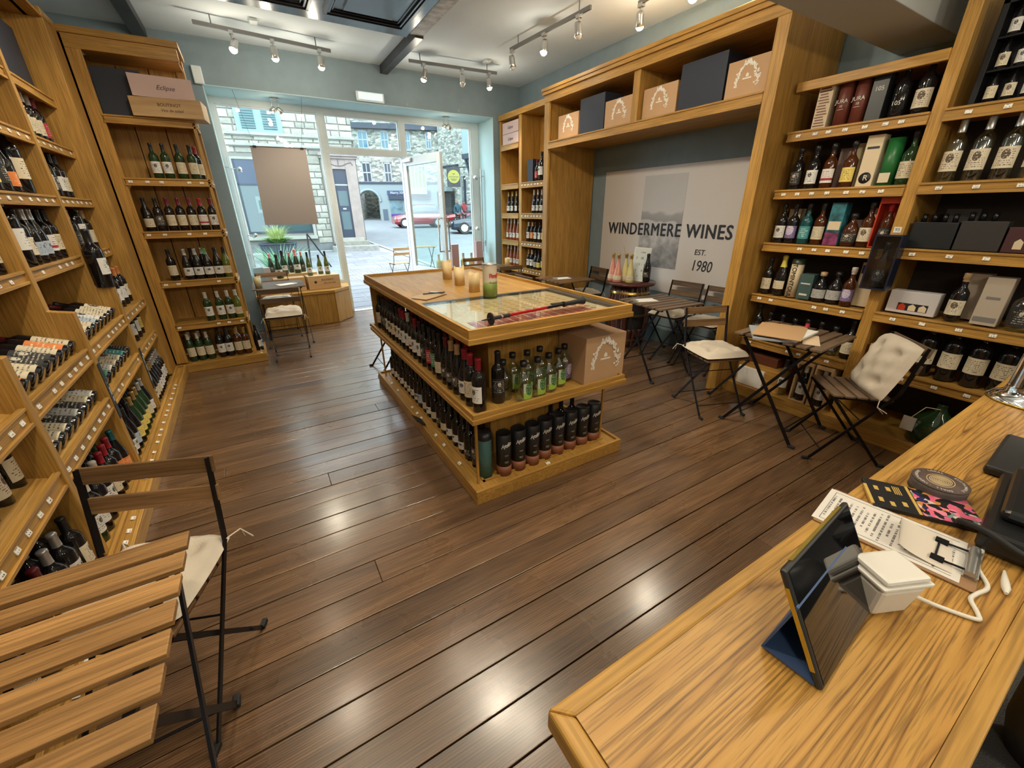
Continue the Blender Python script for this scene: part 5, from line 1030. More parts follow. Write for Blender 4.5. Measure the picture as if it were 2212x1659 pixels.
# ================================================================ WINDOW LEDGES
def ledge(nm, pts, lab):
    t = thing(nm, lab, 'window ledge', (0, 0, 0)); m = MB().prism(pts, .0, .47); m.build('panelled_body', oakz, t)
    cx = sum(p[0] for p in pts)/len(pts); big = []
    for x, y_ in pts: big.append((x+(.015 if x > cx else -.015), y_-(.02 if y_ < 7.4 else 0)))
    MB().prism(big, .47, .515).build('ledge_top', oakx, t, bevel=.003)
    for (x0, y0), (x1, y1) in zip(pts, pts[1:]+pts[:1]):
        if y0 > 7.4 and y1 > 7.4: continue
        L_ = math.hypot(x1-x0, y1-y0)
        if L_ < .3 or x0 == x1: continue
        n = max(1, round(L_/.27)); d = Vector((x1-x0, y1-y0, 0)).normalized(); nn = Vector((d.y, -d.x, 0))
        for i in range(n):
            a = Vector((x0, y0, 0))+d*(L_*i/n+.003); m = MB(); m.M = Matrix(((d.x, -nn.x, 0, a.x), (d.y, -nn.y, 0, a.y), (0, 0, 1, 0), (0, 0, 0, 1))); m.box(0, -.012, .01, L_/n-.006, .0, .462); m.build('front_panel', oakz, t, bevel=.002)
    return t
ledge('window_ledge', [(-.14, 6.87), (.885, 6.87), (1.15, 7.14), (1.20, 7.52), (-.14, 7.52)], 'oak panelled display ledge with angled corner under the left shop window')
ledge('window_ledge', [(2.50, 7.52), (2.52, 7.14), (2.9, 6.90), (3.82, 6.90), (3.82, 7.52)][::1], 'oak panelled display ledge under the right shop window behind open door')
LZ = .517
t = thing('wooden_wine_box', 'pale wooden wine box carrying bottles at front of left window ledge', 'box', (.79, 7.17, LZ), .1); MB().box(-.235, -.13, 0, .235, .13, .20).build('carton_body', pine, t, bevel=.003)
text('BOUTINOT', .036, inkp, t, (.05, -.1315, .135), (PI/2, 0, 0)); text('Vins de soleil', .034, inkp, t, (.07, -.1315, .085), (PI/2, 0, 0), shear=.3); MB().lathe([(0, 0), (.02, 0), (.02, .001), (0, .001)], 12).build('printed_emblem', inkp, t, (-.13, -.1305, .11), (PI/2, 0, 0))
t = thing('wooden_wine_box', 'low wooden wine box behind the left window table', 'box', (.32, 7.13, LZ), .03); MB().box(-.21, -.10, 0, .21, .10, .20).build('carton_body', pine, t, bevel=.003)
t = thing('wooden_wine_box', 'wooden box at the back of the window row under the pink-capped bottles', 'box', (.40, 7.385, LZ), 0); MB().box(-.34, -.13, 0, .34, .12, .235).build('carton_body', pine, t, bevel=.003)
t = thing('wooden_wine_box', 'open shallow wooden tray lying at left end of the window ledge', 'box', (.00, 7.0, LZ), .35); MB().box(-.12, -.08, 0, .12, .08, .02).box(-.12, -.08, .02, -.11, .08, .09).box(.11, -.08, .02, .12, .08, .09).box(-.11, -.08, .02, .11, -.07, .09).box(-.11, .07, .02, .11, .08, .09).build('tray_body', pine, t)
for x, y_, z_, c, q_, lab in ((.214, 7.10, .718, 'cgwk', 1.05, 'dark-foiled sparkling bottle nearest the window table'), (.131, 7.33, .753, 'ugkp', .95, 'pink-capped bottle at left of the window row'), (.303, 7.31, .753, 'cgwk', 1.05, 'tall dark-foiled sparkling bottle second in the window row'), (.40, 7.43, .753, 'ugkp', .95, 'pink-capped bottle behind the tall sparkling bottle'),
        (.481, 7.31, .753, 'cgwp', 1.08, 'pink-foiled sparkling bottle in the middle of the window row'), (.57, 7.43, .753, 'ugkp', .95, 'pink-capped bottle right of the pink-foiled bottle'), (.632, 7.15, .718, 'hlwk', .98, 'olive bottle with white label on the wooden wine box, left one'), (.80, 7.27, .718, 'ulwk', .92, 'short olive bottle between the two on the wine box'), (.89, 7.18, .718, 'hlwk', .98, 'olive-brown bottle with white label on the wine box, right one'), (.03, 7.42, .70, 'ugkt', .95, 'teal-capped bottle at far left of the window row')):
    bottle(c, RM(x, y_, z_ if c != 'ugkt' else LZ, rnd.uniform(-.2, .2)), '', label=lab, group='bottles in the left window', scale=q_)
t = thing('gift_box', 'pale grey and silver wine presentation box at left end of window', 'box', (-.01, 7.24, LZ), .2); MB().box(-.10, -.05, 0, .02, .05, .36).build('carton_body', P('silver_blue_card', (.30, .40, .44), .4), t); MB().box(.02, -.05, 0, .11, .05, .35).build('carton_side', P('lilac_grey_card', (.45, .43, .45), .5), t)
for x, y_, s_, lab in ((3.13, 7.30, 0, 'pink presentation box between clear bottles in the right window'), (3.62, 7.28, 0, 'tall pink presentation box at right end of the right window')):
    t = thing('wine_gift_box', lab, 'box', (x, y_, LZ), .1, 'pink boxes in the right window'); MB().box(-.07, -.05, 0, .07, .05, .58 if x > 3.5 else .54).build('carton_body', P('mauve_pink_card', (.50, .33, .34), .55) if 'mauve_pink_card' not in D.materials else D.materials['mauve_pink_card'], t)
for i, (x, y_) in enumerate(((2.82, 7.30), (2.95, 7.22), (3.30, 7.28), (3.44, 7.22))): bottle('mycw', RM(x, y_, LZ, 0), '', label='large pale gold bottle, '+ORD[i]+' from left in the right window', group='large bottles in the right window', scale=.95)
# ================================================================ COUNTER
CT = thing('serving_counter', 'oak serving counter with mitred edge running across the lower right corner', 'counter', (.2215, -.059, 0))
def counter_mat():
    m, t, b, N, L = nt('oak_counter_top'); tc = N.new('ShaderNodeTexCoord')
    mp = N.new('ShaderNodeMapping'); mp.inputs['Scale'].default_value = (.42, 5.4, 5.4); L.new(tc.outputs['Object'], mp.inputs['Vector'])
    nz = N.new('ShaderNodeTexNoise'); nz.inputs['Scale'].default_value = 1.5; nz.inputs['Detail'].default_value = 1.6; nz.inputs['Roughness'].default_value = .35; nz.inputs['Distortion'].default_value = .35; L.new(mp.outputs[0], nz.inputs['Vector'])
    m9 = N.new('ShaderNodeMath'); m9.operation = 'MULTIPLY'; m9.inputs[1].default_value = 30; L.new(nz.outputs[0], m9.inputs[0]); wv = N.new('ShaderNodeMath'); wv.operation = 'FRACT'; L.new(m9.outputs[0], wv.inputs[0])
    mp2 = N.new('ShaderNodeMapping'); mp2.inputs['Scale'].default_value = (9, 300, 300); L.new(tc.outputs['Object'], mp2.inputs['Vector'])
    n2 = N.new('ShaderNodeTexNoise'); n2.inputs['Scale'].default_value = 1; n2.inputs['Detail'].default_value = 3; L.new(mp2.outputs[0], n2.inputs['Vector'])
    r = N.new('ShaderNodeValToRGB'); e = r.color_ramp.elements; e[0].position = .0; e[0].color = (.43, .225, .05, 1); e[1].position = 1; e[1].color = (.41, .21, .045, 1); q = e.new(.14); q.color = (.22, .10, .02, 1); q = e.new(.34); q.color = (.43, .22, .048, 1); q = e.new(.7); q.color = (.48, .26, .062, 1); L.new(wv.outputs[0], r.inputs[0])
    mr = N.new('ShaderNodeMapRange'); mr.inputs['From Min'].default_value = .36; mr.inputs['From Max'].default_value = .5; mr.inputs['To Min'].default_value = .60; mr.inputs['To Max'].default_value = 1.04; L.new(n2.outputs[0], mr.inputs['Value'])
    vm = N.new('ShaderNodeVectorMath'); vm.operation = 'SCALE'; L.new(r.outputs[0], vm.inputs[0]); L.new(mr.outputs[0], vm.inputs['Scale']); L.new(vm.outputs[0], b.inputs['Base Color'])
    b.inputs['Roughness'].default_value = .38; bp = N.new('ShaderNodeBump'); bp.inputs['Strength'].default_value = .3; bp.inputs['Distance'].default_value = .001; L.new(n2.outputs[0], bp.inputs['Height']); L.new(bp.outputs[0], b.inputs['Normal']); return m
CL, CW = 3.2, .338
m = MB(); m.box(.03, .028, .915, CL, CW-.028, .9545); m.build('counter_top', counter_mat(), CT)
MB().prism([(0, 0), (.03, .0285), (.03, CW-.0285), (0, CW)], .91, .955).build('end_edging', oaky, CT, bevel=.005)
MB().prism([(0, CW), (.03, CW-.0285), (CL, CW-.0285), (CL, CW)], .91, .955).build('front_edging', oakx, CT, bevel=.005)
MB().prism([(0, 0), (CL, 0), (CL, .0285), (.03, .0285)], .91, .955).build('back_edging', oakx, CT, bevel=.005)
MB().box(.05, .03, 0, CL, CW-.03, .91).build('counter_body', oakz, CT)
wc = P('dark_grey_worktop', (.045, .045, .048), .5, bump=.3, bscale=300)
o = B(.28, -.95, .62, 3.42, -.062, .66); o = o.build('lower_worktop', wc); tag(o, 'dark grey lower worktop on the serving side of the oak counter', 'worktop')
CZ = .9555
# tablet on a folded cover
t = thing('tablet', 'tablet with dark glossy screen standing on its blue folded cover', 'tablet', (.582, .083, CZ+.003), (0, 0, math.atan2(.022, .243)))
TB = MB(); lean = Matrix.Rotation(-math.atan2(.09, .165), 4, 'X')
def tm_(m): m.M = lean; return m
tm_(MB()).box(0, 0, 0, .262, .010, .188).build('tablet_body', P('dark_tablet_case', (.02, .02, .022), .35), t, bevel=.004)
tm_(MB()).box(.008, -.0008, .006, .254, .0, .182).build('screen', P('tablet_screen', (.004, .004, .005), .03, spec=.8), t)
tm_(MB()).box(.03, .002, .1879, .235, .0085, .1892).box(-.0012, .002, .03, .0001, .0085, .16).build('tablet_edge', P('yellow_reflective_edge', (.55, .42, .08), .25, .8), t)
blu = P('blue_cover', (.045, .085, .20), .6)
m = MB(); m.add([(0, .085, .000), (.20, .085, .0), (.20, .06, .115), (0, .06, .115), (0, .088, .0), (.20, .088, .0), (.20, .064, .117), (0, .064, .117)], [(0, 1, 2, 3), (4, 7, 6, 5), (0, 4, 5, 1), (3, 2, 6, 7), (0, 3, 7, 4), (1, 5, 6, 2)])
m.add([(0, .012, .0), (.20, .012, .0), (.20, .085, .0), (0, .085, .0), (0, .012, .003), (.20, .012, .003), (.20, .085, .003), (0, .085, .003)], [(0, 3, 2, 1), (4, 5, 6, 7), (0, 1, 5, 4), (2, 3, 7, 6), (0, 4, 7, 3), (1, 2, 6, 5)]); m.build('folded_cover', blu, t)
# card reader dock
wp = P('white_plastic', (.72, .68, .62), .3)
t = thing('card_reader_dock', 'white card reader on tapered dock beside the tablet', 'card reader', (.836, .110, CZ), -.42)
def taper(x0, y0, x1, y1, z0, X0, Y0, X1, Y1, z1): return MB().add([(x0, y0, z0), (x1, y0, z0), (x1, y1, z0), (x0, y1, z0), (X0, Y0, z1), (X1, Y0, z1), (X1, Y1, z1), (X0, Y1, z1)], [(0, 3, 2, 1), (4, 5, 6, 7), (0, 1, 5, 4), (1, 2, 6, 5), (2, 3, 7, 6), (3, 0, 4, 7)])
taper(-.035, -.026, .035, .026, 0, -.045, -.034, .045, .034, .068).build('dock_body', wp, t, bevel=.008); taper(-.047, -.036, .047, .036, .068, -.05, -.038, .05, .038, .078).build('dock_rim', wp, t, bevel=.004); MB().box(-.043, -.034, .078, .043, .034, .090).build('reader', wp, t, bevel=.006)
whc = P('white_cable', (.70, .66, .58), .45)
c1 = MB().tube([(.885, .085, CZ+.018), (.905, .060, CZ+.008), (.925, .030, CZ+.004), (.945, .008, CZ+.004), (.965, .004, CZ+.004)], [.005, .004, .0035, .0035, .0035], 8)
def spl(pts, n=8):
    out = []; P_ = [Vector(p) for p in pts]; P_ = [P_[0]]+P_+[P_[-1]]
    for i in range(1, len(P_)-2):
        for k in range(n):
            t_ = k/n; a, b_, c, d = P_[i-1:i+3]; out.append(.5*((2*b_)+(c-a)*t_+(2*a-5*b_+4*c-d)*t_**2+(3*b_-a-3*c+d)*t_**3))
    return out+[P_[-1]]
o = MB().tube(spl([(.885, .075, CZ+.02), (.915, .045, CZ+.005), (.938, .003, CZ+.004), (.955, .004, CZ+.004), (.985, .020, CZ+.004), (1.01, .018, CZ+.004), (1.05, .012, CZ+.004), (1.10, .036, CZ+.004), (1.17, .045, CZ+.004), (1.215, .06, CZ+.004), (1.235, .045, CZ+.004)]), .0038, 8).build('charging_cable', whc); tag(o, 'white charging cable snaking from the card reader across the counter', 'cable')
o = MB().tube(spl([(.80, .115, CZ+.02), (.775, .135, CZ+.01), (.76, .16, CZ+.004), (.79, .17, CZ+.004), (.82, .15, CZ+.006)]), .003, 8).build('short_cable', whc); tag(o, 'short white cable loop behind the tablet', 'cable')
o = MB().tube([(1.055, -.010, CZ+.006), (1.07, -.007, CZ+.006), (1.09, -.002, CZ+.006), (1.13, .006, CZ+.004)], [.003, .0065, .006, .002], 10).build('cable_plug', whc); tag(o, 'small white cable plug lying alone near counter edge', 'plug')
# clipboard
ang = math.atan2(.285-.072, 1.137-1.169)
t = thing('order_clipboard', 'brown clipboard with printed wine list clipped to it on the counter', 'clipboard', (1.075, .165, CZ), ang-PI/2)
MB().box(-.085, -.135, 0, .085, .125, .0035).build('board', P('hardboard', (.28, .15, .07), .6), t, bevel=.001)
pp = B(-.078, -.112, .0035, .078, .13, .0048).mesh('paper'); u = pp.uv_layers.new(name='UVMap')
for p in pp.polygons:
    for li in p.loop_indices: v = pp.vertices[pp.loops[li].vertex_index].co; u.data[li].uv = ((v.x+.078)/.156, (v.y+.112)/.242)
obj('paper', pp, printed('menu_print', (.66, .62, .57), (.16, .15, .15), rows=22, dens=.47, xs=30, marg=.05), t)
m = MB(); L0 = .052
for x0, y0, x1, y1 in ((-.068, -.10, -.067, .118), (.067, -.10, .068, .118), (-.067, .117, .067, .118)): m.box(x0, y0, .0048, x1, y1, .0051)
m.build('printed_border', P('thin_black_line', (.03, .03, .03), .6), t)
n = 8; vs = []; fs = []
for i in range(n+1):
    f = i/n; y_ = -.10+.085*math.sin(f*1.7)/math.sin(1.7)*1.0; z_ = .006+.028*f*f
    vs += [(-.06+.0*f, y_, z_), (.06-.05*f*f, y_+.01, z_+.008*f)]
for i in range(n): fs.append((2*i, 2*i+1, 2*i+3, 2*i+2))
MB().add(vs, fs, True).build('lifted_sheet', P('lifted_paper', (.60, .53, .45), .7), t)
MB().box(-.05, -.134, .0035, .05, -.112, .012).tube([(-.05, -.122, .012), (.05, -.122, .012)], .009, 10).build('clip_bar', steel, t, bevel=.002); MB().tube([(-.035, -.118, .012), (-.035, -.072, .009), (.035, -.072, .009), (.035, -.118, .012)], .0025, 6).cbox((-.035, -.075, .009), (.014, .02, .008)).cbox((.035, -.075, .009), (.014, .02, .008)).build('clip_wire', blackmetal, t)
# flyers
t = thing('flyer_stack', 'stack of black and gold flyers with pink cartoon print beside clipboard', 'flyers', (1.245, .168, CZ), math.atan2(-.165, .10)+PI)
MB().box(-.10, -.060, 0, .10, .060, .010).build('flyer_pile', P('black_flyer', (.012, .012, .014), .35), t, bevel=.001)
def pop_mat():
    m, t_, b, N, L = nt('colourful_flyer_print'); tc = N.new('ShaderNodeTexCoord'); v = N.new('ShaderNodeTexVoronoi'); v.inputs['Scale'].default_value = 80; v.inputs['Randomness'].default_value = 1; nz = N.new('ShaderNodeTexNoise'); nz.inputs['Scale'].default_value = 20; L.new(tc.outputs['Object'], nz.inputs['Vector'])
    mx = N.new('ShaderNodeVectorMath'); mx.operation = 'MULTIPLY_ADD'; L.new(nz.outputs['Color'], mx.inputs[0]); mx.inputs[1].default_value = (.05, .05, .05); L.new(tc.outputs['Object'], mx.inputs[2]); L.new(mx.outputs[0], v.inputs['Vector'])
    s = N.new('ShaderNodeSeparateColor'); L.new(v.outputs['Color'], s.inputs[0]); r = N.new('ShaderNodeValToRGB'); r.color_ramp.interpolation = 'CONSTANT'; e = r.color_ramp.elements; e[0].color = (.01, .01, .012, 1); e[1].position = .35; e[1].color = (.70, .12, .22, 1)
    for p, c in ((.55, (.75, .22, .30, 1)), (.68, (.55, .22, .05, 1)), (.78, (.02, .02, .10, 1)), (.86, (.15, .25, .25, 1)), (.93, (.6, .5, .42, 1))): q = e.new(p); q.color = c
    L.new(s.outputs[0], r.inputs[0]); L.new(r.outputs[0], b.inputs['Base Color']); b.inputs['Roughness'].default_value = .35; return m
MB().box(-.10, -.058, .010, .008, .058, .0106).build('flyer_picture', pop_mat(), t); goldp = P('gold_print', (.55, .36, .09), .4)
m = MB(); m.box(.010, -.058, .010, .016, .058, .0106); m.box(.097, -.03, .004, .104, .055, .0108)
for i in range(4): m.box(.03+i*.004, -.045+i*.0, .010, .032+i*.004, -.01, .0105)
for i, (x, y_) in enumerate(((.075, -.03), (.075, .02), (.055, .03), (.05, -.035), (.03, .02))): m.box(x, y_, .010, x+.009, y_+.018, .0106)
m.build('gold_print', goldp, t)
# beer mats
t = thing('beer_mat_stack', 'stack of round dark beer mats with gold fingerprint emblem', 'beer mats', (1.352, .166, CZ), 0)
MB().lathe([(0, 0), (.054, 0), (.053, .010), (.054, .020), (.053, .030), (0, .030)], 32).build('mat_pile', P('dark_grey_board', (.10, .085, .08), .7, noise=.15, nscale=60), t)
MB().lathe([(0, .030), (.054, .030), (.054, .0318), (0, .0318)], 32).build('top_mat', P('dark_brown_mat', (.09, .055, .045), .6), t)
m = MB()
for r_ in (.030, .024, .0205, .017, .0135, .010, .0065, .003): m.lathe([(r_-.0011, .0319), (r_-.0011, .0323), (r_+.0006, .0323), (r_+.0006, .0319)], 28)
em = m.build('fingerprint_emblem', P('pale_gold_print', (.60, .46, .24), .5), t); em.scale = (1.05, .85, 1)
for j, ch in enumerate('INDEPENDENT · LOCAL · SUSTAINABLE · SMALL ·'):
    a = PI*.9-j*2*PI/43
    if ch != ' ': text(ch, .0085, whit, t, (.0445*math.cos(a), .0445*math.sin(a), .0321), (0, 0, a-PI/2), extrude=.0002)
# machine, slab, tap at the right
t = thing('card_terminal_bag', 'shiny black plastic-wrapped machine at the right edge of counter', 'machine', (1.27, .0, CZ), .1)
MB().box(-.10, -.055, 0, .25, .07, .05).box(-.03, -.05, .05, .24, .055, .075).build('machine_body', P('glossy_black_plastic', (.008, .008, .009), .32), t, bevel=.02); MB().tube(spl([(-.02, .09, .01), (-.06, .10, .03), (-.10, .06, .05), (-.12, .0, .04), (-.06, -.07, .01)]), .006, 8).build('black_cable', darkrub, t)
o = MB().cbox((0, 0, 0), (.30, .065, .025)).build('black_slab', P('matt_black_leather', (.012, .011, .011), .45), loc=(1.71, .106, CZ+.0135), rot=.05, bevel=.008); tag(o, 'black rounded slab lying across the counter near the chrome tap', 'wallet')
t = thing('beer_tap', 'polished chrome beer tap column standing on the counter at right edge', 'beer tap', (2.33, .165, CZ))
chrome = P('chrome', (.75, .77, .8), .08, 1)
MB().lathe([(0, 0), (.118, 0), (.118, .008), (.105, .014), (.082, .03), (.078, .06), (.076, .20), (.078, .27), (.072, .30), (0, .31)], 36).build('tap_column', chrome, t); MB().lathe([(.119, 0), (.123, .002), (.119, .006)], 36).build('base_ring', brass, t)
MB().tube([(-.03, 0, .24), (-.10, 0, .25), (-.13, 0, .22)], .014, 10).build('spout', chrome, t); MB().tube([(-.05, 0, .26), (-.05, 0, .40)], [.01, .016], 10).build('tap_handle', darkrub, t)
t = thing('payment_terminal', 'dark grey curved device back at the lower right corner', 'device', (1.07, -.16, .66), .2)
MB().lathe([(0, 0), (.06, 0), (.075, .06), (.085, .20), (.088, .29), (.07, .325), (0, .33)], 28).build('device_body', P('dark_grey_plastic', (.035, .037, .04), .45), t)
# ================================================================ STREET
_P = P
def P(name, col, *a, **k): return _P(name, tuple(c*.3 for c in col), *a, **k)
def RAY(px, py): return fw+rt*((px-1106)/FL)-up*((py-829.5)/FL)
def at_y(px, py, Y): d = RAY(px, py); return Vector((0, 0, CH))+d*(Y/d.y)
def ramp(x, y): return -.05+.03*(y-7.7)
class Facade:
    def __init__(s, x, y, deg): a = math.radians(deg); s.o = Vector((x, y, 0)); s.d = Vector((math.cos(a), math.sin(a), 0)); s.n = Vector((s.d.y, -s.d.x, 0)); s.a = a
    def p(s, px, py):
        d = RAY(px, py); c = Vector((0, 0, CH)); t = (s.o-c).dot(s.n)/d.dot(s.n); q = c+d*t; return (q-s.o).dot(s.d), q.z
    def root(s, name, label, cat): return thing(name, label, cat, s.o, s.a)
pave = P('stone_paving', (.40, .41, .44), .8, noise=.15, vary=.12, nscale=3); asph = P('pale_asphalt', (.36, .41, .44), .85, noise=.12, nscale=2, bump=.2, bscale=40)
def slope(m, x0, y0, x1, y1, h, g=.004):
    z00, z1 = ramp(0, y0), ramp(0, y1); a = x0+g, y0+g, x1-g, y1-g
    m.add([(a[0], a[1], z00-.05), (a[2], a[1], z00-.05), (a[2], a[3], z1-.05), (a[0], a[3], z1-.05), (a[0], a[1], z00+h), (a[2], a[1], z00+h), (a[2], a[3], z1+h), (a[0], a[3], z1+h)], [(0, 3, 2, 1), (4, 5, 6, 7), (0, 1, 5, 4), (1, 2, 6, 5), (2, 3, 7, 6), (3, 0, 4, 7)]); return m
m = MB(); m.add([(-30, 7.62, ramp(0, 7.62)-.012), (60, 7.62, ramp(0, 7.62)-.012), (60, 90, ramp(0, 90)-.012), (-30, 90, ramp(0, 90)-.012)], [(0, 1, 2, 3)]); struct('road', m, asph)
m = MB(); m.add([(-4, 7.62, ramp(0, 7.62)-.006), (4.45, 7.62, ramp(0, 7.62)-.006), (4.45, 18, ramp(0, 18)-.006), (-4, 18, ramp(0, 18)-.006)], [(0, 1, 2, 3)]); struct('pavement_bed', m, P('pale_joint_sand', (.75, .76, .76), .9))
pv = thing('pavement', None, None); tag(pv, kind='structure')
y = 7.63; k = 0
while y < 17.6:
    if 10.2 < y < 12.6: y += .3; continue
    h = .42 if y < 10.2 else .62; x = -3.2+(k % 2)*.3
    while x < 4.4 and not (y > 8.9 and x > 4.0):
        w_ = rnd.choice((.6, .75, .9)); slope(MB(), x, y, min(x+w_, 4.45), y+h, .003*rnd.random()+.001, .012).build('paving_slab', pave, pv); x += w_
    y += h; k += 1
m = MB(); y = 10.2+.02
while y < 12.75:
    x = -3+(round(y/.115) % 2)*.11
    while x < 4.4: slope(m, x, y, x+.215, y+.11, .004*rnd.random(), .005); x += .22
    y += .115
tag(m.build('paving_setts', P('pale_brick_setts', (.44, .43, .42), .8, noise=.2, nscale=2), pv), kind='stuff')
for (x0, y0, x1, y1) in ((4.45, 8.9, 4.6, 14), (4.5, 14, 4.65, 23)): slope(MB(), x0, y0, x1, y1, .015).build('kerb_stone', P('pale_kerb', (.6, .6, .58), .8) if 'pale_kerb' not in D.materials else D.materials['pale_kerb'], pv)
# ---- stone house across the street
LF = Facade(2.744, 18.10, -7.5)
LS = LF.root('stone_house', 'pale coursed stone house with blue door and shutters across the street', 'building')
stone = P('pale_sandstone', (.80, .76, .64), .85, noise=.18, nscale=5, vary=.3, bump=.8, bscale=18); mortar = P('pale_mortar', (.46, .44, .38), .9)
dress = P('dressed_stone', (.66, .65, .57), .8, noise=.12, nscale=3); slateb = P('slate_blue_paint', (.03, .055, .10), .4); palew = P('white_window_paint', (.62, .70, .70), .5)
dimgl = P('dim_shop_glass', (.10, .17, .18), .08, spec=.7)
def rect(F, a, b_): (s0, z0), (s1, z1) = F.p(*a), F.p(*b_); return min(s0, s1), min(z0, z1), max(s0, s1), max(z0, z1)
w1 = rect(LF, (499, 343), (678, 502)); sh = rect(LF, (507, 232), (607, 288)); dl = LF.p(719, 366)[0]; dtop = LF.p(735, 366)[1]; drx = LF.p(767, 505)[0]; dz0 = LF.p(752, 513)[1]; corner = LF.p(787, 480)[0]
dl = LF.p(741, 510)[0]
strings = [LF.p(600, 291)[1], LF.p(600, 314)[1]]
g0 = ramp(0, 18)
MB().box(-8, .0, 0, corner, .4, 8.5).build('wall', mortar, LS)
MB().box(corner-.4, 0, 0, corner, 10, 8.5).build('side_wall', stone, LS)
openings = [(w1[0]-.12, w1[1]-.25, w1[2]+.12, w1[3]+.2), (sh[0]-.05, sh[1]-.05, sh[2]+.05, sh[3]+.05), (dl-.38, 0, corner-.02, dtop+.45), (-9, 0, 9, g0+.25)]
blk = []
for v_ in range(4):
    q = random.Random(v_); m = MB(); vs = [(sx_*.5, -.5 if 0 else 0, sz*.5) for sx_ in (-1, 1) for sz in (-1, 1)]
    m.add([(-.5, 0, -.5), (.5, 0, -.5), (.5, 0, .5), (-.5, 0, .5)]+[(a*.46+q.uniform(-.03, .02)*0, -.8-q.random()*.6, b_*.44) for a, b_ in ((-1, -1), (1, -1), (1, 1), (-1, 1))]+[(q.uniform(-.1, .1), -1.6, q.uniform(-.1, .1))],
          [(0, 1, 5, 4), (1, 2, 6, 5), (2, 3, 7, 6), (3, 0, 4, 7), (4, 5, 8), (5, 6, 8), (6, 7, 8), (7, 4, 8)]); blk.append(m.mesh('stone_block'))
zc = g0+.25; nb = 0; extra = MB(); cand = []
while zc < 7.2:
    h = rnd.uniform(.17, .30); s_ = -3.2
    while s_ < corner:
        w_ = rnd.uniform(.28, .75); x1 = min(s_+w_, corner); c = ((s_+x1)/2, zc+h/2)
        if x1-s_ > .1:
            segs = [(s_, x1)]
            for (a, b_, cc, d) in openings:
                if zc+h > b_+.02 and zc < d-.02:
                    ns = []
                    for p, q in segs:
                        if q <= a or p >= cc: ns.append((p, q)); continue
                        if p < a-.08: ns.append((p, a))
                        if q > cc+.08: ns.append((cc, q))
                    segs = ns
            for p, q in segs: cand.append((p, q, zc, h))
        s_ = x1
    zc += h
cand.sort(key=lambda c: -(c[1]-c[0])*c[3]*(2 if c[0] > -1.5 and c[2] < 6.2 else .5))
for i, (p, q, z_, h) in enumerate(cand):
    if i < 300:
        o = obj('stone_block', blk[i % 4], stone, LS, ((p+q)/2, 0, z_+h/2)); o.scale = (q-p-.02, .024, h-.018)
    else: extra.box(p+.01, -.03, z_+.01, q-.01, 0, z_+h-.01)
tag(extra.build('stone_blocks_far', stone, LS), kind='stuff')
for z_ in strings: MB().box(-8, -.12, z_-.06, corner+.05, 0, z_+.03).box(-8, -.08, z_-.09, corner+.03, 0, z_-.06).build('string_course', dress, LS, bevel=.01)
MB().box(-8, -.06, 0, corner+.04, 0, g0+.24).build('plinth_course', P('dark_plinth_stone', (.30, .31, .32), .8, noise=.3, nscale=3), LS)
f = MB(); x0, z0, x1, z1 = w1
f.box(x0-.1, -.05, z0-.1, x0, .02, z1+.08); f.box(x1, -.05, z0-.1, x1+.1, .02, z1+.08); f.box(x0, -.05, z1, x1, .02, z1+.08); f.box(x0-.12, -.16, z0-.22, x1+.12, .02, z0-.1); fo = f.build('window_surround', dress, LS)
zt = z0+(z1-z0)*.66; f = MB(); f.box(x0, -.03, zt, x1, 0, zt+.06); f.box(x0, -.03, z0, x1, 0, z0+.07); f.box(x0, -.03, z0+.07, x0+.06, 0, z1); f.box(x1-.06, -.03, z0+.07, x1, 0, z1); xm = x0+(x1-x0)*.30; f.box(xm, -.03, z0+.07, xm+.05, 0, z1); f.build('window_frame', slateb, fo)
MB().box(x0, -.012, z0, x1, -.008, zt).build('pane', dimgl, fo); MB().box(x0, -.014, zt+.05, x1, -.008, z1).build('upper_pane', P('blue_upper_pane', (.05, .08, .17), .2), fo)
MB().box(x0+.45, -.02, z0+.7, x0+.85, -.014, z0+1.25).build('inside_picture', P('pale_picture', (.40, .52, .50), .6), fo); MB().box(x0+.53, -.022, z0+.82, x0+.77, -.019, z0+1.12).build('inside_picture', P('green_picture', (.15, .25, .24), .6), fo)
x0, z0, x1, z1 = sh; st = P('pale_turquoise_paint', (.42, .66, .68), .5); f = MB(); xm = (x0+x1)/2
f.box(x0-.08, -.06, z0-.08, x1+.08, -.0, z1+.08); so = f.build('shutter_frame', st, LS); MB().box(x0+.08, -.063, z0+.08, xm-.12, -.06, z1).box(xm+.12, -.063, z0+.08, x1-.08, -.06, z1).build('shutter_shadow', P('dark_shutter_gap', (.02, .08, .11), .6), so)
for (a, b_) in ((x0+.08, xm-.12), (xm+.12, x1-.08)):
    for i in range(8): zz = z0+.10+i*(z1-z0-.1)/8; m = MB(); m.M = Matrix.Translation(((a+b_)/2, -.075, zz)) @ Matrix.Rotation(.5, 4, 'X'); m.box(-(b_-a)/2, -.012, 0, (b_-a)/2, .004, (z1-z0)/8*.62); m.build('shutter_slat', st, so)
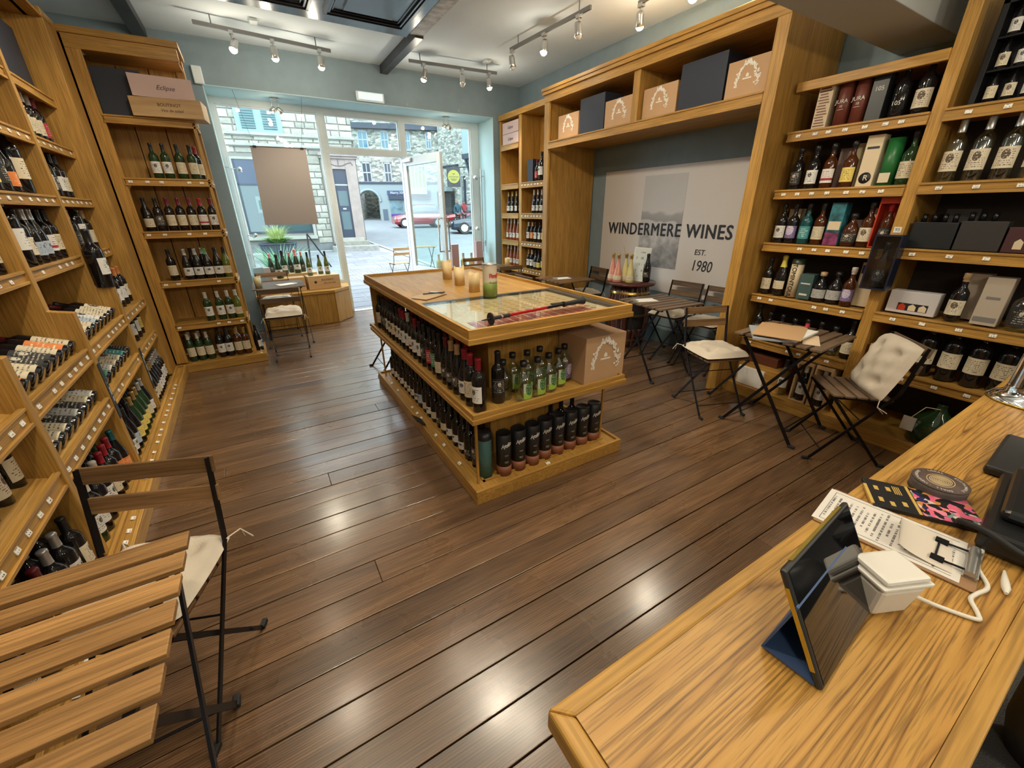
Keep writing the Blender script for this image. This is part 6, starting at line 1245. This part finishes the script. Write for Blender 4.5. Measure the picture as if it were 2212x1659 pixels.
# door with carved surround
f = MB(); f.box(dl-.36, -.10, g0+.2, dl, .05, dtop+.42); f.box(drx, -.10, g0+.2, corner-.03, .05, dtop+.42); f.box(dl, -.10, dtop, drx, .05, dtop+.42); f.box(dl-.42, -.22, dtop+.42, corner+.06, .02, dtop+.52); f.box(dl-.40, -.16, dtop+.34, corner+.03, .02, dtop+.42)
su = f.build('door_surround', P('pinkish_dressed_stone', (.56, .48, .42), .8, noise=.12, nscale=4), LS, bevel=.01)
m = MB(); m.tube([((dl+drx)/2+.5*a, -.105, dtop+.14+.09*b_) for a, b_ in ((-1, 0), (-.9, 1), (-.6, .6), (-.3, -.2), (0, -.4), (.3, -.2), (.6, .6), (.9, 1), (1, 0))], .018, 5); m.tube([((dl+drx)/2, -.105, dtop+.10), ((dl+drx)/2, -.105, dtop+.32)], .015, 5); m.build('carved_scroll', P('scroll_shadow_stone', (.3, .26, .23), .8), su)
zt = dtop-.55; MB().box(dl, -.03, dz0, drx, .0, dtop).build('front_door', slateb, LS)
m = MB(); wd = drx-dl; m.box(dl+wd*.14, -.036, dz0+1.15, drx-wd*.14, -.03, zt-.18); m.box(dl+wd*.16, -.036, dz0+.3, drx-wd*.16, -.03, dz0+.95); m.build('pane', P('door_glass', (.20, .30, .32), .1), LS); MB().box(dl, -.038, zt, drx, -.03, zt+.05).box(dl+wd*.35, -.04, dz0+1.02, dl+wd*.62, -.03, dz0+1.08).build('door_trim', palew, LS)
MB().box(dl-.3, -.45, ramp(0, 17.6), corner+.05, 0, dz0-.12).build('door_step', P('mossy_step_stone', (.42, .43, .34), .85, noise=.2), LS, bevel=.01); MB().box(dl-.45, -.95, ramp(0, 17.2)-.05, corner+.35, -.3, dz0-.27).build('door_step', P('pale_step_stone', (.50, .50, .45), .85, noise=.2), LS, bevel=.01); MB().box(dl-.05, -.3, dz0-.13, corner-.1, 0, dz0).build('door_step', dress, LS)
# ---- far building with arch and shop
FF = Facade(10.6, 39.6, -17.5)
FB = FF.root('rubble_building', 'long rubble stone building with sash windows, arch and shopfront up the street', 'building')
def rubble():
    m, t, b, N, L = nt('rubble_stone'); tc = N.new('ShaderNodeTexCoord'); mp = N.new('ShaderNodeMapping'); mp.inputs['Scale'].default_value = (1, 1, 2.6); L.new(tc.outputs['Object'], mp.inputs['Vector']); v = N.new('ShaderNodeTexVoronoi'); v.inputs['Scale'].default_value = 3.2; L.new(mp.outputs[0], v.inputs['Vector'])
    v2 = N.new('ShaderNodeTexVoronoi'); v2.feature = 'DISTANCE_TO_EDGE'; v2.inputs['Scale'].default_value = 3.2; L.new(mp.outputs[0], v2.inputs['Vector']); s = N.new('ShaderNodeSeparateColor'); L.new(v.outputs['Color'], s.inputs[0])
    r = N.new('ShaderNodeValToRGB'); e = r.color_ramp.elements; e[0].color = (.09, .10, .09, 1); e[1].color = (.36, .36, .31, 1); L.new(s.outputs[0], r.inputs[0]); mr = N.new('ShaderNodeMapRange'); mr.inputs['From Max'].default_value = .06; mr.inputs['To Min'].default_value = .35; L.new(v2.outputs['Distance'], mr.inputs['Value'])
    vm = N.new('ShaderNodeVectorMath'); vm.operation = 'SCALE'; L.new(r.outputs[0], vm.inputs[0]); L.new(mr.outputs[0], vm.inputs['Scale']); L.new(vm.outputs[0], b.inputs['Base Color']); b.inputs['Roughness'].default_value = .9; return m
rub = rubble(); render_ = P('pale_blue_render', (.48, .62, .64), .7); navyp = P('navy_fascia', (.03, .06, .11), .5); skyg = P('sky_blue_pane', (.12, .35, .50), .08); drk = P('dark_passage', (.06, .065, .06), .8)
fz = FF.p(800, 396)[1]; ax0, az = FF.p(782, 470)[0], FF.p(802, 413)[1]; ax1 = FF.p(824, 470)[0]; ac = (ax0+ax1)/2; ar = (ax1-ax0)/2; rz = az-ar; xr = FF.p(955, 300)[0]
MB().box(-9, 0, fz, xr, .5, 14).build('wall', rub, FB)
m = MB(); m.box(-9, -.05, 0, ax0, .5, fz); m.box(ax1, -.05, 0, xr, .5, fz)
n = 10
for i in range(n):
    a0, a1 = PI-PI*i/n, PI-PI*(i+1)/n; m.add([(ac+ar*math.cos(a0), -.05, rz+ar*math.sin(a0)), (ac+ar*math.cos(a1), -.05, rz+ar*math.sin(a1)), (ac+ar*math.cos(a1), -.05, fz), (ac+ar*math.cos(a0), -.05, fz), (ac+ar*math.cos(a0), .5, rz+ar*math.sin(a0)), (ac+ar*math.cos(a1), .5, rz+ar*math.sin(a1))], [(0, 1, 2, 3), (0, 4, 5, 1)])
m.build('ground_floor_render', render_, FB)
m = MB(); m.tube([(ac+(ar+.12)*math.cos(PI-PI*i/12), -.08, rz+(ar+.12)*math.sin(PI-PI*i/12)) for i in range(13)], .1, 6); m.build('arch_moulding', P('pale_arch_stone', (.55, .68, .70), .7), FB)
MB().box(ax0-.02, .5, 0, ax0+.1, 5, fz).box(ax1-.1, .5, 0, ax1+.02, 5, fz).box(ax0, 5, 0, ax1, 5.1, fz).build('arch_passage', rub, FB)
def sash(F, root, a, b_, mat=skyg, fr=palew):
    x0, z0, x1, z1 = rect(F, a, b_); e = .11; m = MB(); m.box(x0, -.05, z0, x0+e, 0, z1); m.box(x1-e, -.05, z0, x1, 0, z1); m.box(x0, -.05, z1-e, x1, 0, z1); m.box(x0, -.07, z0-.05, x1, 0, z0+e); xm = (x0+x1)/2; zm = (z0+z1)/2; m.box(x0+e, -.045, zm-.05, x1-e, 0, zm+.05); m.box(xm-.035, -.04, z0+e, xm+.035, 0, z1-e)
    w_ = m.build('window', fr, root); MB().box(x0+e, -.02, z0+e, x1-e, -.01, z1-e).build('pane', mat, w_); return x0, z0, x1, z1
for a, b_ in (((769, 281), (797.6, 322)), ((819, 282), (842, 323)), ((872, 284), (888.6, 325)), ((917, 285), (933, 323))): sash(FF, FB, a, b_)
greyp = P('grey_curtained_pane', (.12, .14, .18), .2)
for a, b_ in (((779, 350), (806, 395)), ((827, 351), (849, 395)), ((884, 352), (900, 395))): x0, z0, x1, z1 = sash(FF, FB, a, b_, greyp); MB().box(x0-.1, -.04, z1+.02, x1+.1, 0, z1+.35).build('stone_lintel', dress, FB)
x0, z0, x1, z1 = rect(FF, (753, 271), (840, 280)); MB().box(x0, -.35, z0, xr, 0, z1+.2).build('eaves_fascia', navyp, FB)
MB().box(-9, -.12, fz-.05, xr, 0, fz+.12).build('string_course', navyp, FB)
x0, z0, x1, z1 = rect(FF, (836, 412), (930, 421)); MB().box(x0, -.2, z0, x1, -.05, z1).build('shop_sign_board', P('shop_navy', (.05, .09, .28), .5), FB); text('Merry XMAS STORE', (z1-z0)*.85, palew, FB, ((x0+x1)/2-.4, -.21, (z0+z1)/2), (PI/2, 0, 0), bold=.01)
x0, z0, x1, z1 = rect(FF, (839, 423), (930, 431)); MB().box(x0, -.3, z0, x1, -.05, z1).build('shop_blind', navyp, FB)
x0, z0, x1, z1 = rect(FF, (842, 433), (872, 462)); MB().box(x0, -.1, z0, x1, -.05, z1).build('shop_window', P('shop_display', (.25, .45, .52), .3, noise=.5, nscale=2.5), FB); MB().box(x0, -.12, ramp(0, 39), x0+.8, -.05, z0).build('purple_panel', P('purple_panel', (.16, .03, .42), .5), FB)
x0, z0, x1, z1 = rect(FF, (827, 452), (840, 477)); MB().box(x0, -.1, z0-.3, x1, -.05, z1).build('dado', P('blue_grey_dado', (.13, .20, .28), .6), FB)
x0, z0, x1, z1 = rect(FF, (880, 372), (922, 420)); MB().box(x0, -.9, z0, x1, -.15, z0+.5).build('balcony_front', palew, FB); MB().box(x0, -.25, z0+.5, x1, -.15, z1).build('yellow_awning', P('ochre_awning', (.45, .38, .12), .6), FB)
for i in range(6): MB().box(x0+(x1-x0)*i/5-.04, -.3, z0+.5, x0+(x1-x0)*i/5+.04, -.2, z1+1.2).build('white_post', palew, FB)
MB().tube([(xr-.15, -.1, .5), (xr-.15, -.1, 9)], .07, 6).build('downpipe', navyp, FB)
# ---- right-hand building
q = at_y(955, 400, 37); RFc = Facade(q.x, q.y, -79)
RB = RFc.root('gable_building', 'tall rubble stone gable with black and yellow sign on the right of street', 'building')
e_ = RFc.p(1020, 400)[0]
MB().box(-.2, 0, 0, e_+10, .5, 13).build('wall', rub, RB)
def rr_(a, b_): return rect(RFc, a, b_)
x0, z0, x1, z1 = rr_((1003, 278), (1016, 332)); MB().box(x0, -.3, z0, x1+2, 0, z1+1).build('oriel', P('pale_oriel', (.55, .74, .76), .5), RB); MB().box(x0-.05, -.35, z0-.35, x1+2, 0, z0).build('oriel_base', slateb, RB); MB().bar((x0+.2, -.2, z0-.3), (x0+.9, -.1, z0-2.0), .15, .15).build('oriel_bracket', slateb, RB)
x0, z0, x1, z1 = rr_((953, 352), (990, 358)); MB().box(x0, -.15, z0, x1, 0, z0+.12).build('gutter', navyp, RB)
MB().box(-.3, -.4, 0, e_*.42, 0, RFc.p(965, 414)[1]).build('shopfront', P('dark_shopfront', (.05, .055, .055), .5, noise=.4), RB); MB().box(-.3, -.9, RFc.p(965, 412)[1]-.1, e_*.45, -.3, RFc.p(965, 405)[1]).build('shop_canopy', P('pale_blue_canopy', (.45, .58, .60), .5), RB)
for i, px in enumerate((974, 1000, 1007)): s_ = RFc.p(px, 450)[0]; MB().box(s_-.1, -.12, 0, s_+.1, 0, RFc.p(px, 380)[1]).build('pilaster', [palew, palew, slateb][i], RB)
c_ = at_y(980, 383, 29.5); hs = thing('hanging_sign', 'black hanging board with round yellow emblem on the gable building', 'sign', c_, -.25); MB().box(-.47, -.03, -.62, .47, .03, .62).build('sign_board', P('charcoal_board', (.035, .04, .05), .5), hs)
MB().tube([(0, -.035, .04), (0, -.045, .04)], .42, 28).build('yellow_disc', P('bright_yellow', (.80, .72, .08), .5), hs); text('WINDERMERE', .11, navyp, hs, (0, -.05, .02), (PI/2, 0, 0)); text('ICE CREAM', .09, navyp, hs, (0, -.05, -.12), (PI/2, 0, 0)) if 0 else MB().box(-.22, -.05, -.13, .22, -.047, -.10).box(-.16, -.05, -.2, .16, -.047, -.17).add([(-.1, -.05, .24), (0, -.05, .16), (.1, -.05, .24), (.06, -.05, .26), (0, -.05, .2), (-.06, -.05, .26)], [(0, 1, 4, 5), (1, 2, 3, 4)]).build('sign_print', navyp, hs); MB().bar((0, 0, .6), (2.0, .5, .75), .05, .05).build('bracket', blackmetal, hs)
# ---- cars
def car(label, x, y, rot, L_, H_, W_, body, group):
    t = thing('car', label, 'car', (x, y, ramp(x, y)), (0, 0, rot), group); bz = H_*.58
    def loft(secs, nm, mat, par=t):
        m = MB(); vs = []; n = 8
        for (xx, hw, z0, z1) in secs:
            c_ = hw*.86; vs += [(xx, -hw*.9, z0), (xx, -hw, z0+(z1-z0)*.3), (xx, -hw, z0+(z1-z0)*.7), (xx, -c_, z1), (xx, c_, z1), (xx, hw, z0+(z1-z0)*.7), (xx, hw, z0+(z1-z0)*.3), (xx, hw*.9, z0)]
        fs = [(i*n+k, i*n+(k+1) % n, (i+1)*n+(k+1) % n, (i+1)*n+k) for i in range(len(secs)-1) for k in range(n)]+[tuple(range(n))[::-1], tuple(range(len(vs)-n, len(vs)))]
        m.add(vs, fs); return m.build(nm, mat, par, bevel=.02)
    h = W_/2; loft([(-L_/2, h*.8, .25, bz*.72), (-L_*.46, h*.95, .2, bz*.84), (-L_*.30, h, .2, bz*.96), (0, h, .2, bz), (L_*.35, h, .2, bz), (L_*.46, h*.95, .22, bz*.95), (L_/2, h*.85, .28, bz*.8)], 'body', body)
    loft([(-L_*.24, h*.86, bz*.95, bz*.98), (-L_*.08, h*.80, bz*.95, H_*.97), (L_*.10, h*.80, bz*.95, H_), (L_*.30, h*.82, bz*.95, H_*.95), (L_*.42, h*.84, bz*.93, bz*1.02)], 'glasshouse', P('car_window_glass', (.12, .2, .25), .2) if 'car_window_glass' not in D.materials else D.materials['car_window_glass'])
    loft([(-L_*.10, h*.77, H_*.955, H_*.985), (L_*.10, h*.77, H_*.97, H_*1.01), (L_*.29, h*.77, H_*.94, H_*.975)], 'roof', body)
    for xx in (-L_*.32, L_*.31):
        for s_ in (-1, 1):
            m = MB(); m.tube([(xx, s_*(h-.2), .31), (xx, s_*(h+.01), .31)], .31, 18); wv = m.build('wheel', darkrub, t); MB().tube([(xx, s_*(h-.05), .31), (xx, s_*(h+.02), .31)], .2, 10).build('hub', steel, wv)
    MB().cbox((-L_*.2, -h-.08, bz*1.05), (.12, .16, .12)).cbox((-L_*.2, h+.08, bz*1.05), (.12, .16, .12)).build('mirror', body, t); MB().box(-L_*.49, -h*.8, bz*.55, -L_*.46, -h*.45, bz*.75).box(-L_*.49, h*.45, bz*.55, -L_*.46, h*.8, bz*.75).build('headlamp', whitepaint, t)
    return t
redc = P('red_car_paint', (.62, .02, .03), .2, coat=.6); bluec = P('dark_blue_car_paint', (.025, .05, .09), .15, coat=.6)
car('small red car parked in front of the far shop', 10.2, 29.6, -.12, 3.6, 1.5, 1.65, redc, 'red cars')
car('red car half hidden behind the dark blue car', 14.3, 30.2, -.12, 3.7, 1.5, 1.65, redc, 'red cars')
car('dark blue car parked before the gable building', 12.0, 23.2, -.30, 4.1, 1.45, 1.78, bluec, None)
# ---- people by the gable building
def person(lab, x, y, top, bot, hair, h=1.68, hd=0):
    t = thing('person', lab, 'person', (x, y, ramp(x, y)), hd)
    def sk(pts, edges, rad, nm, mat):
        me = D.meshes.new(nm); me.from_pydata(pts, edges, []); o = obj(nm, me, mat, t); s = o.modifiers.new('s', 'SKIN'); 
        for v_, r_ in zip(me.skin_vertices[0].data, rad): v_.radius = (r_, r_)
        me.skin_vertices[0].data[0].use_root = True; o.modifiers.new('u', 'SUBSURF').levels = 1; o.modifiers['u'].render_levels = 1; return o
    sk([(0, 0, .98), (0, 0, 1.2), (0, 0, 1.42), (0, 0, 1.5), (0, 0, 1.6), (-.19, 0, 1.4), (-.24, .02, 1.12), (-.22, -.08, .88), (.19, 0, 1.4), (.24, 0, 1.12), (.22, -.08, .88)], [(0, 1), (1, 2), (2, 3), (3, 4), (2, 5), (5, 6), (6, 7), (2, 8), (8, 9), (9, 10)], [.13, .13, .15, .055, .1, .065, .05, .04, .065, .05, .04], 'torso', top)
    sk([(0, 0, .98), (-.1, 0, .85), (-.11, -.02, .48), (-.12, .0, .08), (-.12, -.12, .04), (.1, 0, .85), (.12, .04, .48), (.13, .05, .08), (.13, -.08, .04)], [(0, 1), (1, 2), (2, 3), (3, 4), (0, 5), (5, 6), (6, 7), (7, 8)], [.14, .095, .06, .045, .04, .095, .06, .045, .04], 'trousers', bot)
    m = MB(); m.lathe([(0, 1.50), (.05, 1.51), (.085, 1.57), (.088, 1.64), (.06, 1.70), (0, 1.72)], 14); m.add([(-.015, -.085, 1.59), (.015, -.085, 1.59), (0, -.11, 1.585), (0, -.085, 1.63)], [(0, 2, 3), (2, 1, 3)]); m.build('head', P('skin_tone', (.5, .3, .22), .6) if 'skin_tone' not in D.materials else D.materials['skin_tone'], t); m = MB(); m.M = Matrix.Translation((0, .015, 0)); m.lathe([(.092, 1.60), (.097, 1.66), (.07, 1.725), (0, 1.74)], 14); m.build('hair', hair, t); return t
person('person in a red jacket standing by the dark blue car', 12.75, 27.6, P('red_jacket', (.55, .04, .05), .8), P('grey_trousers', (.08, .08, .09), .8), P('brown_hair', (.08, .04, .02), .7))
person('person in a teal coat standing beside the person in red', 12.1, 27.2, P('teal_coat', (.02, .15, .22), .8), P('dark_trousers', (.03, .03, .04), .8), P('grey_hair', (.3, .28, .26), .7))
# ---- planters
def blades(nm, par, c, r, h, n, mat, seed, droop=.6, w_=.012):
    q = random.Random(seed); m = MB()
    for i in range(n):
        a = q.uniform(0, 2*PI); rr = r*math.sqrt(q.random())*.35; l = h*q.uniform(.6, 1.05); lean = q.uniform(.15, 1)*r; px_, py_ = c[0]+rr*math.cos(a), c[1]+rr*math.sin(a)
        dx, dy = math.cos(a), math.sin(a); nx, ny = -dy*w_, dx*w_; pts = []
        for k in range(4): f = k/3; pts.append((px_+dx*lean*f**1.5, py_+dy*lean*f**1.5, c[2]+l*(f-droop*.45*f**3)))
        vs = []
        for k, p in enumerate(pts): ww = 1-k/3.2; vs += [(p[0]-nx*ww, p[1]-ny*ww, p[2]), (p[0]+nx*ww, p[1]+ny*ww, p[2])]
        m.add(vs, [(2*k, 2*k+1, 2*k+3, 2*k+2) for k in range(3)])
    return m.build(nm, mat, par)
t = thing('planter', 'slate-blue planter box with yellow-green ornamental grass outside', 'planter', (.62, 15.4, ramp(0, 15.4)), -.12)
t.scale = (.84, .84, .84)
m = MB(); m.add([(-.52, -.25, .05), (.52, -.25, .05), (.52, .25, .05), (-.52, .25, .05), (-.60, -.3, .66), (.60, -.3, .66), (.60, .3, .66), (-.60, .3, .66)], [(0, 3, 2, 1), (4, 5, 6, 7), (0, 1, 5, 4), (1, 2, 6, 5), (2, 3, 7, 6), (3, 0, 4, 7)]); m.box(-.64, -.34, .62, .64, .34, .68)
for i in range(6): m.box(-.5+i*.19, -.31, .1, -.46+i*.19, -.27, .62)
m.build('planter_box', P('slate_blue_planter', (.07, .10, .14), .6), t, bevel=.01)
o = blades('grass_blades', t, (0, 0, .66), .62, .95, 330, P('lime_grass', (.85, 1.0, .30), .6), 3, .75, .007); tag(o, kind='stuff')
o = blades('green_foliage', t, (0, 0, .66), .75, .35, 260, P('mid_green_leaf', (.25, .62, .14), .6), 8, 1.0, .03); tag(o, kind='stuff')
t = thing('planter', 'dark trough of spiky green grass close outside the left window', 'planter', (.40, 9.3, ramp(0, 9.3)), 0); MB().box(-.34, -.15, 0, .34, .15, .38).build('planter_box', P('dark_trough', (.03, .035, .035), .6), t, bevel=.01); o = blades('spiky_grass', t, (-.05, 0, .36), .60, .85, 230, P('fresh_green_blade', (.35, .85, .35), .55), 5, .5, .012); tag(o, kind='stuff')
t = thing('pavement_sign', 'black metal A-frame stand on the pavement beside the planter', 'stand', (1.30, 13.4, ramp(0, 13.4)), .1); MB().tube([(0, 0, .95), (-.06, -.05, 0)], .02, 6).tube([(0, 0, .95), (.50, .0, 0)], .02, 6).tube([(0, .02, .95), (.02, .4, 0)], .02, 6).build('stand_frame', blackmetal, t)
q = at_y(862, 560, 9.9); chair(q.x, 9.9, -.1, 1, 'bistro chair on the pavement outside seen through the open doorway', slath, z=ramp(0, 9.9))
q = at_y(893, 560, 10.3); table(q.x+.35, 10.6, 0, 'bistro table on the pavement outside behind the open door', z=.76); D.objects['bistro_table.006'].location.z = ramp(0, 10.6) if 'bistro_table.006' in D.objects else 0
bpy.context.view_layer.update()
